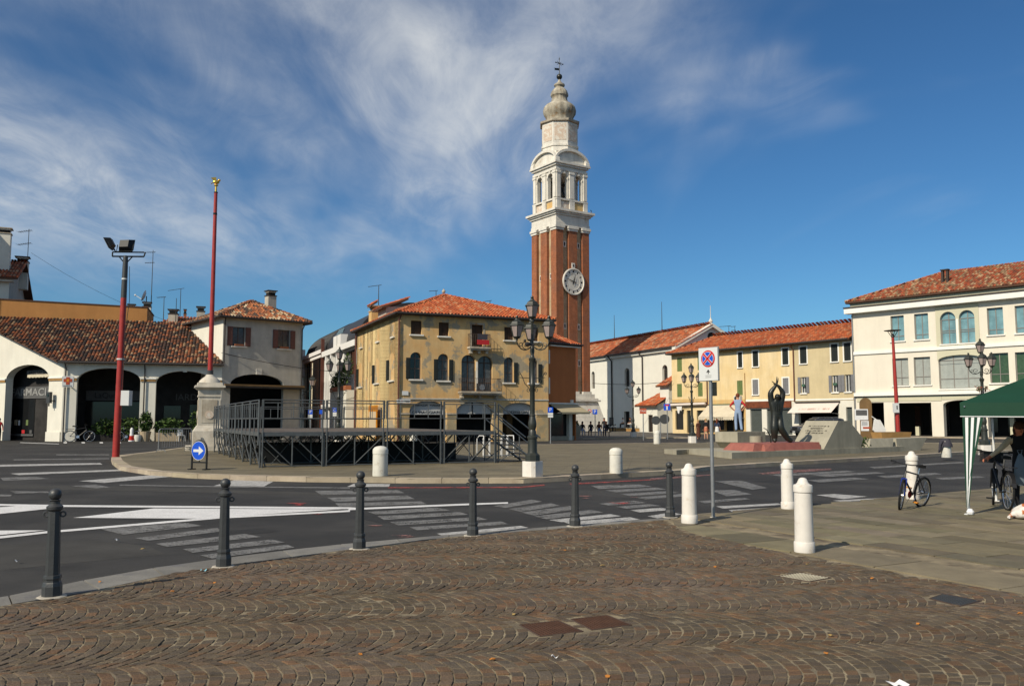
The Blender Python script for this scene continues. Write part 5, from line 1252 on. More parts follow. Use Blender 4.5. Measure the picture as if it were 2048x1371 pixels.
o = thing('pale_awning', 'pale pink shop awning over garage of yellow row', 'awning', *PW); a = awning(o, 18.3, 23.6, 3.42, 2.4, 1.5, 'awning_white', 0, 0.0); strokes(3.6, 0.28, M_['letter_pink'], a, T(21.2, -1.0, 2.78) @ Matrix.Rotation(-R(55), 4, 'X'), 'lettering', 9); rect(o, 'headrail', 'dark_eave', 18.3, 23.7, -0.14, -0.004, 3.44, 3.6)
o = thing('hung_clothes', 'white clothes hanging under rolled awning of left shop', 'cloth', *PW); b = MB(); b.prism([(1.2, 3.3), (1.4, 2.5), (1.6, 2.4), (1.75, 2.9), (2.0, 2.75), (2.1, 3.3)], -0.5, -0.45); b.build('shirt', M_['cloth_white'], o); b = MB(); b.tube([(0.2, -0.47, 3.32), (3.0, -0.47, 3.32)], 0.02, 5); b.build('rail', M_['iron_grey'], o)

# ---- cream building on the right
WL, WR_ = xy(1711, 86.5), xy(2048, 75.2)
wb = thing('cream_building', 'smooth cream three-storey building with ground floor portico on right', 'building', WL, ang(WL, WR_))
LW = 27.0
UP = [(3.91, 5.2, 9.24, 11.72, 0), (6.18, 7.48, 9.24, 11.72, 0), (8.57, 9.96, 8.65, 11.67, 0.7), (10.25, 11.6, 8.65, 11.67, 0.68), (12.65, 13.97, 9.2, 11.66, 0), (14.93, 16.25, 9.2, 11.65, 0), (18.0, 19.3, 9.2, 11.65, 0), (20.3, 21.6, 9.2, 11.65, 0), (23.5, 24.8, 9.2, 11.65, 0)]
LO = [(3.92, 5.45, 4.92, 7.57, 0), (5.97, 7.5, 4.93, 7.58, 0), (8.25, 12.0, 4.5, 7.6, 0.42), (12.67, 14.22, 4.9, 7.57, 0), (14.76, 16.3, 4.9, 7.55, 0), (18.0, 19.5, 4.9, 7.55, 0), (20.3, 21.8, 4.9, 7.55, 0), (23.4, 24.9, 4.9, 7.55, 0)]
GR = [(1.04, 2.92, 0, 3.34, 0), (3.9, 7.42, 0, 3.26, 0), (8.5, 11.7, 0, 3.45, 0.42), (12.3, 15.8, 0, 3.26, 0), (16.8, 20.2, 0, 3.26, 0), (21.2, 24.6, 0, 3.26, 0)]
b = wall(MB(), LW, 12.3, UP + LO, 0.32, zb=3.98, n=14); b.build('upper_wall', M_['cream_plaster'], wb)
b = wall(MB(), LW, 3.96, GR, 0.6, n=14); b.build('portico_wall', M_['cream_plaster'], wb)
rect(wb, 'fascia', 'beige_trim', 0.25, 8.4, -0.05, -0.004, 3.42, 3.9); rect(wb, 'fascia', 'beige_trim', 8.42, LW, -0.05, -0.004, 3.52, 3.9)
for i, q in enumerate(UP): win(wb, I4, *q, 0.24, 'glass_blue', 'frame_steel', 1, (0.2,) if i not in (2, 3) else (0.36, 0.42), sill='cream_trim')
for i, q in enumerate(LO): win(wb, I4, *q, 0.24, 'glass_white' if i < 3 else 'glass_green', 'frame_steel', 1 if i != 2 else 2, (0.3,), sill='cream_trim')
b = wall(MB(), 3.78, 12.22, [(q[0] - 0.0, q[1] + 0.0, q[2] - 0.1, q[3], q[4]) for q in UP[2:4]], 0.05, zb=8.45, x0=8.18); b.build('window_surround', M_['beige_trim'], wb, T(0, -0.055, 0))
b = wall(MB(), 3.9, 8.05, [(8.25, 12.0, 7.0, 7.6, 0.42)], 0.05, zb=7.2, x0=8.18); b.build('window_surround', M_['beige_trim'], wb, T(0, -0.05, 0))
rect(wb, 'colonnette', 'cream_trim', 10.0, 10.21, -0.12, 0.1, 8.62, 10.9)
rect(wb, 'string_course', 'cream_trim', 0.05, LW, -0.14, -0.004, 8.14, 8.45); rect(wb, 'string_course', 'cream_trim', 0.05, LW, -0.30, -0.006, 3.98, 4.32); rect(wb, 'dark_strip', 'dark_eave', 0.05, LW, -0.1, -0.004, 3.905, 3.975)  # last piece: thin raised dark strip between the fascia and the lower course
rect(wb, 'cornice', 'cream_trim', -0.5, LW, -0.65, 0.3, 12.3, 12.82); rect(wb, 'cornice_cap', 'dark_eave', -0.55, LW, -0.72, 0.3, 12.823, 12.95); rect(wb, 'attic', 'beige_trim', -0.05, LW, -0.2, 0.3, 12.953, 13.35)
rect(wb, 'gutter_board', 'dark_eave', -0.35, LW + 0.1, -0.5, -0.21, 13.3, 13.5)
roof(wb, [(-0.4, -0.55, 13.5), (LW + 0.5, -0.55, 13.5), (LW - 3, 6.5, 16.5), (6.8, 6.5, 16.5)], PAL_MIX, 0.26, 0.42, hips=[((-0.4, -0.55, 13.5), (6.8, 6.5, 16.5))])
roof(wb, [(-0.4, 13.5, 13.5), (-0.4, -0.55, 13.5), (6.8, 6.5, 16.5)], PAL_MIX, 0.4, 0.6)
shell(wb, LW, 13, 13.35, 'cream_plaster')
inner_room(wb, LW - 0.1, 0.62, 4.6, 3.9, 'dark_interior', 0.05); rect(wb, 'portico_floor', 'shop_floor', 0.05, LW, 0.0, 4.55, 0.02, 0.11)
for x in (4.6, 6.4, 9.3, 13.1, 14.9): rect(wb, 'inner_pillar', 'beige_trim', x, x + 0.35, 3.0, 3.35, 0.111, 1.0 if x < 8 else 3.0)
for x0, x1 in ((4.0, 7.3), (8.6, 11.6), (12.5, 15.7)): rect(wb, 'shop_window', 'glass_dark', x0, x1, 4.45, 4.55, 0.5, 3.0)
rect(wb, 'roof_vent', 'dark_eave', 7.9, 8.1, 2.4, 2.7, 14.6, 16.0); rect(wb, 'roof_vent', 'dark_eave', 8.35, 8.55, 2.4, 2.7, 14.6, 16.0); rect(wb, 'roof_vent', 'dark_eave', 7.85, 8.6, 2.3, 2.8, 16.0, 16.1)
pipe(wb, [(0.05, -0.1, 12.2), (0.05, -0.1, 0)], 0.06, 'galvanised')

# ================================================================ STREET FURNITURE
# ---- iron bollards
def make_iron_bollard():
    t = thing('iron_bollard', 'x', 'bollard')
    b = MB(); b.lathe([(0.084, 0.02), (0.084, 0.12), (0.076, 0.15), (0.069, 0.16), (0.069, 0.18), (0.076, 0.19), (0.072, 0.215), (0.060, 0.22)], 8, rot=PI / 8); b.build('foot', M_['iron_grey'], t)
    b = MB(); b.lathe([(0.060, 0.215), (0.051, 0.79)], 8, rot=PI / 8); b.build('post', M_['iron_grey'], t)
    b = MB(); b.lathe([(0.051, 0.785), (0.068, 0.80), (0.070, 0.825), (0.042, 0.85), (0.042, 0.87), (0.05, 0.88), (0.04, 0.885)], 16); b.build('collar', M_['iron_grey'], t, smooth=True)
    b = MB(); b.ball((0, 0, 0.932), 0.055, 18, 12); b.build('ball', M_['iron_grey'], t, smooth=True)
    for s_ in (-1, 1):
        b = MB(); b.tube([(s_ * (0.071 + 0.022 * math.cos(a)), 0, 0.755 + 0.022 * math.sin(a)) for a in [2 * PI * k / 12 for k in range(12)]], 0.008, 6, closed=True); b.build('chain_ring', M_['iron_grey'], t, smooth=True)
    b = MB(); b.lathe([(0.13, 0.026), (0.115, 0.034), (0.10, 0.036)], 9); b.build('mortar_pad', M_['clay_white'], t)
    return t
ib = make_iron_bollard()
spots = [(-4.13, 7.89), (-3.12, 9.48), (-1.88, 10.77), (-0.54, 12.0), (0.94, 13.05), (2.58, 14.23)]
LB = ['grey iron ball-top bollard nearest the camera at left edge', 'second grey iron bollard from the left with chipped paint', 'third grey iron bollard from the left',
      'fourth grey iron bollard from the left', 'fifth grey iron bollard from the left', 'last grey iron bollard beside the white marble bollard']
for i, (x, y) in enumerate(spots):
    o = ib if i == 0 else dup(ib, (x, y, 0), 0, LB[i])
    o.location = (x, y, 0); o['label'] = LB[i]; o['group'] = 'iron bollards along the cobbled pavement'
    o.rotation_euler = (R(random.uniform(-0.8, 0.8)), R(random.uniform(-0.6, 0.6)), R([10, 14, 8, 5, 12, 9][i])); o.scale = (1, 1, [1.0, 0.985, 0.99, 0.955, 0.95, 0.935][i])
# ---- white marble bollards with knob
def make_marble():
    t = thing('marble_bollard', 'x', 'bollard')
    b = MB(); b.lathe([(0.120, 0.0), (0.122, 0.02), (0.122, 0.115), (0.117, 0.122), (0.110, 0.124)], 28); b.build('foot', M_['bollard_marble'], t, smooth=True)
    b = MB(); b.lathe([(0.111, 0.122), (0.104, 0.70)], 28); b.build('shaft', M_['bollard_marble'], t, smooth=True)
    b = MB(); b.lathe([(0.102, 0.70), (0.113, 0.712), (0.114, 0.782), (0.108, 0.795), (0.083, 0.803), (0.066, 0.82), (0.056, 0.845), (0.044, 0.868), (0.022, 0.880), (0.004, 0.882)], 28); b.build('cap', M_['bollard_marble'], t, smooth=True)
    return t
wbm = make_marble()
for i, ((x, y), l, s_) in enumerate([((3.51, 10.5), 'large white marble bollard standing alone nearest the cobbles', 1.0), ((2.73, 13.42), 'white marble bollard beside the no stopping sign', 1.03), ((4.93, 15.56), 'white marble bollard with brown stain at its foot by the road edge', 1.0), ((8.05, 17.48), 'white marble bollard behind the leaning bicycle', 1.08)]):
    o = wbm if i == 0 else dup(wbm, (x, y, 0.03), 0, l)
    o.location = (x, y, 0.03); o['label'] = l; o['group'] = 'white marble bollards'; o.rotation_euler = (R(random.uniform(-0.6, 0.6)), R(random.uniform(-0.6, 0.6)), i * 1.3); o.scale = (s_,) * 3
# ---- domed stone bollards on the plaza
def make_dome():
    t = thing('stone_bollard', 'x', 'bollard')
    b = MB(); b.lathe([(0.200, 0.0), (0.205, 0.02), (0.200, 0.56), (0.190, 0.57)], 28); b.build('shaft', M_['bollard_stone'], t, smooth=True)
    b = MB(); b.lathe([(0.190, 0.57), (0.206, 0.582), (0.208, 0.68), (0.195, 0.72), (0.155, 0.765), (0.09, 0.79), (0.01, 0.80)], 28); b.build('cap', M_['bollard_stone'], t, smooth=True)
    return t
sb = make_dome()
for i, ((x, y), l, s_) in enumerate([((-3.53, 23.25), 'squat domed stone bollard in front of the stage', 1.0), ((2.92, 24.34), 'squat domed stone bollard with red paint specks right of the big lamp', 0.9), ((9.17, 54.73), 'far domed stone bollard left of the monument', 1.05), ((17.45, 34.81), 'domed stone bollard with a checked jacket laid on it', 0.9), ((-5.3, 46.5), 'domed stone bollard seen through the stage scaffolding', 1.0)]):
    o = sb if i == 0 else dup(sb, (x, y, 0.118), 0, l)
    o.location = (x, y, 0.118); o['label'] = l; o['group'] = 'domed stone bollards on the plaza'; o.rotation_euler = (0, 0, i * 0.9); o.scale = (s_,) * 3
o = thing('jacket', 'dark checked jacket draped over a domed bollard', 'clothing', (17.45, 34.81, 0.118), 0)
b = MB()
random.seed(3)
rings = []
for r_, z_ in ((0.03, 0.76), (0.14, 0.735), (0.2, 0.66), (0.235, 0.58), (0.25, 0.50)):
    rings.append([(r_ * math.cos(2 * PI * k / 18) * (1.25 if k in (8, 9, 10) else 1), r_ * math.sin(2 * PI * k / 18), z_ - (0.0 if r_ < 0.2 else random.uniform(0, 0.09)) - (0.28 if r_ > 0.23 and k in (8, 9, 10) else 0)) for k in range(18)])
b.grid(rings, caps=False); b.build('cloth', M_['cloth_check'], o, smooth=True)
b = MB(); b.tube([(-0.2, -0.1, 0.66), (-0.3, -0.12, 0.5), (-0.31, -0.1, 0.28)], [0.06, 0.05, 0.045], 8); b.build('sleeve', M_['cloth_check'], o, smooth=True)

# ---- ornate lamp posts
def lantern(par, x, y, z, s=1.0):
    n = 6; f = MB()
    wt, wb_, h = 0.185 * s, 0.105 * s, 0.30 * s
    def ringp(r, zz_): return [(x + r * math.cos(2 * PI * k / n + PI / 6), y + r * math.sin(2 * PI * k / n + PI / 6), zz_) for k in range(n)]
    lo_, hi_ = ringp(wb_, z), ringp(wt, z + h)
    for k in range(n):
        f.tube([lo_[k], hi_[k]], 0.010 * s, 4)
        f.tube([lo_[k], lo_[(k + 1) % n]], 0.010 * s, 4); f.tube([hi_[k], hi_[(k + 1) % n]], 0.013 * s, 4)
    f.lathe([(wb_ * 1.02, z - 0.012), (wb_ * 0.9, z - 0.03), (0.03 * s, z - 0.06), (0.028 * s, z - 0.10)], n, x, y, PI / 6)
    la = f.build('lantern', M_['iron_green'], par)
    for k in range(n):
        p = MB(); p.poly([lo_[k], lo_[(k + 1) % n], hi_[(k + 1) % n], hi_[k]]); p.build('pane', M_['lamp_glass'], la)
    r = MB(); r.lathe([(wt * 1.18, z + h - 0.005), (wt * 1.16, z + h + 0.012), (wt * 0.98, z + h + 0.03), (wt * 0.80, z + h + 0.095 * s), (wt * 0.62, z + h + 0.115 * s), (wt * 0.36, z + h + 0.15 * s), (wt * 0.22, z + h + 0.195 * s), (wt * 0.30, z + h + 0.205 * s)], n, x, y, PI / 6)
    r.ball((x, y, z + h + 0.235 * s), 0.042 * s, 8, 6, sz=0.85); r.build('roof_cap', M_['iron_green'], la)
    b_ = MB(); b_.ball((x, y, z + 0.09 * s), 0.045 * s, 8, 6); b_.build('bulb', M_['lens'], la, smooth=True)
def spiral(cx, cz, r0, r1, a0, a1, n=14):
    return [(cx + (r0 + (r1 - r0) * k / n) * math.cos(a0 + (a1 - a0) * k / n), cz + (r0 + (r1 - r0) * k / n) * math.sin(a0 + (a1 - a0) * k / n)) for k in range(n + 1)]
def make_lamp(arms=3, flowers=False):
    t = thing('lamp_post', 'x', 'lamp post')
    b = MB(); b.prismz([(0.235 * math.cos(PI / 4 + k * PI / 2 + s_ * R(33)) * 1.16, 0.235 * math.sin(PI / 4 + k * PI / 2 + s_ * R(33)) * 1.16) for k in range(4) for s_ in (-1, 1)], 0.0, 0.40); b.build('pedestal', M_['bollard_marble'], t)
    b = MB(); b.lathe([(0.205, 0.40), (0.20, 0.56), (0.16, 0.60), (0.135, 0.62)], 8, rot=PI / 8); b.build('octagonal_base', M_['iron_green'], t)
    b = MB(); b.lathe([(0.135, 0.61), (0.125, 0.66), (0.12, 0.98), (0.14, 1.0), (0.14, 1.04), (0.105, 1.07), (0.10, 1.18), (0.082, 1.22), (0.11, 1.32), (0.112, 1.40), (0.085, 1.52), (0.075, 1.58), (0.09, 1.60), (0.07, 1.63)], 18); b.build('socle', M_['iron_green'], t, smooth=True)
    b = MB(); b.lathe([(0.068, 1.62), (0.066, 2.36), (0.078, 2.38), (0.078, 2.44), (0.064, 2.46), (0.060, 2.98), (0.085, 3.04), (0.10, 3.10), (0.06, 3.14), (0.045, 3.20), (0.062, 3.30), (0.055, 3.40), (0.038, 3.46), (0.035, 4.06), (0.05, 4.10), (0.03, 4.14)], 14); b.build('shaft', M_['iron_green'], t, smooth=True)
    for s_ in (-1, 1):
        r = MB(); r.tube([(s_ * 0.06, 0, 2.28), (s_ * 0.20, 0, 2.44), (s_ * 0.27, 0, 2.62), (s_ * 0.33, 0, 2.72)] + [(s_ * x, 0, z) for x, z in spiral(0.345, 2.70, 0.04, 0.015, R(120), R(-160))], 0.012, 5)
        r.tube([(s_ * 0.06, 0, 2.58), (s_ * 0.34, 0, 2.60)], 0.010, 5); r.tube([(s_ * x, 0, z) for x, z in spiral(0.10, 2.26, 0.05, 0.012, R(70), R(-300))], 0.010, 5); r.build('bracket', M_['iron_green'], t)
        if flowers:
            fb = MB(); bushm(fb, (s_ * 0.32, 0, 2.72), 0.12, 0.12, 0.10, 60, 0.05, ((3.5, 0.5, 0.5), (1, 1, 0.6), (4, 0.7, 0.7))); tag(fb.build('flowers', M_['foliage'], t), kind='stuff')
    for k in range(arms):
        a = PI / 2 + 2 * PI * k / arms; fr = Matrix.Rotation(a, 4, 'Z'); r = MB()
        r.tube([(0.04, 0, 3.42), (0.12, 0, 3.36), (0.24, 0, 3.32), (0.36, 0, 3.35), (0.45, 0, 3.43), (0.49, 0, 3.52), (0.49, 0, 3.58)], 0.017, 6)
        r.tube([(x, 0, z) for x, z in spiral(0.22, 3.46, 0.115, 0.03, R(-100), R(330))], 0.012, 5); r.tube([(x, 0, z) for x, z in spiral(0.37, 3.45, 0.07, 0.02, R(180), R(-200))], 0.010, 5)
        r.build('arm', M_['iron_green'], t, fr)
        lantern(t, 0.49 * math.cos(a), 0.49 * math.sin(a), 3.66)
    lantern(t, 0, 0, 4.22)
    return t
lp = make_lamp(); lp.location = (0.54, 22.84, 0.13); lp.rotation_euler = (0, 0, R(3))
tag(lp, 'large ornate iron lamp post with four lanterns right of the stage', 'lamp post', 'ornate iron lamp posts')
dup(lp, (11.92, 57.16, 0.118), R(50), 'ornate lamp post left of the no stopping sign before the yellow row', 'ornate iron lamp posts', 1.10)
dup(lp, (-9.15, 45.5, 0.118), R(8), 'ornate lamp post standing behind the stage left of palazzo', 'ornate iron lamp posts', 1.12)
l2 = make_lamp(2); l2.location = (11.15, 79.4, 0.10); l2.scale = (1.09,) * 3; l2.rotation_euler = (0, 0, R(90)); tag(l2, 'ornate lamp post with three lanterns before the white church', 'lamp post', 'ornate iron lamp posts')
l3 = make_lamp(3, True); l3.location = (20.39, 37.32, 0.118); l3.scale = (1.05,) * 3; l3.rotation_euler = (0, 0, R(38)); tag(l3, 'ornate lamp post with flower brackets behind the green gazebo', 'lamp post', 'ornate iron lamp posts')
o = thing('pigeon', 'dark pigeon perched on the arm of the large lamp post', 'bird', (0.42, 22.60, 3.50), R(-60)); b = MB(); b.ball((0, 0, 0.10), 0.075, 10, 7, sx=0.7, sy=1.3, sz=0.8); b.ball((0, -0.09, 0.19), 0.035, 8, 6); b.tube([(0, -0.12, 0.19), (0, -0.15, 0.185)], [0.012, 0.003], 5); b.prism([(-0.025, 0.06), (0.025, 0.06), (0.02, 0.10), (-0.02, 0.10)], 0.08, 0.2); b.tube([(0.02, 0, 0.05), (0.02, 0, 0.0)], 0.006, 4); b.tube([(-0.02, 0, 0.05), (-0.02, 0, 0.0)], 0.006, 4); b.build('body', M_['cloth_dark'], o, smooth=True)
def small_lantern_post(loc, h, label):
    t = thing('lantern_post', label, 'lamp post', loc)
    b = MB(); b.lathe([(0.22, 0.0), (0.2, 0.35)], 12); b.build('pedestal', M_['bollard_marble'], t)
    b = MB(); b.lathe([(0.18, 0.35), (0.1, 0.6), (0.06, 0.9), (0.05, h - 0.6)], 10); b.build('shaft', M_['iron_green'], t); lantern(t, 0, 0, h - 0.52, 1.25); return t
small_lantern_post((19.0, 117.5, 0.1), 4.6, 'thin single lantern post against the white church wall')
o = thing('wall_lantern', 'single wall lantern on scroll bracket at corner house', 'lamp', (HR[0], HR[1], 0), ang(AR, HR)); lantern(o, 0.75, -0.5, 4.55, 1.6); b = MB(); b.tube([(0.0, -0.05, 4.1), (0.3, -0.2, 4.0), (0.6, -0.4, 4.1), (0.75, -0.5, 4.45)], 0.03, 6); b.tube([(0.0, -0.05, 3.7), (0.25, -0.2, 3.9)], 0.025, 5); b.build('bracket', M_['iron_green'], o)

# ---- flag column
fc_ = thing('flag_column', 'stone pedestal carrying a tall red flagpole with gilded finial', 'flagpole', (-15.28, 43.5, 0.118), R(22))
def cbox(par, name, m, w0, w1, z0, z1):
    b = MB(); b.grid([[(-w, -w, z), (w, -w, z), (w, w, z), (-w, w, z)] for w, z in ((w0, z0), (w1, z1))]); return b.build(name, M_[m], par)
cbox(fc_, 'step', 'column_stone', 1.05, 1.05, 0, 0.22); cbox(fc_, 'base', 'column_stone', 0.76, 0.74, 0.22, 0.95); cbox(fc_, 'base_moulding', 'column_stone', 0.73, 0.56, 0.952, 1.22)
cbox(fc_, 'shaft', 'column_stone', 0.53, 0.51, 1.222, 2.65); cbox(fc_, 'neck_band', 'column_stone', 0.55, 0.55, 2.652, 2.74); cbox(fc_, 'frieze', 'column_stone', 0.51, 0.53, 2.742, 3.0); cbox(fc_, 'cap', 'column_stone', 0.56, 0.72, 3.002, 3.12); cbox(fc_, 'cap', 'column_stone', 0.72, 0.70, 3.122, 3.22); cbox(fc_, 'cap', 'column_stone', 0.60, 0.58, 3.222, 3.36)
b = MB(); b.lathe([(0.54, 3.36), (0.50, 3.46), (0.36, 3.60), (0.24, 3.68), (0.18, 3.78)], 20); b.build('dome', M_['column_stone'], fc_, smooth=True)
for k in range(4):
    fr = Matrix.Rotation(k * PI / 2, 4, 'Z'); rect(fc_, 'panel', 'stained_stone', -0.36, 0.36, -0.545, -0.50, 1.35, 2.5, fr)
    b = MB(); b.lathe([(0.2, 0), (0.2, 0.03), (0.14, 0.03)], 16); b.build('medallion', M_['pink_panel'], fc_, fr @ T(0, -0.545, 1.75) @ Matrix.Rotation(PI / 2, 4, 'X'))
b = MB(); b.lathe([(0.15, 3.76), (0.15, 4.0)], 12); b.build('pole_socket', M_['iron_grey'], fc_)
b = MB(); b.lathe([(0.125, 4.0), (0.085, 13.15)], 14); b.build('pole', M_['red_paint'], fc_, smooth=True)
b = MB(); b.lathe([(0.10, 12.0), (0.10, 12.1)], 12); b.lathe([(0.1, 13.15), (0.1, 13.2)], 12); b.build('pole_band', M_['black_metal'], fc_)
b = MB(); b.lathe([(0.06, 13.2), (0.05, 13.5), (0.11, 13.53), (0.11, 13.58), (0.04, 13.6)], 12); b.ball((0, 0, 13.72), 0.11, 10, 7, sx=1.5, sy=0.7); b.ball((0.15, 0, 13.83), 0.07, 8, 6); b.prism([(-0.05, 13.72), (0.05, 13.74), (-0.02, 13.98), (-0.26, 13.92)], -0.03, 0.03); b.tube([(-0.12, 0, 13.7), (-0.25, 0, 13.6)], 0.025, 5); b.build('finial', M_['gold'], fc_, smooth=True)

# ---- floodlight pole and lamp pole (red)
fp = thing('floodlight_pole', 'leaning red steel pole with two black floodlights at left', 'floodlight pole', (-16.0, 35.0, 0), 0)
fp.rotation_euler = (0, R(0.5), 0)
b = MB(); b.lathe([(0.142, 0), (0.132, 2.4), (0.115, 6.6)], 16); b.build('pole', M_['red_paint'], fp, smooth=True)
b = MB(); b.lathe([(0.115, 6.58), (0.105, 7.9), (0.09, 8.35)], 14); b.build('upper_pole', M_['iron_grey'], fp, smooth=True)
for z in (4.05, 7.35): b = MB(); b.lathe([(0.15 if z < 6 else 0.115, z), (0.15 if z < 6 else 0.115, z + 0.06)], 14); b.build('band', M_['sign_white'], fp)
rect(fp, 'junction_box', 'sign_white', 0.17, 0.50, -0.2, 0.12, 2.2, 2.8)
b = MB(); b.tube([(0.12, -0.1, 2.8), (0.16, -0.1, 5.0), (0.28, -0.08, 6.5), (0.2, -0.05, 7.9)], 0.012, 5); b.build('cable', M_['black_metal'], fp)
b = MB()
b.tube([(-0.55, 0, 8.32), (0.75, 0, 8.32)], 0.035, 5); b.tube([(-0.55, 0, 8.5), (0.75, 0, 8.5)], 0.03, 5); b.tube([(0.75, 0, 8.32), (0.80, 0, 8.5)], 0.03, 5); b.tube([(-0.55, 0, 8.32), (-0.55, 0, 8.5)], 0.03, 5)
b.tube([(0, 0, 8.0), (-0.28, 0, 8.32)], 0.025, 5); b.tube([(0, 0, 8.0), (0.28, 0, 8.32)], 0.025, 5); b.build('crossbar', M_['black_metal'], fp)
def flood(fr):
    b = MB(); b.grid([[(-0.33, -0.05, -0.24), (0.33, -0.05, -0.24), (0.33, -0.05, 0.24), (-0.33, -0.05, 0.24)], [(-0.20, 0.18, -0.15), (0.20, 0.18, -0.15), (0.20, 0.18, 0.15), (-0.20, 0.18, 0.15)]]); h = b.build('floodlight', M_['black_metal'], fp, fr); rect(h, 'lens', 'lens', -0.29, 0.29, -0.062, -0.052, -0.2, 0.2, fr); b = MB(); b.tube([(-0.36, 0.05, 0), (-0.36, 0.05, -0.3), (0.36, 0.05, -0.3), (0.36, 0.05, 0)], 0.02, 5); b.build('yoke', M_['black_metal'], h, fr)
flood(T(0.05, -0.1, 8.78) @ Matrix.Rotation(R(170), 4, 'Z') @ Matrix.Rotation(R(12), 4, 'X')); flood(T(-0.72, 0, 8.85) @ Matrix.Rotation(R(-78), 4, 'Z') @ Matrix.Rotation(R(28), 4, 'X'))
rp = thing('red_lamp_pole', 'slender red lamp pole with flat disc head by cream building', 'lamp post', (30.23, 67.66, 0.0), 0); rp.rotation_euler = (0, R(-0.9), 0)
b = MB(); b.lathe([(0.17, 0), (0.15, 3), (0.10, 8.1)], 14); b.build('pole', M_['red_paint'], rp, smooth=True); rect(rp, 'notice_box', 'sign_white', -0.4, 0.05, -0.3, -0.17, 2.2, 2.95); rect(rp, 'mark', 'letter_dark', -0.15, -0.07, -0.31, -0.302, 2.45, 2.75)
b = MB(); b.lathe([(0.10, 8.1), (0.14, 8.2), (0.05, 8.4)], 10); b.build('neck', M_['iron_grey'], rp); b = MB(); b.lathe([(0.3, 8.60), (0.62, 8.64), (0.64, 8.68), (0.1, 8.74)], 20)
for k in range(4): b.tube([(0.1 * math.cos(k * PI / 2), 0.1 * math.sin(k * PI / 2), 8.15), (0.4 * math.cos(k * PI / 2), 0.4 * math.sin(k * PI / 2), 8.62)], 0.025, 5)
b.build('disc_head', M_['iron_rust'], rp)

# ---- signs
def disc(par, name, m, r, y, fr, n=32, sx=1.0):
    b = MB(); b.prism([(sx * r * math.cos(2 * PI * k / n), r * math.sin(2 * PI * k / n)) for k in range(n)], y - 0.004, y); return b.build(name, M_[m], par, fr)
ns = thing('no_stopping_sign', 'no stopping sign on grey pole in middle foreground', 'traffic sign', (3.27, 14.17, 0.03), 0)
b = MB(); b.lathe([(0.03, 0), (0.03, 2.72)], 14); b.build('pole', M_['galvanised'], ns, smooth=True); b = MB(); b.lathe([(0.06, -0.004), (0.05, 0.012)], 12); b.build('pole_foot', M_['clay_white'], ns)
fr = T(0, 0, 0, R(-50))
rect(ns, 'panel', 'sign_white', -0.19, 0.19, -0.052, -0.034, 2.22, 2.76, fr); rect(ns, 'panel_rim', 'galvanised', -0.2, 0.2, -0.033, -0.02, 2.21, 2.77, fr)
frd = fr @ T(0, 0, 2.58)
disc(ns, 'red_ring', 'sign_red', 0.138, -0.053, frd); disc(ns, 'white_ring', 'sign_white', 0.114, -0.0575, frd); disc(ns, 'blue_disc', 'sign_blue', 0.107, -0.062, frd)
for a in (PI / 4, -PI / 4):
    frx = frd @ Matrix.Rotation(a, 4, 'Y'); rect(ns, 'white_bar', 'sign_white', -0.118, 0.118, -0.0695, -0.0665, -0.022, 0.022, frx); rect(ns, 'red_bar', 'sign_red', -0.122, 0.122, -0.0735, -0.0700, -0.014, 0.014, frx)
b = MB(); b.prism([(-0.008, 2.33), (0.008, 2.33), (0.008, 2.365), (0.04, 2.35), (0.0, 2.405), (-0.04, 2.35), (-0.008, 2.365)], -0.056, -0.053); b.build('arrow', M_['letter_dark'], ns, fr)
for z in (2.30, 2.27): rect(ns, 'legend', 'letter_pale', -0.06, 0.06, -0.055, -0.053, z, z + 0.008, fr)
ar = thing('arrow_sign', 'round blue arrow sign in black hoop stand on plaza kerb', 'traffic sign', (-9.45, 26.2, 0.118), R(-26))
b = MB(); b.tube([(-0.30, 0, 0), (-0.30, 0, 0.55)] + [(0.30 * math.cos(PI - PI * k / 12), 0, 0.55 + 0.32 * math.sin(PI * k / 12)) for k in range(1, 12)] + [(0.30, 0, 0.55), (0.30, 0, 0)], 0.03, 8); b.tube([(-0.3, 0, 0.22), (0.3, 0, 0.22)], 0.022, 6); b.tube([(0, 0, 0.22), (0, 0, 0.3)], 0.015, 5)
for s_ in (-1, 1): b.box(s_ * 0.3 - 0.05, s_ * 0.3 + 0.05, -0.12, 0.12, 0, 0.03)
b.build('hoop_stand', M_['black_metal'], ar)
fr = T(0, -0.04, 0.57); disc(ar, 'white_rim', 'sign_white', 0.285, 0.0, fr, 36); disc(ar, 'blue_disc', 'sign_blue', 0.27, -0.005, fr, 36)
b = MB(); b.prism([(-0.20, -0.04), (0.02, -0.04), (0.02, -0.13), (0.21, 0.0), (0.02, 0.13), (0.02, 0.04), (-0.20, 0.04)], -0.014, -0.010); b.build('arrow', M_['sign_white'], ar, fr)
def psign(loc, h, label, rz=0, w=0.55, sub=True, body='P', m='sign_blue', pole=True, wide=1.0):
    t = thing('parking_sign' if body == 'P' else 'street_sign', label, 'traffic sign', loc, rz)
    if pole: b = MB(); b.lathe([(0.04, 0), (0.04, h)], 8); b.build('pole', M_['galvanised'], t)
    rect(t, 'panel', m, -w / 2 * wide, w / 2 * wide, -0.07, -0.045, h - w, h)
    if body: text(body, w * (0.95 if len(body) == 1 else 0.5), M_['sign_white'], t, T(0, -0.075, h - w / 2), ext=0.003)
    if sub: rect(t, 'sub_plate', 'sign_white', -w / 2, w / 2, -0.07, -0.045, h - w * 1.5, h - w * 1.06); rect(t, 'sub_plate', 'sign_white', -w / 2, w / 2, -0.07, -0.045, h - w * 1.95, h - w * 1.56)
    return t
psign((2.67, 60.0, 0), 2.5, 'blue parking sign with sub plates at right corner of palazzo', R(0), 0.36)
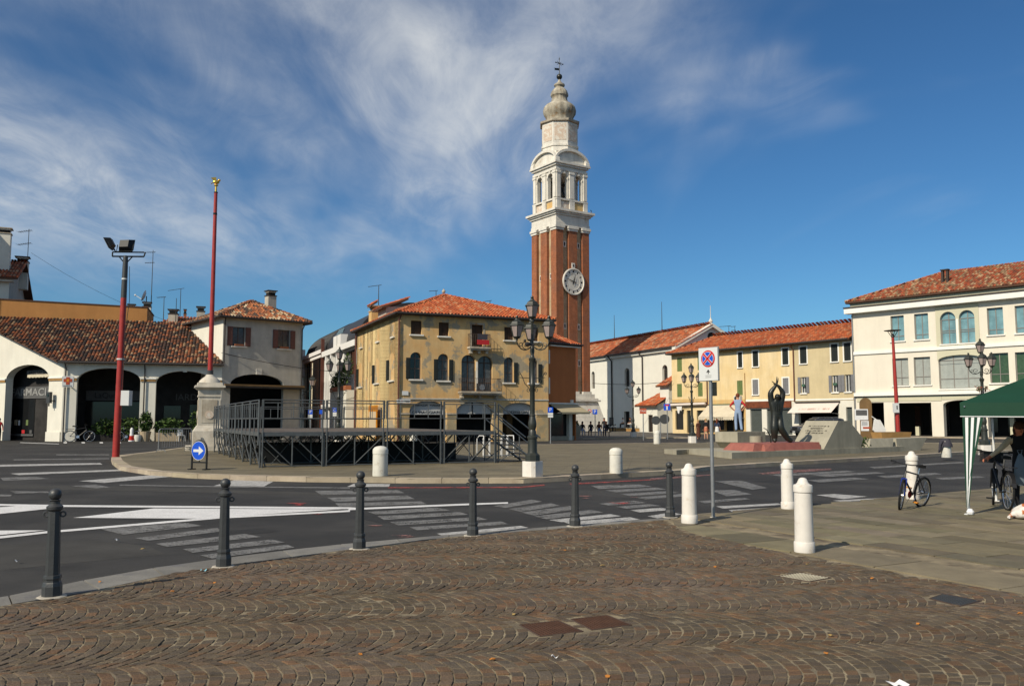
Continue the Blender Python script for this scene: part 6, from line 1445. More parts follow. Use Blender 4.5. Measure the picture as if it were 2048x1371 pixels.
o = psign((7.7, 80.0, 0.1), 2.5, 'blue parking sign above seated people at tower foot', R(-20), 0.45, False); disc(o, 'round_plate', 'sign_red', 0.18, -0.06, T(-0.5, 0, 2.35)); disc(o, 'round_plate_centre', 'sign_white', 0.11, -0.066, T(-0.5, 0, 2.35)); b = MB(); b.tube([(-0.5, -0.05, 2.35), (0, -0.05, 2.35)], 0.02, 5); b.build('arm', M_['galvanised'], o)
psign((10.56, 69.5, 0.0), 2.55, 'red taxi sign on thin pole before church', R(-10), 0.42, False, 'TAXI', 'taxi_red', True, 1.25)
o = psign((13.2, 73.4, 0.0), 3.0, 'blue dead end sign with red bar before the sacristy', R(-15), 0.56, False, '', 'sign_blue'); rect(o, 'white_stem', 'sign_white', -0.06, 0.06, -0.078, -0.072, 2.48, 2.82); rect(o, 'red_bar', 'sign_red', -0.17, 0.17, -0.08, -0.073, 2.82, 2.93)
o = thing('round_sign_back', 'two dark round sign backs behind the dead end sign', 'traffic sign', (12.9, 75.0, 0.0), R(-10)); disc(o, 'plate', 'iron_grey', 0.42, 0.0, T(0.35, 0, 1.7)); disc(o, 'plate', 'iron_grey', 0.38, 0.05, T(-0.4, 0, 1.6)); b = MB(); b.tube([(0, 0.06, 0), (0, 0.06, 2.0)], 0.04, 6); b.build('pole', M_['galvanised'], o)
psign((D(621, 840, 62)[0], 62, 0), 2.35, 'blue parking sign behind stage near corner house', 0, 0.32)
psign((D(643, 840, 58)[0], 58, 0), 2.3, 'narrow blue sign behind stage railing', 0, 0.28, False, '')
psign((D(669, 840, 70)[0], 70, 0), 2.6, 'blue parking sign beside lamp post before modern building', 0, 0.34, True, 'C')

# ---- stage
SA = (-7.9, 27.14); sdx = (0.9115, 0.4113)
stg = thing('stage', 'grey scaffold stage platform with railings and brown deck', 'stage', (SA[0], SA[1], 0.118), math.atan2(sdx[1], sdx[0]))
SWd, SDp, ZD = 8.05, 14.6, 1.10
for i in range(4):
    for j in range(7): rect(stg, 'deck_panel', 'stage_deck', i * 2.0125 + 0.004, (i + 1) * 2.0125 - 0.004, j * 2.085 + 0.004, (j + 1) * 2.085 - 0.004, ZD - 0.05 + 0.001 * ((i + j) % 2), ZD)
for y in (0.0, SDp): 
    for i in range(4): rect(stg, 'edge_beam', 'stage_steel', i * 2.0125 + 0.03, (i + 1) * 2.0125 - 0.03, y - 0.05, y - 0.005, ZD - 0.115, ZD + 0.012)
for x in (0.0, SWd):
    for j in range(7): rect(stg, 'edge_beam', 'stage_steel', x - 0.05, x - 0.005, j * 2.085 + 0.03, (j + 1) * 2.085 - 0.03, ZD - 0.115, ZD + 0.012)
def bar(name, a, b_, r=0.024, m='stage_steel', par=None):
    q = MB(); q.tube([a, b_], r, 6); return q.build(name, M_[m], par or stg)
for j, y in enumerate([k * 2.085 for k in range(8)]):
    for i in range(5):
        x = i * 2.0125; bar('leg', (x, y, 0), (x, y, ZD - 0.05), 0.026)
        if i < 4:
            if j == 0: bar('leg', (x + 1.0, y, 0.02), (x + 1.0, y, ZD - 0.06), 0.022)
            bar('ledger', (x, y, 0.04), (x + 2.0125, y, 0.04), 0.018)
            s_ = 1 if (i % 2 == 0) else -1
            for q in (0, 1):
                xa, xb = x + q * 1.0, x + q * 1.0 + 1.0
                bar('brace', (xa if s_ > 0 else xb, y, ZD - 0.1), (xb if s_ > 0 else xa, y, 0.05), 0.018)
        if j < 7 and i in (0, 2, 4):
            bar('brace', (x, y, ZD - 0.1), (x, y + 2.085, 0.06), 0.016); bar('brace', (x, y, 0.06), (x, y + 2.085, ZD - 0.1), 0.016)
for x in (0.5, 2.6, 4.6, 6.6):
    for y in (1.0, 3.1, 5.2, 7.3, 9.4): bar('brace', (x, y, 0.05), (x + 0.9, y + 0.6, ZD - 0.1), 0.016)
for y in (3.2, 7.0): rect(stg, 'skirt', 'black_metal', 0.4, SWd - 0.3, y, y + 0.02, 0.0, 0.62)
def rails(pa, pb, n, out):
    """one railing panel from pa to pb"""
    pa, pb = Vector(pa), Vector(pb); r = MB(); up = Vector((0, 0, 1)); o_ = Vector(out) * 0.05
    for z in (1.02, 0.93, 0.44): r.tube([pa + o_ + up * (ZD + z), pb + o_ + up * (ZD + z)], 0.019, 5)
    for k in range(n + 1):
        p = pa + (pb - pa) * (k / n) + o_; r.tube([p + up * (ZD + 0.44), p + up * (ZD + (1.02 if k in (0, n) else 0.93))], 0.015, 5)
    ra = r.build('railing', M_['stage_steel'], stg)
    for p in (pa + (pb - pa) * 0.02, pb - (pb - pa) * 0.02):
        q = MB(); q.tube([p + o_ + up * 0.0 if out[1] < 0 and out[0] == 0 else p + o_ + up * (ZD - 0.4), p + o_ + up * (ZD + 1.02)], 0.024, 6); q.build('post', M_['stage_steel'], ra)
for i in range(4): rails((i * 2.0125 + 0.03, 0, 0), ((i + 1) * 2.0125 - 0.03, 0, 0), 4, (0, -1, 0))
for j in range(7):
    rails((0, j * 2.085 + 0.03, 0), (0, (j + 1) * 2.085 - 0.03, 0), 4, (-1, 0, 0))
    for yy in (j * 2.085, j * 2.085 + 1.04): b = MB(); b.tube([(-0.05, yy, ZD + 0.44), (-0.05, yy, ZD - 0.05), (0.02, yy, 0.5), (0.18, yy, 0.02)], 0.022, 6); b.build('outrigger', M_['stage_steel'], stg)
for i in range(4): rails((i * 2.0125 + 0.03, SDp, 0), ((i + 1) * 2.0125 - 0.03, SDp, 0), 4, (0, 1, 0))
for k in range(6):                        # stair on the right
    x = SWd + 0.12 + k * 0.23; z = ZD - 0.16 * (k + 1)
    rect(stg, 'stair_tread', 'stage_steel', x, x + 0.25, 0.05, 1.25, z - 0.03, z)
for y in (0.02, 1.28):
    bar('stringer', (SWd + 0.05, y, ZD - 0.08), (SWd + 1.55, y, 0.02), 0.035); bar('stair_post', (SWd + 0.1, y, 0.0), (SWd + 0.1, y, ZD + 0.98), 0.024); bar('stair_post', (SWd + 1.5, y, 0.0), (SWd + 1.5, y, 0.95), 0.024)
    bar('handrail', (SWd + 0.1, y, ZD + 0.95), (SWd + 1.75, y, 0.85), 0.026); bar('handrail', (SWd + 0.1, y, ZD + 0.45), (SWd + 1.55, y, 0.45), 0.022); bar('brace', (SWd + 0.15, y, 0.05), (SWd + 0.9, y, 0.55), 0.018)
o = thing('bike_rack', 'white hooped metal rack behind stage stair', 'bike rack', (-0.45, 35.6, 0.118), R(30))
for k in range(6): b = MB(); b.tube([(k * 0.28 - 0.8, 0, 0), (k * 0.28 - 0.8, 0, 0.72), (k * 0.28 - 0.75, 0.1, 0.85), (k * 0.28 - 0.75, 0.5, 0.85), (k * 0.28 - 0.8, 0.6, 0.72), (k * 0.28 - 0.8, 0.6, 0)], 0.022, 6); b.build('hoop', M_['frame_white'], o)
b = MB(); b.tube([(-0.85, 0, 0.05), (0.7, 0, 0.05)], 0.02, 6); b.build('foot_rail', M_['galvanised'], o)
o = thing('crowd_barrier', 'grey crowd control barrier beside the flag column', 'barrier', (-17.2, 42.5, 0.118), R(64)); o.location = (-16.1, 41.4, 0.118)
b = MB(); b.tube([(-1.0, 0, 0.12), (-1.0, 0, 1.0), (-0.93, 0, 1.08), (0.93, 0, 1.08), (1.0, 0, 1.0), (1.0, 0, 0.12)], 0.022, 6); b.tube([(-1, 0, 0.2), (1, 0, 0.2)], 0.018, 5); b.build('frame', M_['galvanised'], o)
for k in range(14): b = MB(); b.tube([(-0.93 + k * 0.143, 0, 0.2), (-0.93 + k * 0.143, 0, 1.08)], 0.008, 4); b.build('bar', M_['galvanised'], o)
for s_ in (-0.85, 0.85): b = MB(); b.tube([(s_, -0.3, 0.0), (s_, -0.24, 0.1), (s_, 0.24, 0.1), (s_, 0.3, 0.0)], 0.02, 5); b.build('foot', M_['galvanised'], o)

# ================================================================ MONUMENT
MK, MA = (8.49, 33.46), math.atan2(0.612, 0.791)
mo = thing('monument', 'concrete and red granite war memorial with inscribed sloping slab', 'monument', (MK[0], MK[1], 0.118), MA)
b = MB(); b.prismz([(0, 0), (13.2, 0.1), (13.0, 2.6), (2.4, 4.2), (1.45, 2.4)], -0.02, 0.24); b.build('platform', M_['concrete'], mo)
b = MB(); b.prismz([(1.35, 4.0), (2.3, 4.25), (9, 3.4), (9, 4.3), (2.0, 5.3)], -0.02, 0.2); b.build('rear_ledge', M_['concrete'], mo)
b = MB(); b.grid([[(1.74, 0.32, 0.24), (6.35, 0.2, 0.24), (6.35, 1.9, 0.24), (2.2, 2.2, 0.24)], [(2.1, 0.5, 0.54), (6.45, 0.35, 0.54), (6.45, 1.8, 0.54), (2.5, 2.0, 0.54)]]); b.build('granite_base', M_['red_granite'], mo)
b = MB(); b.grid([[(2.25, 0.10, 0.242), (2.9, 0.08, 0.242), (2.75, 0.5, 0.242), (2.3, 0.5, 0.242)], [(2.55, 0.36, 0.5), (2.95, 0.30, 0.53), (2.8, 0.55, 0.53), (2.6, 0.55, 0.5)]]); b.build('granite_chip', M_['red_granite'], mo)
b = MB(); b.prism([(6.42, 0.24), (9.35, 0.24), (9.62, 0.66), (8.5, 1.46), (7.62, 1.46)], 0.12, 1.75); b.build('sloping_slab', M_['concrete'], mo)
dxs = Vector((7.62 - 6.42, 0, 1.46 - 0.24)).normalized()
fr = Matrix.Identity(4); fr.col[0][:3] = (0, -1, 0); fr.col[2][:3] = dxs; fr.col[1][:3] = (dxs.z, 0, -dxs.x); fr.col[3][:3] = Vector((7.25, 0.95, 0.24 + (7.25 - 6.42) * 1.22 / 1.2)) - Vector((dxs.z, 0, -dxs.x)) * 0.006
for k, t_ in enumerate((1.0, 0.7, 1.1, 0.95)): strokes(t_, 0.075, M_['letter_dark'], mo, fr @ T(0, 0, 0.18 - k * 0.14), 'inscription', k)
b = MB(); b.prism([(4.35, 0.2), (5.9, 0.2), (5.9, 0.97), (3.9, 0.97), (3.9, 0.52)], 2.72, 3.95); b.build('cantilever_block', M_['concrete'], mo)
b = MB(); b.lathe([(0.27, 0.24), (0.27, 0.80)], 20, 4.16, 1.95); b.build('stub_column', M_['concrete'], mo, smooth=True)
b = MB(); b.grid([[(10.3, 0.25, 0.2), (12.3, 0.2, 0.2), (12.3, 1.0, 0.2), (10.3, 1.0, 0.2)], [(10.8, 0.45, 0.62), (12.75, 0.4, 0.62), (12.7, 0.9, 0.62), (10.9, 0.9, 0.62)]]); b.build('planter_wall', M_['concrete'], mo)
b = MB(); b.grid([[(12.9, 0.3, 0.0), (15.2, 0.35, 0.0), (15.2, 1.5, 0.0), (12.9, 1.3, 0.0)], [(13.0, 0.4, 0.60), (16.1, 0.45, 0.62), (16.0, 1.4, 0.62), (13.1, 1.2, 0.60)]]); b.build('planter_wall', M_['concrete'], mo)
ws = lambda x, y: (MK[0] + 0.791 * x - 0.612 * y, MK[1] + 0.612 * x + 0.791 * y)
bx, by = ws(10.1, 1.1)
o = thing('shrub', 'small dark green shrub growing beside the monument planter', 'shrub', (bx, by, 0.36)); b = MB(); random.seed(31); bushm(b, (0, 0, 0.27), 0.62, 0.5, 0.3, 420, 0.08); bushm(b, (0.75, 0.1, 0.22), 0.3, 0.3, 0.22, 150, 0.08); bushm(b, (0.1, -0.2, 0.05), 0.9, 0.4, 0.08, 160, 0.07); tag(b.build('foliage', M_['foliage'], o), kind='stuff'); b = MB(); b.tube([(0, 0, -0.1), (0.02, 0, 0.3)], 0.03, 5); b.build('stem', M_['wood_brown'], o)
o = thing('wooden_planter', 'tapered tan wooden trough behind the monument', 'planter', (20.4, 46.5, 0.118), R(20)); b = MB(); b.grid([[(-0.8, -0.3, 0), (0.8, -0.3, 0), (0.8, 0.3, 0), (-0.8, 0.3, 0)], [(-1.05, -0.4, 0.85), (1.0, -0.4, 0.85), (1.0, 0.4, 0.85), (-1.05, 0.4, 0.85)]]); b.build('trough', M_['wood_tan'], o); rect(o, 'soil', 'wood_brown', -0.9, 0.9, -0.3, 0.3, 0.80, 0.86)
o = thing('notice_board', 'rounded wooden notice board with pinned posters', 'notice board', (19.6, 47.8, 0.118), R(-5))
b = MB(); b.prism(arch_poly(-0.32, 0.32, 0.25, 2.72, 0.32), -0.04, 0.04); b.build('board', M_['wood_brown'], o); rect(o, 'poster', 'paper_white', -0.62, 0.1, -0.06, -0.045, 1.5, 2.1); rect(o, 'poster', 'sign_grey', -0.55, 0.05, -0.066, -0.061, 1.75, 2.05); rect(o, 'poster', 'paper_white', -0.3, 0.12, -0.06, -0.045, 0.9, 1.45); rect(o, 'poster', 'taxi_red', -0.2, 0.2, -0.066, -0.061, 1.02, 1.12)
for k in range(5): rect(o, 'print_line', 'letter_dark', -0.26, 0.06, -0.066, -0.061, 1.2 + k * 0.045, 1.215 + k * 0.045)
o = thing('white_cloth', 'white cloth bag hanging from the notice board', 'cloth', (20.05, 47.6, 0.118), 0); b = MB(); b.prism([(-0.1, 1.55), (-0.2, 0.95), (0.1, 0.55), (0.35, 0.6), (0.5, 0.95), (0.2, 1.5)], -0.12, 0.0); b.build('bag', M_['cloth_white'], o); b = MB(); b.tube([(0.05, -0.05, 1.5), (-0.2, 0.05, 1.7)], 0.02, 5); b.build('strap', M_['cloth_white'], o)

# ================================================================ FIGURES
def skin_mesh(V, E_, rad, root=0, sub=2):
    me = bpy.data.meshes.new('skin'); me.from_pydata(V, E_, []); ob_ = bpy.data.objects.new('skin', me); COL.objects.link(ob_)
    ob_.modifiers.new('s', 'SKIN').use_smooth_shade = True
    lay = me.skin_vertices[0].data
    for i, r_ in enumerate(rad):
        lay[i].radius = r_ if isinstance(r_, tuple) else (r_, r_); lay[i].use_root = (i == root)
    m2 = ob_.modifiers.new('u', 'SUBSURF'); m2.levels = sub; m2.render_levels = sub
    dg = bpy.context.evaluated_depsgraph_get(); out = bpy.data.meshes.new_from_object(ob_.evaluated_get(dg))
    bpy.data.objects.remove(ob_); return out
J0 = dict(pelvis=(0, 0, 0.95), waist=(0, 0, 1.10), chest=(0, 0.0, 1.32), neck=(0, 0.0, 1.48), head=(0, -0.01, 1.58), crown=(0, -0.01, 1.70),
          shL=(0.17, 0, 1.40), elL=(0.24, 0.03, 1.12), wrL=(0.25, -0.06, 0.87), haL=(0.25, -0.09, 0.78), shR=(-0.17, 0, 1.40), elR=(-0.24, 0.03, 1.12), wrR=(-0.25, -0.06, 0.87), haR=(-0.25, -0.09, 0.78),
          hiL=(0.09, 0, 0.90), knL=(0.10, -0.02, 0.50), anL=(0.10, 0.02, 0.09), toL=(0.11, -0.13, 0.04), hiR=(-0.09, 0, 0.90), knR=(-0.10, -0.02, 0.50), anR=(-0.10, 0.02, 0.09), toR=(-0.11, -0.13, 0.04))
BONES = [('pelvis', 'waist'), ('waist', 'chest'), ('chest', 'neck'), ('neck', 'head'), ('head', 'crown'), ('chest', 'shL'), ('shL', 'elL'), ('elL', 'wrL'), ('wrL', 'haL'), ('chest', 'shR'), ('shR', 'elR'), ('elR', 'wrR'), ('wrR', 'haR'),
         ('pelvis', 'hiL'), ('hiL', 'knL'), ('knL', 'anL'), ('anL', 'toL'), ('pelvis', 'hiR'), ('hiR', 'knR'), ('knR', 'anR'), ('anR', 'toR')]
RAD = dict(pelvis=(0.145, 0.11), waist=(0.125, 0.09), chest=(0.155, 0.105), neck=0.055, head=0.088, crown=0.075, shL=0.065, elL=0.045, wrL=0.032, haL=0.034, shR=0.065, elR=0.045, wrR=0.032, haR=0.034,
           hiL=0.09, knL=0.06, anL=0.045, toL=0.038, hiR=0.09, knR=0.06, anR=0.045, toR=0.038)
def figure(name, label, cat, loc, rz, over=None, mats=None, h=1.0, rads=None, hair='hair_brown', longhair=False, group=None, extra=None, skirt=None, face=True):
    """one continuous body grown over a posed skeleton; cloth regions are material slots of it; hair is a child"""
    J = dict(J0); J.update(over or {}); Rd = dict(RAD); Rd.update(rads or {})
    names = list(J); V = [J[n] for n in names]; E_ = [(names.index(a), names.index(b)) for a, b in BONES]; rd = [Rd[n] for n in names]
    own = {n: n for n in names}
    for (pn, pts_, rr) in (extra or []):
        prev = names.index(pn)
        for p, r_ in zip(pts_, rr): V.append(p); rd.append(r_); E_.append((prev, len(V) - 1)); prev = len(V) - 1
    me = skin_mesh(V, E_, rd, names.index('pelvis'))
    mats = mats or {}
    regs = ['skin', 'top', 'sleeve', 'forearm', 'bottom', 'shin', 'shoe']
    dflt = dict(skin='skin', top='cloth_dark', sleeve=None, forearm='skin', bottom='cloth_navy', shin=None, shoe='cloth_black'); dflt.update(mats)
    dflt['sleeve'] = dflt['sleeve'] or dflt['top']; dflt['shin'] = dflt['shin'] or dflt['bottom']
    me.materials.clear()
    for q in regs: me.materials.append(M_[dflt[q]])
    R_of = {('pelvis', 'waist'): 4, ('waist', 'chest'): 1, ('chest', 'neck'): 1, ('neck', 'head'): 0, ('head', 'crown'): 0}
    for s_ in 'LR': R_of.update({('chest', 'sh' + s_): 1, ('sh' + s_, 'el' + s_): 2, ('el' + s_, 'wr' + s_): 3, ('wr' + s_, 'ha' + s_): 0, ('pelvis', 'hi' + s_): 4, ('hi' + s_, 'kn' + s_): 4, ('kn' + s_, 'an' + s_): 5, ('an' + s_, 'to' + s_): 6})
    segs = [(Vector(J[a]), Vector(J[b]), R_of[(a, b)]) for a, b in BONES]
    for (pn, pts_, rr) in (extra or []):
        q = [J[pn]] + list(pts_); segs += [(Vector(a), Vector(b), 0) for a, b in zip(q, q[1:])]
    for p in me.polygons:
        c = p.center; best = (9, 0)
        for a, b, r_ in segs:
            ab = b - a; t_ = max(0, min(1, (c - a).dot(ab) / max(ab.length_squared, 1e-9))); d_ = (c - a - ab * t_).length
            if d_ < best[0]: best = (d_, r_)
        p.material_index = best[1]; p.use_smooth = True
    t = thing(name, label, cat, loc, rz, group, h)
    o_ = bpy.data.objects.new('body', me); COL.objects.link(o_); o_.parent = t
    hd, cr = Vector(J['head']), Vector(J['crown']); ax = (cr - hd).normalized(); cen = hd + ax * 0.07
    Mh = Matrix.Translation(cen) @ Vector((0, 0, 1)).rotation_difference(ax).to_matrix().to_4x4()
    if hair:
        b = MB(); b.ball((0, 0.018, 0.03), 0.102, 12, 8, sx=0.93, sy=1.05, sz=1.05)
        if longhair: b.tube([(0, 0.06, 0.03), (0, 0.09, -0.1), (0, 0.10, -0.26)], [0.085, 0.085, 0.05], 9)
        b.build('hair', M_[hair], t, Mh, smooth=True)
    if face:
        b = MB(); b.tube([(0, -0.085, 0.0), (0, -0.108, -0.03), (0, -0.088, -0.038)], [0.009, 0.014, 0.008], 6); b.build('nose', M_[dflt['skin']], t, Mh, smooth=True)
        for s_ in (-1, 1): b = MB(); b.ball((s_ * 0.033, -0.082, 0.004), 0.011, 6, 4); b.build('eye', M_['letter_dark'], t, Mh); b = MB(); b.ball((s_ * 0.09, 0.0, -0.01), 0.022, 6, 5, sx=0.5); b.build('ear', M_[dflt['skin']], t, Mh)
        b = MB(); b.ball((0, -0.082, -0.065), 0.02, 8, 4, sx=1.2, sy=0.4, sz=0.35); b.build('mouth', M_['cloth_brown'], t, Mh)
    if skirt:
        b = MB(); r0, r1, z0, z1, m_ = skirt; b.lathe([(r0, z0), ((r0 + r1) / 2 * 1.02, (z0 + z1) / 2), (r1, z1)], 14); b.build('skirt', M_[m_], t, smooth=True)
    return t
# people in the square
figure('person', 'person in long brown dress, leftmost of the three beside lamp', 'person', (15.35, 71.2, 0.0), R(200), dict(haR=(-0.1, -0.2, 1.3), wrR=(-0.14, -0.2, 1.22), elR=(-0.26, -0.02, 1.14)), dict(top='cloth_brown', bottom='cloth_brown', shin='skin'), 0.93, None, 'hair_blond', False, 'people standing by the yellow row', skirt=(0.15, 0.22, 1.1, 0.25, 'cloth_brown'))
figure('person', 'blond person in black top and bare legs between two friends', 'person', (16.02, 71.4, 0.0), R(170), None, dict(top='cloth_black', forearm='cloth_black', bottom='skin', shin='skin', shoe='cloth_white'), 0.98, None, 'hair_blond', False, 'people standing by the yellow row', skirt=(0.15, 0.17, 1.05, 0.72, 'skin_ruddy'))
figure('person', 'red haired person in white skirt behind the sign pole', 'person', (16.85, 71.0, 0.0), R(150), dict(haL=(0.12, -0.22, 1.1), wrL=(0.16, -0.2, 1.03)), dict(top='cloth_navy', bottom='cloth_white', shin='skin', shoe='cloth_white'), 0.97, None, 'hair_red', True, 'people standing by the yellow row', skirt=(0.15, 0.2, 1.05, 0.62, 'cloth_white'))
figure('person', 'man in red shirt and denim overalls standing on concrete block', 'person', (10.18, 38.85, 1.09), R(155), dict(elL=(0.36, 0.06, 1.18), wrL=(0.2, -0.04, 1.0), haL=(0.14, -0.07, 0.98), elR=(-0.36, 0.06, 1.18), wrR=(-0.2, -0.04, 1.0), haR=(-0.14, -0.07, 0.98), knL=(0.12, -0.04, 0.5), anR=(-0.16, 0.05, 0.09), toR=(-0.2, -0.09, 0.04)), dict(top='cloth_denim', sleeve='cloth_red', bottom='cloth_denim'), 0.97, dict(hiL=0.1, hiR=0.1, knL=0.075, knR=0.075, anL=0.06, anR=0.06), 'hair_red')
sit = dict(hiL=(0.1, -0.02, 0.92), knL=(0.12, -0.42, 0.92), anL=(0.12, -0.42, 0.50), toL=(0.12, -0.56, 0.46), hiR=(-0.1, -0.02, 0.92), knR=(-0.12, -0.42, 0.92), anR=(-0.12, -0.40, 0.50), toR=(-0.12, -0.54, 0.46), elL=(0.24, -0.05, 1.14), wrL=(0.16, -0.28, 1.05), haL=(0.12, -0.36, 1.04), elR=(-0.24, -0.05, 1.14), wrR=(-0.16, -0.28, 1.05), haR=(-0.12, -0.36, 1.04), chest=(0, -0.03, 1.32), neck=(0, -0.05, 1.48), head=(0, -0.08, 1.57), crown=(0, -0.09, 1.69), shL=(0.17, -0.03, 1.40), shR=(-0.17, -0.03, 1.40))
bench = thing('bench', 'dark bench at foot of the bell tower with people seated', 'bench', (7.7, 81.0, 0.1), R(-8)); rect(bench, 'seat', 'wood_brown', -1.6, 1.6, -0.22, 0.22, 0.40, 0.46)
for x in (-1.4, 1.35): rect(bench, 'leg', 'iron_grey', x, x + 0.08, -0.2, 0.2, 0, 0.40)
for i, (dx, rz_, m1, l) in enumerate([(-1.1, 20, 'cloth_black', 'person in black seated at left end of the tower bench'), (-0.3, -10, 'cloth_dark', 'person in charcoal seated second from left on tower bench'), (0.45, 12, 'cloth_brown', 'person in brown seated third from left on tower bench'), (1.15, -25, 'cloth_black', 'person in black seated at right end of tower bench')]):
    figure('person', l, 'person', (7.7 + dx, 81.0 - dx * 0.14, 0.1 - 0.36), R(rz_ - 8), sit, dict(top=m1, bottom='cloth_navy' if i % 2 else 'cloth_denim', skin='skin_ruddy', forearm=m1), 1.0, None, ('hair_black', 'hair_brown', 'hair_black', 'hair_red')[i], i % 2 == 0, 'people on the tower bench')
figure('person', 'person in dark jacket standing behind right end of tower bench', 'person', (8.75, 81.9, 0.1), R(10), None, dict(top='cloth_dark', forearm='cloth_dark', skin='skin_ruddy'), 0.98, None, 'hair_black')
figure('person', 'person with white top sitting at the awning end by tower', 'person', (6.0, 79.2, 0.1), R(-30), sit, dict(top='cloth_white', skin='skin_ruddy'), 1.0, None, 'hair_black').location.z = -0.2
lw = thing('low_wall', 'low stone ledge along the church wall', 'wall', (15.6, 119.8, 0.1), ang(CL, CRr)); rect(lw, 'ledge', 'wood_tan', -4.5, 7.5, -0.3, 0.3, 0, 0.4); rect(lw, 'coping', 'concrete', -4.6, 7.6, -0.36, 0.36, 0.4, 0.48)
for i, (dx, dy, l) in enumerate([(-0.3, -0.1, 'person in white shirt, left of two sitting by church door'), (0.55, -1.3, 'person in white shorts, right of two sitting by church door')]):
    figure('person', l, 'person', (15.7 + dx, 119.6 + dy, 0.12), R(-70), sit, dict(top='cloth_white' if i == 0 else 'cloth_dark', bottom='cloth_black' if i == 0 else 'cloth_white', shin='cloth_black'), 1.05, None, 'hair_brown', i == 1, 'people sitting by the church')
figure('person', 'person in dark red jacket half out of frame at left edge', 'person', (-39.35, 66.3, 0.0), R(30), None, dict(top='cloth_red', forearm='cloth_red', bottom='cloth_black'), 1.0, None, 'hair_black')
# railing by the church
o = thing('iron_fence', 'low iron fence panel with white finials before church', 'fence', (13.0, 119.0, 0.1), ang(CL, CRr) ); b = MB(); b.tube([(-3, 0, 0.9), (2.5, 0, 0.9)], 0.05, 5); b.tube([(-3, 0, 0.45), (2.5, 0, 0.45)], 0.05, 5); b.build('rails', M_['black_metal'], o)
for k in range(7): b = MB(); b.tube([(-3 + k * 0.91, 0, 0), (-3 + k * 0.91, 0, 1.0)], 0.05, 5); p = b.build('post', M_['black_metal'], o); b = MB(); b.ball((-3 + k * 0.91, 0, 0.68), 0.13, 6, 5); b.build('finial', M_['sign_white'], p)
o = thing('menu_board', 'small dark frame board standing before church', 'sign', (13.6, 118.2, 0.1), ang(CL, CRr)); rect(o, 'board', 'black_metal', -0.5, 0.5, -0.05, 0.05, 0.7, 1.9); rect(o, 'panel', 'sign_grey', -0.38, 0.38, -0.065, -0.052, 0.85, 1.75); rect(o, 'leg', 'black_metal', -0.45, -0.35, -0.05, 0.05, 0, 0.7); rect(o, 'leg', 'black_metal', 0.35, 0.45, -0.05, 0.05, 0, 0.7)
o = thing('stone_bin', 'grey stone planter box at the awning end by tower', 'planter', (5.3, 78.0, 0.1), R(20)); b = MB(); b.grid([[(-0.7, -0.4, 0), (0.7, -0.4, 0), (0.7, 0.4, 0), (-0.7, 0.4, 0)], [(-0.85, -0.5, 1.0), (0.85, -0.5, 1.0), (0.85, 0.5, 1.0), (-0.85, 0.5, 1.0)]]); b.build('box', M_['concrete'], o); b = MB(); bushm(b, (0, 0, 1.15), 0.8, 0.45, 0.3, 150, 0.12); tag(b.build('plants', M_['foliage'], o), kind='stuff')
# bronze statue
SJ = dict(pelvis=(0.0, 0, 1.12), waist=(0.0, 0, 1.30), chest=(0.0, 0.02, 1.62), neck=(0.0, -0.04, 1.83), head=(0.01, -0.10, 1.93), crown=(0.02, -0.16, 2.05),
          shL=(0.22, 0.02, 1.74), elL=(0.30, -0.02, 2.12), wrL=(0.10, -0.06, 2.38), haL=(0.02, -0.08, 2.44), shR=(-0.22, 0.02, 1.74), elR=(-0.27, -0.02, 2.12), wrR=(-0.04, -0.06, 2.40), haR=(0.02, -0.07, 2.48),
          hiL=(0.10, 0, 1.04), knL=(0.10, -0.12, 0.60), anL=(0.52, 0.06, 0.12), toL=(0.68, -0.02, 0.05), hiR=(-0.10, 0, 1.04), knR=(-0.17, -0.10, 0.56), anR=(-0.12, 0.02, 0.10), toR=(-0.16, -0.16, 0.05))
brz = {k: 'bronze' for k in ('skin', 'top', 'sleeve', 'forearm', 'bottom', 'shin', 'shoe')}
stx, sty = ws(4.15, 0.85)
sx_ = [('haR', [(0.0, -0.08, 2.60), (0.02, -0.08, 2.80)], [0.03, 0.014]), ('haR', [(0.06, -0.08, 2.62), (0.07, -0.09, 2.74)], [0.024, 0.012]), ('haL', [(-0.10, -0.09, 2.50), (-0.22, -0.10, 2.60)], [0.03, 0.014]), ('haL', [(-0.08, -0.1, 2.45), (-0.19, -0.12, 2.47)], [0.022, 0.012])]
st_ = figure('statue', 'dark bronze statue of figure with raised crossed arms on granite', 'statue', (stx, sty, 0.118 + 0.54), R(6), SJ, brz, 1.0,
       dict(pelvis=(0.25, 0.20), waist=(0.22, 0.18), chest=(0.27, 0.20), neck=0.10, head=0.135, crown=0.11, shL=0.15, shR=0.15, elL=0.125, elR=0.125, wrL=0.07, wrR=0.07, haL=0.05, haR=0.05, hiL=0.18, hiR=0.19, knL=0.17, knR=0.18, anL=0.13, anR=0.12, toL=0.10, toR=0.08), None, extra=sx_, face=False)
b = MB(); b.tube([(-0.25, 0.1, 0.0), (-0.28, 0.1, 0.3), (-0.42, 0.1, 0.55), (-0.56, 0.1, 0.62)], [0.03, 0.025, 0.02, 0.012], 6); b.tube([(-0.28, 0.1, 0.3), (-0.40, 0.05, 0.42)], [0.02, 0.01], 5); b.tube([(-0.36, 0.1, 0.45), (-0.45, 0.15, 0.38)], [0.018, 0.01], 5); b.build('thorn_branch', M_['bronze'], st_)
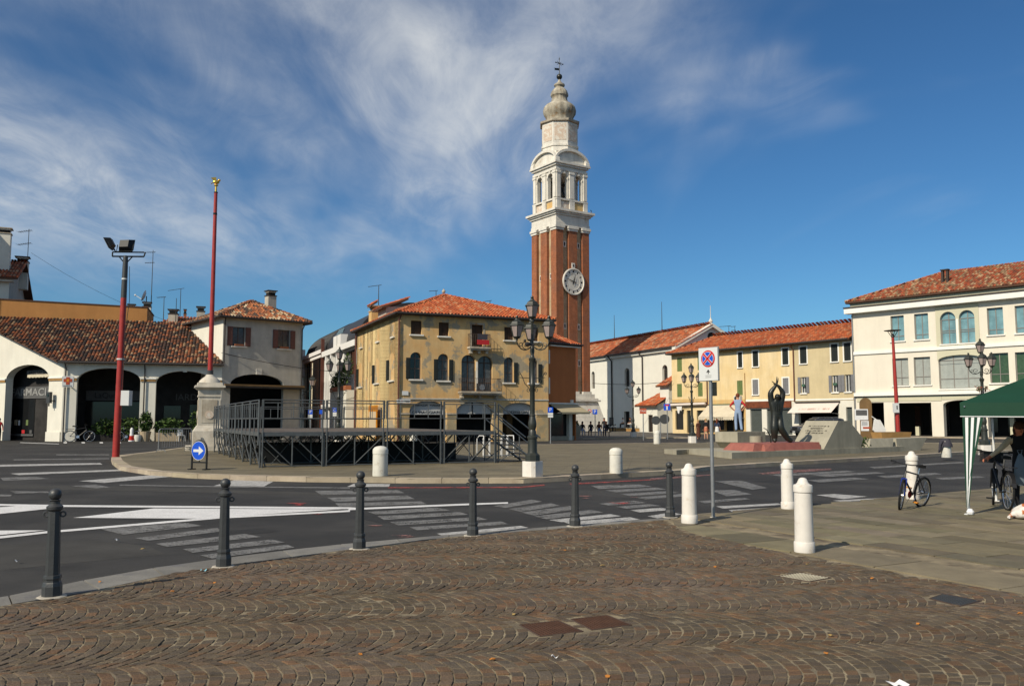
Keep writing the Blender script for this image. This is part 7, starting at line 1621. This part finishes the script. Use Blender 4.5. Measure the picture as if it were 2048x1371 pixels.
for k in range(9):                        # folds of the bronze shirt and trousers
    a = -PI / 2 + (k - 4) * 0.33; q = MB()
    q.tube([(0.235 * math.cos(a), 0.165 * math.sin(a), 1.68 - 0.03 * (k % 2)), (0.245 * math.cos(a + 0.05), 0.185 * math.sin(a + 0.05), 1.45), (0.215 * math.cos(a), 0.175 * math.sin(a), 1.26)], [0.012, 0.03, 0.018], 6); q.build('drapery_fold', M_['bronze'], st_, smooth=True)
b = MB(); b.lathe([(0.235, 1.18), (0.25, 1.23), (0.235, 1.28)], 18); b.build('belt', M_['bronze'], st_, T(0, 0, 0) @ Matrix.Diagonal((1, 0.78, 1, 1)), smooth=True)

# ================================================================ BICYCLES
def make_bike(label, loc, rz, s=1.0, frame_m='bike_black', lean=0.0, steer=0.0, fork_m=None, basket=False, guards=False, group='bicycles in the square', mtb=True):
    t = thing('bicycle', label, 'bicycle', loc, rz, group, s); t.rotation_euler = (lean, 0, rz)
    rw_, wbz = 0.33, 1.05
    def wheel(par, fr):
        b = MB(); b.tube([(rw_ * math.cos(2 * PI * k / 28), 0, rw_ * math.sin(2 * PI * k / 28)) for k in range(28)], 0.026 if mtb else 0.019, 8, closed=True); ty = b.build('wheel', M_['rubber'], par, fr, smooth=True)
        b = MB(); b.tube([((rw_ - 0.028) * math.cos(2 * PI * k / 28), 0, (rw_ - 0.028) * math.sin(2 * PI * k / 28)) for k in range(28)], 0.011, 6, closed=True); b.build('rim', M_['chrome'], ty, fr, smooth=True)
        b = MB(); b.tube([(0, -0.035, 0), (0, 0.035, 0)], 0.022, 8); b.build('hub', M_['chrome'], ty, fr)
        b = MB()
        for k in range(18): a = 2 * PI * k / 18; b.tube([(0.02 * math.cos(a + 0.6), 0.03 * (1 if k % 2 else -1), 0.02 * math.sin(a + 0.6)), ((rw_ - 0.03) * math.cos(a), 0, (rw_ - 0.03) * math.sin(a))], 0.0022, 3)
        tag(b.build('spokes', M_['chrome'], ty, fr), kind='stuff')
    wheel(t, T(0, 0, rw_))
    hx, hz = wbz - 0.20, 0.80
    frF = T(hx, 0, hz) @ Matrix.Rotation(steer, 4, 'Z') @ T(-hx, 0, -hz)
    wheel(t, frF @ T(wbz, 0, rw_))
    b = MB(); bb = (0.43, 0, 0.29); seat = (0.28, 0, 0.74); ht, hb = (hx - 0.02, 0, 0.84), (hx + 0.03, 0, 0.70)
    for p, q, r_ in ((bb, seat, 0.018), (seat, ht, 0.018), (bb, hb, 0.021), (ht, hb, 0.022)): b.tube([p, q], r_, 8)
    for y in (-0.05, 0.05): b.tube([(0.0, y, rw_), (0.40, y * 0.6, 0.29)], 0.011, 6); b.tube([(0.0, y, rw_), (0.29, y * 0.5, 0.70)], 0.010, 6)
    b.build('frame', M_[frame_m], t, smooth=True)
    b = MB()
    for y in (-0.05, 0.05): b.tube([(hx + 0.05, y, 0.68), (wbz, y, rw_)], 0.015, 6)
    b.tube([(hx + 0.05, -0.05, 0.68), (hx + 0.05, 0.05, 0.68)], 0.018, 6); b.build('fork', M_[fork_m or frame_m], t, frF, smooth=True)
    b = MB(); b.tube([(hx - 0.02, 0, 0.83), (hx - 0.05, 0, 0.96), (hx + 0.02, 0, 1.0)], 0.015, 6); b.tube([(hx - 0.06, -0.30, 1.02), (hx + 0.02, -0.12, 1.0), (hx + 0.02, 0.12, 1.0), (hx - 0.06, 0.30, 1.02)], 0.013, 6); hbz = b.build('handlebar', M_['bike_black'], t, frF, smooth=True)
    for y in (-1, 1): b = MB(); b.tube([(hx - 0.06, y * 0.22, 1.015), (hx - 0.08, y * 0.33, 1.025)], 0.02, 6); b.build('grip', M_['rubber'], hbz, frF); b = MB(); b.tube([(hx + 0.0, y * 0.2, 1.0), (hx + 0.06, y * 0.28, 0.97)], 0.007, 4); b.build('brake_lever', M_['bike_black'], hbz, frF)
    b = MB(); b.tube([(0.28, 0, 0.74), (0.25, 0, 0.90)], 0.014, 6); b.build('seat_post', M_['chrome'], t)
    b = MB(); b.grid([[(0.10, -0.075, 0.90), (0.10, 0.075, 0.90), (0.10, 0.06, 0.96), (0.10, -0.06, 0.96)], [(0.22, -0.07, 0.90), (0.22, 0.07, 0.90), (0.22, 0.05, 0.965), (0.22, -0.05, 0.965)], [(0.38, -0.02, 0.92), (0.38, 0.02, 0.92), (0.38, 0.015, 0.96), (0.38, -0.015, 0.96)]]); b.build('saddle', M_['rubber'], t, smooth=True)
    b = MB(); b.lathe([(0.085, -0.008), (0.085, 0.008)], 20); b.build('chainring', M_['bike_red' if mtb else 'chrome'], t, T(0.43, -0.06, 0.29) @ Matrix.Rotation(PI / 2, 4, 'X'))
    for s_ in (-1, 1): b = MB(); b.tube([(0.43, s_ * 0.08, 0.29), (0.43 + s_ * 0.10, s_ * 0.09, 0.29 - s_ * 0.13)], 0.011, 5); cr_ = b.build('crank', M_['chrome'], t); q = MB(); q.box(0.43 + s_ * 0.10 - 0.045, 0.43 + s_ * 0.10 + 0.045, min(s_ * 0.1, s_ * 0.2), max(s_ * 0.1, s_ * 0.2), 0.275 - s_ * 0.13, 0.30 - s_ * 0.13); q.build('pedal', M_['reflector' if mtb else 'rubber'], cr_)
    b = MB(); b.tube([(0.36, -0.04, 0.30), (0.33, -0.20, 0.02)], 0.010, 5); b.build('kickstand', M_['chrome'], t)
    if guards:
        for fr_ in (T(0, 0, rw_), frF @ T(wbz, 0, rw_)): b = MB(); b.grid([[((rw_ + 0.045) * math.cos(a), y, (rw_ + 0.045) * math.sin(a)) for y in (-0.035, 0.035)] for a in [R(10 + 12 * k) for k in range(14)]], close=False, caps=False); b.build('mudguard', M_['bike_black'], t, fr_)
        b = MB(); b.box(-0.25, 0.2, -0.07, 0.07, 0.76, 0.775); b.build('rack', M_['bike_black'], t)
    if basket: b = MB(); b.box(hx + 0.08, hx + 0.34, -0.17, 0.17, 0.80, 1.0); b.build('basket', M_['bike_black'], t)
    return t
make_bike('dark blue mountain bike leaning by marble bollard on slab pavement', (7.50, 15.98, 0.03), R(217), 0.80, 'bike_black', R(-9), R(22), 'bike_blue')
make_bike('black city bicycle held by the person under the gazebo', (8.70, 15.30, 0.03), R(76), 0.98, 'bike_black', R(4), R(-14), None, True, True, mtb=False)
d_a = ang(C_, AR); cs_, sn_ = math.cos(d_a), math.sin(d_a)
apt = lambda x, y: (C_[0] + x * cs_ - y * sn_, C_[1] + x * sn_ + y * cs_)
p = apt(0.75, -0.75); make_bike('black city bicycle parked against the pharmacy arcade pier', (p[0], p[1], 0), d_a, 1.25, 'bike_black', R(-8), R(10), None, False, True, mtb=False)
p = apt(4.1, -0.6); make_bike('dark bicycle half hidden behind the red floodlight pole', (p[0], p[1], 0), d_a + R(8), 1.2, 'bike_black', R(-6), R(-10), None, False, True, mtb=False)

# person with the bicycle: arm stretched to the handlebar, relaxed fingers
HX, HY, HZ = -0.60, -0.05, 0.92
ov = dict(chest=(-0.03, -0.05, 1.30), neck=(-0.05, -0.10, 1.46), head=(-0.06, -0.15, 1.54), crown=(-0.07, -0.19, 1.65), shR=(-0.20, -0.06, 1.38), elR=(-0.42, -0.10, 1.17), wrR=(-0.60, -0.06, 1.02), haR=(-0.66, -0.06, 0.98), shL=(0.15, -0.02, 1.38), elL=(0.22, -0.06, 1.10), wrL=(0.16, -0.26, 0.98), haL=(0.12, -0.33, 0.96))
fing = [('haR', [(-0.71, -0.06 + k * 0.020 - 0.03, 0.965), (-0.735, -0.06 + k * 0.020 - 0.03, 0.935 + (0.006 if k in (0, 3) else 0)), (-0.735, -0.06 + k * 0.020 - 0.03, 0.905 + (0.012 if k in (0, 3) else 0))], [0.0095, 0.009, 0.0075]) for k in range(4)] + [('haR', [(-0.66, -0.105, 0.955), (-0.685, -0.12, 0.925)], [0.011, 0.008])]
figure('person', 'person in cream sleeves and dark vest holding a bicycle under gazebo', 'person', (9.22, 15.72, 0.03), R(-6), ov, dict(skin='skin_ruddy', top='cloth_black', sleeve='cloth_cream', forearm='cloth_cream', bottom='cloth_black'), 0.90, dict(chest=(0.17, 0.13), pelvis=(0.16, 0.13), elR=0.055, shR=0.075, wrR=0.038, haR=(0.035, 0.026)), 'hair_brown', True, extra=fing)
o = thing('plastic_bag', 'grey plastic bag hanging beside the black bicycle', 'bag', (9.02, 15.38, 0.03), 0); b = MB(); b.grid([[(0.13 * k_ * math.cos(a), 0.07 * k_ * math.sin(a), z) for a in [2 * PI * j / 12 for j in range(12)]] for k_, z in ((0.5, 0.42), (0.95, 0.47), (1.0, 0.6), (0.85, 0.78), (0.45, 0.92), (0.2, 0.98))]); b.build('sack', M_['bag_grey'], o, smooth=True); b = MB(); b.tube([(-0.02, 0, 0.97), (-0.05, 0, 1.04), (0.04, 0, 1.05), (0.02, 0, 0.97)], 0.008, 5); b.build('handles', M_['bag_grey'], o)
# dog lying down
dg_ = thing('dog', 'white dog with brown patches lying on slabs beneath gazebo', 'dog', (8.32, 13.95, 0.03), R(0))
V = [(0.0, 0, 0.13), (-0.20, 0, 0.13), (0.22, 0, 0.14), (0.40, 0, 0.19), (0.50, -0.02, 0.20), (0.60, -0.03, 0.17), (-0.30, 0.0, 0.08), (-0.42, -0.06, 0.03), (-0.45, -0.16, 0.03), (0.24, -0.10, 0.08), (0.36, -0.16, 0.03), (0.50, -0.17, 0.025), (0.24, 0.10, 0.08), (0.38, 0.14, 0.03), (-0.20, -0.12, 0.09), (-0.06, -0.17, 0.04), (-0.20, -0.19, 0.03), (-0.10, -0.22, 0.025), (-0.2, 0.12, 0.08), (-0.06, 0.15, 0.04)]
E_ = [(0, 1), (0, 2), (2, 3), (3, 4), (4, 5), (1, 6), (6, 7), (7, 8), (2, 9), (9, 10), (10, 11), (2, 12), (12, 13), (1, 14), (14, 15), (15, 16), (16, 17), (1, 18), (18, 19)]
rd = [(0.125, 0.125), 0.13, 0.12, 0.075, 0.068, 0.035, 0.04, 0.02, 0.012, 0.05, 0.03, 0.026, 0.05, 0.03, 0.07, 0.045, 0.03, 0.024, 0.07, 0.04]
me = skin_mesh(V, E_, rd, 0); me.materials.clear(); me.materials.append(M_['fur'])
for p in me.polygons: p.use_smooth = True
o = bpy.data.objects.new('body', me); COL.objects.link(o); o.parent = dg_
for s_ in (-1, 1): b = MB(); b.grid([[(0.47, s_ * 0.06, 0.26), (0.51, s_ * 0.05, 0.26), (0.50, s_ * 0.055, 0.27)], [(0.45, s_ * 0.10, 0.16), (0.50, s_ * 0.10, 0.16), (0.48, s_ * 0.11, 0.165)]]); b.build('ear', M_['leaf_orange'], dg_); b = MB(); b.ball((0.555, s_ * 0.035, 0.21), 0.009, 6, 4); b.build('eye', M_['letter_dark'], dg_)
b = MB(); b.ball((0.645, -0.03, 0.172), 0.016, 8, 5); b.build('nose', M_['letter_dark'], dg_)

# ================================================================ GAZEBO
gz = thing('gazebo', 'dark green pop-up gazebo with striped curtain at right edge', 'gazebo', (7.66, 14.62, 0.03), R(-37))
GW = 3.0; cz0, cz1 = 1.63, 1.87
cn = [(0, 0), (GW, 0), (GW, GW), (0, GW)]
for k, (x, y) in enumerate(cn):
    b = MB(); b.box(x - 0.018, x + 0.018, y - 0.018, y + 0.018, 0.0, cz1 - 0.02); b.build('leg', M_['frame_white'], gz); rect(gz, 'foot_plate', 'frame_white', x - 0.06, x + 0.06, y - 0.06, y + 0.06, 0.0, 0.012)
apx = (GW / 2, GW / 2, 2.62)
ins = -0.05
oc = [(ins, ins), (GW - ins, ins), (GW - ins, GW - ins), (ins, GW - ins)]
for k in range(4):
    a, c = oc[k], oc[(k + 1) % 4]; b = MB(); n = 8
    for i in range(n):                    # slightly sagging cloth panel
        for j in range(n):
            def pt(u, v):
                x = a[0] + (c[0] - a[0]) * u; y = a[1] + (c[1] - a[1]) * u
                x += (apx[0] - x) * v; y += (apx[1] - y) * v
                return (x, y, cz1 + (apx[2] - cz1) * v - 0.06 * math.sin(PI * v) * math.sin(PI * u) - 0.012 * math.sin(PI * u))
            b.poly([pt(i / n, j / n), pt((i + 1) / n, j / n), pt((i + 1) / n, (j + 1) / n), pt(i / n, (j + 1) / n)])
    b.build('canopy_panel', M_['tent_green'], gz, smooth=True)
    b = MB(); n = 14
    b.grid([[(a[0] + (c[0] - a[0]) * i / n, a[1] + (c[1] - a[1]) * i / n, z - 0.012 * math.sin(PI * i / n) + (0.004 * (i % 2) if z < 1.7 else 0)) for i in range(n + 1)] for z in (cz1, cz0 + 0.012)], close=False, caps=False); va = b.build('valance', M_['tent_green'], gz)
    b = MB(); b.tube([(a[0] + (c[0] - a[0]) * i / n, a[1] + (c[1] - a[1]) * i / n, cz0 + 0.006 - 0.012 * math.sin(PI * i / n)) for i in range(n + 1)], 0.007, 5); b.build('white_piping', M_['tent_white'], va)
    b = MB(); b.tube([(cn[k][0], cn[k][1], cz1 - 0.08), apx[:2] + (apx[2] - 0.1,)], 0.012, 5); b.build('rafter', M_['frame_white'], gz)
b = MB(); b.ball((0.02, -0.062, cz1 - 0.07), 0.016, 8, 5); b.build('eyelet', M_['chrome'], gz)
cu_ = None
stripes = 7
for k in range(stripes):                  # gathered curtain: each stripe a strip narrowing towards the tie at the foot
    pl = []
    for i in range(9):
        v = i / 8; z = cz0 - 0.01 - v * 1.50
        wtop = 0.27; wd = wtop * (1 - v) ** 0.9 + 0.045
        for e_ in (k, k + 1): pl.append((0.0 + wd * e_ / stripes - 0.02, -0.06 - 0.008 * math.sin(k * 2.1 + v * 2) - 0.006 * (e_ % 2), z + (0.55 * (k / stripes) ** 2 * v * 1.0 if k > 4 else 0)))
    b = MB(); b.grid([[pl[2 * i], pl[2 * i + 1]] for i in range(9)], close=False, caps=False); b.build('curtain_stripe', M_['tent_green' if k % 2 == 0 else 'tent_white'], gz)
b = MB(); b.lathe([(0.05, 0.012), (0.06, 0.05), (0.03, 0.10)], 8, 0.03, -0.04); b.build('tied_hem', M_['tent_white'], gz)
o = tag(rect(None, 'blue_cloth', 'tent_blue', 0.0, 0.35, 0.0, 0.02, 0.0, 0.13, T(9.72, 16.2, 1.50)), 'blue and white cloth hanging under gazebo edge', 'cloth')

# ================================================================ CAR
car = thing('parked_car', 'dark grey off-road car parked before the pale awning', 'car', (28.35, 80.0, 0), R(186))
Lc, Wc2 = 4.5, 0.92
side = [(2.25, 0.55), (2.28, 0.85), (2.15, 1.05), (1.25, 1.16), (0.55, 1.72), (0.35, 1.78), (-1.75, 1.80), (-2.1, 1.72), (-2.2, 1.1), (-2.25, 0.55)]
b = MB(); rings = []
for y, k in ((-Wc2, 0.0), (-Wc2 * 0.99, 0.05), (Wc2 * 0.99, 0.05), (Wc2, 0.0)):
    pass
def yy_(z): return Wc2 if z < 1.15 else Wc2 - (z - 1.15) * 0.28
body = side + [(-1.95, 0.42), (1.95, 0.42)]
b.grid([[(x, -yy_(z), z) for x, z in body], [(x, yy_(z), z) for x, z in body]]); b.build('body', M_['car_paint'], car)
for s_ in (-1, 1):
    for nm, q in (('front_window', [(1.08, 1.20), (0.52, 1.66), (-0.15, 1.69), (-0.15, 1.20)]), ('rear_window', [(-0.23, 1.20), (-0.23, 1.69), (-1.05, 1.70), (-1.05, 1.20)]), ('quarter_window', [(-1.15, 1.22), (-1.15, 1.70), (-1.85, 1.69), (-1.98, 1.25)])):
        b = MB(); b.poly([(x, s_ * (yy_(z) + 0.006), z) for x, z in q]); b.build(nm, M_['car_glass'], car)
    b = MB(); b.box(0.85, 1.1, min(s_ * 0.95, s_ * 1.13), max(s_ * 0.95, s_ * 1.13), 1.14, 1.30); b.build('mirror', M_['chrome'], car)
    b = MB(); b.box(-1.9, 1.9, min(s_ * 0.93, s_ * 0.96), max(s_ * 0.93, s_ * 0.96), 0.40, 0.55); b.build('sill_trim', M_['car_plastic'], car)
    b = MB(); b.grid([[(2.2, s_ * 0.55, 0.80), (2.27, s_ * 0.55, 0.80), (2.2, s_ * 0.55, 0.98)], [(2.05, s_ * 0.925, 0.80), (2.15, s_ * 0.925, 0.80), (2.05, s_ * 0.925, 0.98)]]); b.build('headlight', M_['lens'], car)
    for x in (1.42, -1.42):
        fr = T(x, s_ * 0.86, 0.39) @ Matrix.Rotation(PI / 2, 4, 'X'); b = MB(); b.lathe([(0.26, -0.11), (0.37, -0.11), (0.39, -0.07), (0.39, 0.07), (0.37, 0.11), (0.26, 0.11)], 24); w = b.build('wheel', M_['rubber'], car, fr, smooth=True)
        b = MB(); b.lathe([(0.27, -0.09), (0.27, 0.09), (0.24, 0.10)], 20); b.build('rim', M_['car_plastic'], w, fr)
        for k in range(5): b = MB(); b.box(0.03, 0.26, -0.045, 0.045, -0.115, 0.115); b.build('rim_spoke', M_['chrome'], w, fr @ Matrix.Rotation(2 * PI * k / 5, 4, 'Z'))
        b = MB(); b.tube([(0.46 * math.cos(PI * k / 12), 0.46 * math.sin(PI * k / 12), -0.075 if s_ < 0 else 0.075) for k in range(13)], 0.05, 6); b.build('wheel_arch', M_['car_plastic'], car, fr)
b = MB(); b.poly([(1.20, -0.80, 1.19), (1.20, 0.80, 1.19), (0.575, 0.68, 1.70), (0.575, -0.68, 1.70)]); b.build('windscreen', M_['car_glass'], car, T(0.012, 0, 0.01))
rect(car, 'grille', 'car_plastic', 2.24, 2.30, -0.5, 0.5, 0.75, 0.98); rect(car, 'bumper', 'car_plastic', 2.1, 2.36, -0.9, 0.9, 0.45, 0.66); rect(car, 'number_plate', 'sign_white', 2.361, 2.37, -0.26, 0.26, 0.50, 0.61)
for s_ in (-0.62, 0.62): b = MB(); b.tube([(0.3, s_, 1.80), (0.2, s_, 1.87), (-1.6, s_, 1.88), (-1.7, s_, 1.81)], 0.02, 5); b.build('roof_rail', M_['galvanised'], car)

# ================================================================ SMALL THINGS
# manhole covers and grates
def plate(i, label, m, bars, bm):
    P = covers[i]; cx = sum(p[0] for p in P) / 4; cy = sum(p[1] for p in P) / 4
    t = thing('manhole_cover' if i < 3 else 'drain_grate', label, 'manhole cover' if i < 3 else 'drain grate', (cx, cy, 0))
    L_ = [(p[0] - cx, p[1] - cy) for p in P]; b = MB(); b.prismz(L_, 0.015, 0.026); b.build('plate', M_[m], t)
    f = MB()
    for a, c in zip(L_, L_[1:] + L_[:1]): f.tube([(a[0], a[1], 0.027), (c[0], c[1], 0.027)], 0.006, 4)
    f.build('rim', M_['iron_rust'], t)
    lerp = lambda a, c, k: (a[0] + (c[0] - a[0]) * k, a[1] + (c[1] - a[1]) * k)
    f = MB()
    for k in range(1, bars):
        for (a, c, d_, e_) in ((0, 1, 3, 2), (0, 3, 1, 2)) if i >= 2 else ((0, 1, 3, 2),):
            p, q = lerp(L_[a], L_[c], k / bars), lerp(L_[d_], L_[e_], k / bars); f.tube([p + (0.027,), q + (0.027,)], 0.005, 4)
    tag(f.build('ribs', M_[bm], t), kind='stuff')
plate(0, 'left of two rusty ribbed manhole covers in the cobbles', 'iron_cover', 12, 'iron_cover'); plate(1, 'right of two rusty ribbed manhole covers in the cobbles', 'iron_cover', 12, 'iron_cover'); plate(2, 'pale perforated manhole cover near the marble bollard', 'iron_cover', 9, 'concrete'); plate(3, 'black drain grate at edge of slab pavement', 'black_metal', 8, 'iron_grey')
random.seed(77)
where = [(345, 1182, 'leaf_orange'), (430, 1165, 'leaf_orange'), (1130, 1100, 'leaf_orange'), (1205, 1130, 'leaf_tan'), (985, 1318, 'leaf_orange'), (1215, 1352, 'leaf_orange'), (720, 1308, 'leaf_orange'), (1028, 1228, 'leaf_tan'), (1430, 1133, 'leaf_orange'), (1614, 1128, 'leaf_tan'), (1836, 1247, 'leaf_orange'), (1652, 1306, 'leaf_orange'), (1662, 1270, 'leaf_tan'), (2040, 1226, 'leaf_orange'), (1745, 1156, 'leaf_orange'), (200, 1163, 'leaf_orange'), (286, 1097, 'leaf_tan')]
WH = ['on cobbles right of nearest iron bollard', 'on cobbles below second iron bollard', 'on cobbles before fifth iron bollard', 'on cobbles between fifth bollard and covers', 'on cobbles left of and below rusty covers', 'on cobbles straight below right rusty cover', 'on cobbles far left of rusty covers at bottom', 'on cobbles touching left rusty cover', 'on cobbles below no stopping sign pole', 'on cobbles at foot of large marble bollard', 'on cobbles below black drain grate', 'on cobbles at bottom near white paper scrap', 'on cobbles below pale perforated cover', 'on cobbles at right edge of picture', 'on cobbles right of pale perforated cover', 'on grey kerb strip right of nearest bollard', 'on asphalt left of second iron bollard']
for i, (x, y, m) in enumerate(where):
    zb = 0.033; p = G(x, y, zb); b = MB(); s_ = random.uniform(0.014, 0.022); a = random.uniform(0, 6)
    b.grid([[(s_ * k_ * math.cos(a + 2 * PI * j / 7) * (1.5 if j % 3 == 0 else 0.9), s_ * k_ * math.sin(a + 2 * PI * j / 7), zz_ + 0.008 * (j % 2)) for j in range(7)] for k_, zz_ in ((1.0, 0.0), (1.0, 0.002))])
    o = b.build('fallen_leaf', M_[m], None, loc=(p[0], p[1], zb)); tag(o, 'small dry %s leaf fallen %s' % ('orange' if m == 'leaf_orange' else 'tan', WH[i]), 'leaf', 'fallen leaves')
def scrap(px, py, m, w, h, label, name='litter'):
    p = G(px, py, 0.034); b = MB(); n = 4
    b.grid([[(w * (i / n - 0.5), h * (j - 0.5), 0.004 + 0.012 * math.sin(i * 1.7 + j)) for i in range(n + 1)] for j in (0, 0.5, 1)], close=False, caps=False)
    o = b.build(name, M_[m], None, loc=(p[0], p[1], 0.034), rz=R(random.uniform(-30, 30))); tag(o, label, 'litter'); return o
scrap(1795, 1368, 'paper_white', 0.10, 0.09, 'white paper scrap on cobbles at bottom edge'); scrap(407, 1140, 'scrap_blue', 0.06, 0.05, 'small blue scrap beside second iron bollard'); scrap(1110, 1313, 'paper_white', 0.05, 0.02, 'tiny white paper twist below rusty covers'); scrap(33, 1121, 'paper_white', 0.05, 0.03, 'white cigarette packet scrap on asphalt at left'); scrap(234, 1079, 'paper_white', 0.06, 0.03, 'pale paper scrap on asphalt beyond second bollard')
# white blocks painted along the arcade and planters with plants
for k in range(4): mark([(130 + k * 36 - 3, 883.5), (130 + k * 36 + 3.5, 883.5), (130 + k * 36 + 4, 886), (130 + k * 36 - 2.5, 886)], 'paint_fresh', 0.006, name='painted_dash')
mark([(40, 884.2), (118, 887.0), (118, 887.8), (40, 885.0)], 'paint_fresh', 0.006)
random.seed(41)
def potted(x, y, w, h, label, ph, n, pot='planter', long=False):
    p = apt(x, y); t = thing('potted_plant', label, 'plant', (p[0], p[1], 0), d_a, 'plants before the arcade')
    b = MB()
    if long: b.grid([[(-w * 0.95, -0.25, 0), (w * 0.95, -0.25, 0), (w * 0.95, 0.25, 0), (-w * 0.95, 0.25, 0)], [(-w, -0.28, h), (w, -0.28, h), (w, 0.28, h), (-w, 0.28, h)]])
    else: b.lathe([(w * 0.7, 0), (w, h), (w * 0.9, h), (w * 0.85, h - 0.06)], 14)
    b.build('pot', M_[pot], t); b = MB(); bushm(b, (0, 0, h + ph * 0.45), w * 1.15, max(w * 0.7, 0.35), ph * 0.6, n, 0.13); tag(b.build('foliage', M_['foliage'], t), kind='stuff'); b = MB(); b.tube([(0, 0, h - 0.1), (0.03, 0, h + ph * 0.5)], 0.03, 5); b.build('stem', M_['wood_brown'], t)
potted(6.0, -0.9, 0.42, 0.75, 'bushy potted plant against the arcade pier', 1.5, 420); potted(7.7, -1.0, 0.95, 0.65, 'long planter with rounded bush before second arch', 1.1, 420, long=True); potted(10.1, -1.0, 0.9, 0.65, 'long planter with tall bush beside flag column', 1.9, 460, long=True); potted(2.9, 1.2, 0.9, 0.5, 'long dark planter in the shade of the first arch', 1.2, 320, 'shop_dark', True); potted(4.7, 1.0, 0.6, 0.5, 'dark shrub pot in the first arch near pier', 1.3, 300, 'shop_dark')
p = apt(5.05, -1.1); o = thing('toy_figure', 'small red and white plastic figure bin by the arcade pier', 'bin', (p[0], p[1], 0), d_a, scale=0.72); b = MB(); b.lathe([(0.25, 0), (0.28, 0.1), (0.2, 0.55), (0.22, 0.6)], 14); b.build('base', M_['cone_red'], o, smooth=True); b = MB(); b.lathe([(0.2, 0.6), (0.16, 0.9), (0.18, 1.2), (0.1, 1.4), (0.02, 1.45)], 12); b.build('top', M_['paper_white'], o, smooth=True); b = MB(); b.lathe([(0.3, 0), (0.3, 0.12)], 14); b.build('rim', M_['paper_white'], o)
p = apt(5.5, -1.15); o = thing('white_pot', 'small white round flower pot by arcade pier', 'pot', (p[0], p[1], 0)); b = MB(); b.lathe([(0.2, 0), (0.27, 0.3), (0.24, 0.5), (0.2, 0.5), (0.19, 0.44)], 16); b.build('pot', M_['bollard_stone'], o, smooth=True); b = MB(); b.lathe([(0.19, 0.44), (0.01, 0.45)], 12); b.build('soil', M_['wood_brown'], o)
p = apt(8.6, -1.5); o = thing('plastic_chair', 'white plastic garden chair among arcade planters', 'chair', (p[0], p[1], 0), d_a + R(20))
rect(o, 'seat', 'frame_white', -0.24, 0.24, -0.24, 0.24, 0.42, 0.46); b = MB(); b.grid([[(0.26 * math.sin(a), 0.26 - 0.04 * math.cos(a), z) for a in [R(-50 + 20 * k) for k in range(6)]] for z in (0.46, 0.9)], close=False, caps=False); b.build('backrest', M_['frame_white'], o)
for x in (-0.22, 0.22):
    for y in (-0.22, 0.22): b = MB(); b.tube([(x, y, 0.42), (x * 1.15, y * 1.15, 0)], 0.02, 5); b.build('leg', M_['frame_white'], o)
# aerials and dish on the roofs
def aerial(px, y0, y1, Y, label, yagi=((0.97, 1.0),), bent=False):
    a, c = D(px, y0, Y), D(px, y1, Y); h = c[2] - a[2]; t = thing('roof_aerial', label, 'aerial', (a[0], Y, a[2]), R(random.uniform(-20, 20)))
    b = MB(); b.tube([(0, 0, -1.2), (0, 0, h)], [0.05, 0.03], 5); b.build('mast', M_['iron_grey'], t)
    for q, l in yagi:
        b = MB(); b.tube([(-l, 0, h * q - 0.1 * l), (0.25 * l, 0, h * q + 0.03)], 0.025, 4)
        if not bent:
            for k in range(6): x = -l * 0.95 + k * l * 0.22; b.tube([(x, -0.35, h * q - 0.09 * l * (1 - k / 6)), (x, 0.35, h * q - 0.09 * l * (1 - k / 6))], 0.012, 4)
        b.build('antenna', M_['iron_grey'], t)
random.seed(8)
aerial(51, 600, 458, 84, 'tall aerial with two antennas above tall house', ((0.98, 1.2), (0.80, 1.2))); aerial(301, 640, 500, 83.3, 'tall aerial with two antennas beside satellite dish', ((0.97, 0.9), (0.82, 0.7)))
aerial(360, 630, 577, 90, 'bent hook shaped aerial behind arcade ridge', ((1.0, 1.6),), True); aerial(327, 630, 593, 88, 'thin aerial with small antenna behind arcade ridge', ((0.98, 0.7),)); aerial(352, 628, 596, 87, 'short bare aerial behind arcade ridge', ())
aerial(757, 612, 570, 76, 'hooked aerial on the palazzo chimney', ((0.99, 1.0),), True); aerial(872, 600, 581, 80, 'small aerial behind the palazzo roof', ((0.98, 0.7),), True); aerial(980, 615, 601, 80, 'short aerial on right slope of palazzo roof', ((0.98, 0.7),), True)
aerial(1458, 672, 651, 112, 'aerial with antenna behind yellow row near church gable', ((0.98, 1.3),)); aerial(1470, 672, 652, 112, 'stacked aerial behind yellow row near church gable', ((0.98, 0.5), (0.6, 0.5)))
dp = D(291, 592, 82.8); o = thing('satellite_dish', 'white satellite dish on chimney behind ochre block', 'satellite dish', dp, 0); b = MB(); b.lathe([(0.02, 0.0), (0.3, 0.05), (0.55, 0.17), (0.56, 0.19), (0.3, 0.08), (0.02, 0.03)], 20); b.build('dish', M_['frame_white'], o, Matrix.Rotation(R(-70), 4, 'Y') @ Matrix.Rotation(R(15), 4, 'X'), smooth=True); b = MB(); b.tube([(-0.05, 0, -0.5), (-0.9, -0.1, 0.05)], 0.03, 5); b.ball((-0.95, -0.1, 0.08), 0.1, 8, 5); b.build('feed_arm', M_['frame_white'], o); b = MB(); b.tube([(0.1, 0, 0), (0.1, 0, -1.0)], 0.05, 5); b.build('mount', M_['iron_grey'], o)
def cable(label, a, c, sag, r=0.02):
    b = MB(); a, c = Vector(a), Vector(c); b.tube([a + (c - a) * (k / 12) - Vector((0, 0, sag * 4 * (k / 12) * (1 - k / 12))) for k in range(13)], r, 4); tag(b.build('overhead_cable', M_['black_metal']), label, 'cable')
cable('thin cable from corner house towards the modern building', D(443, 705, 69.0), D(700, 745, 74.5), 0.25, 0.022)
cable('thin cable stretched across the white church front', D(1185, 766, 108), D(1345, 762, 107.5), 0.25, 0.03)
cable('faint cable from tall aerial down to ochre block', D(62, 505, 84), D(330, 640, 84), 0.5, 0.012)
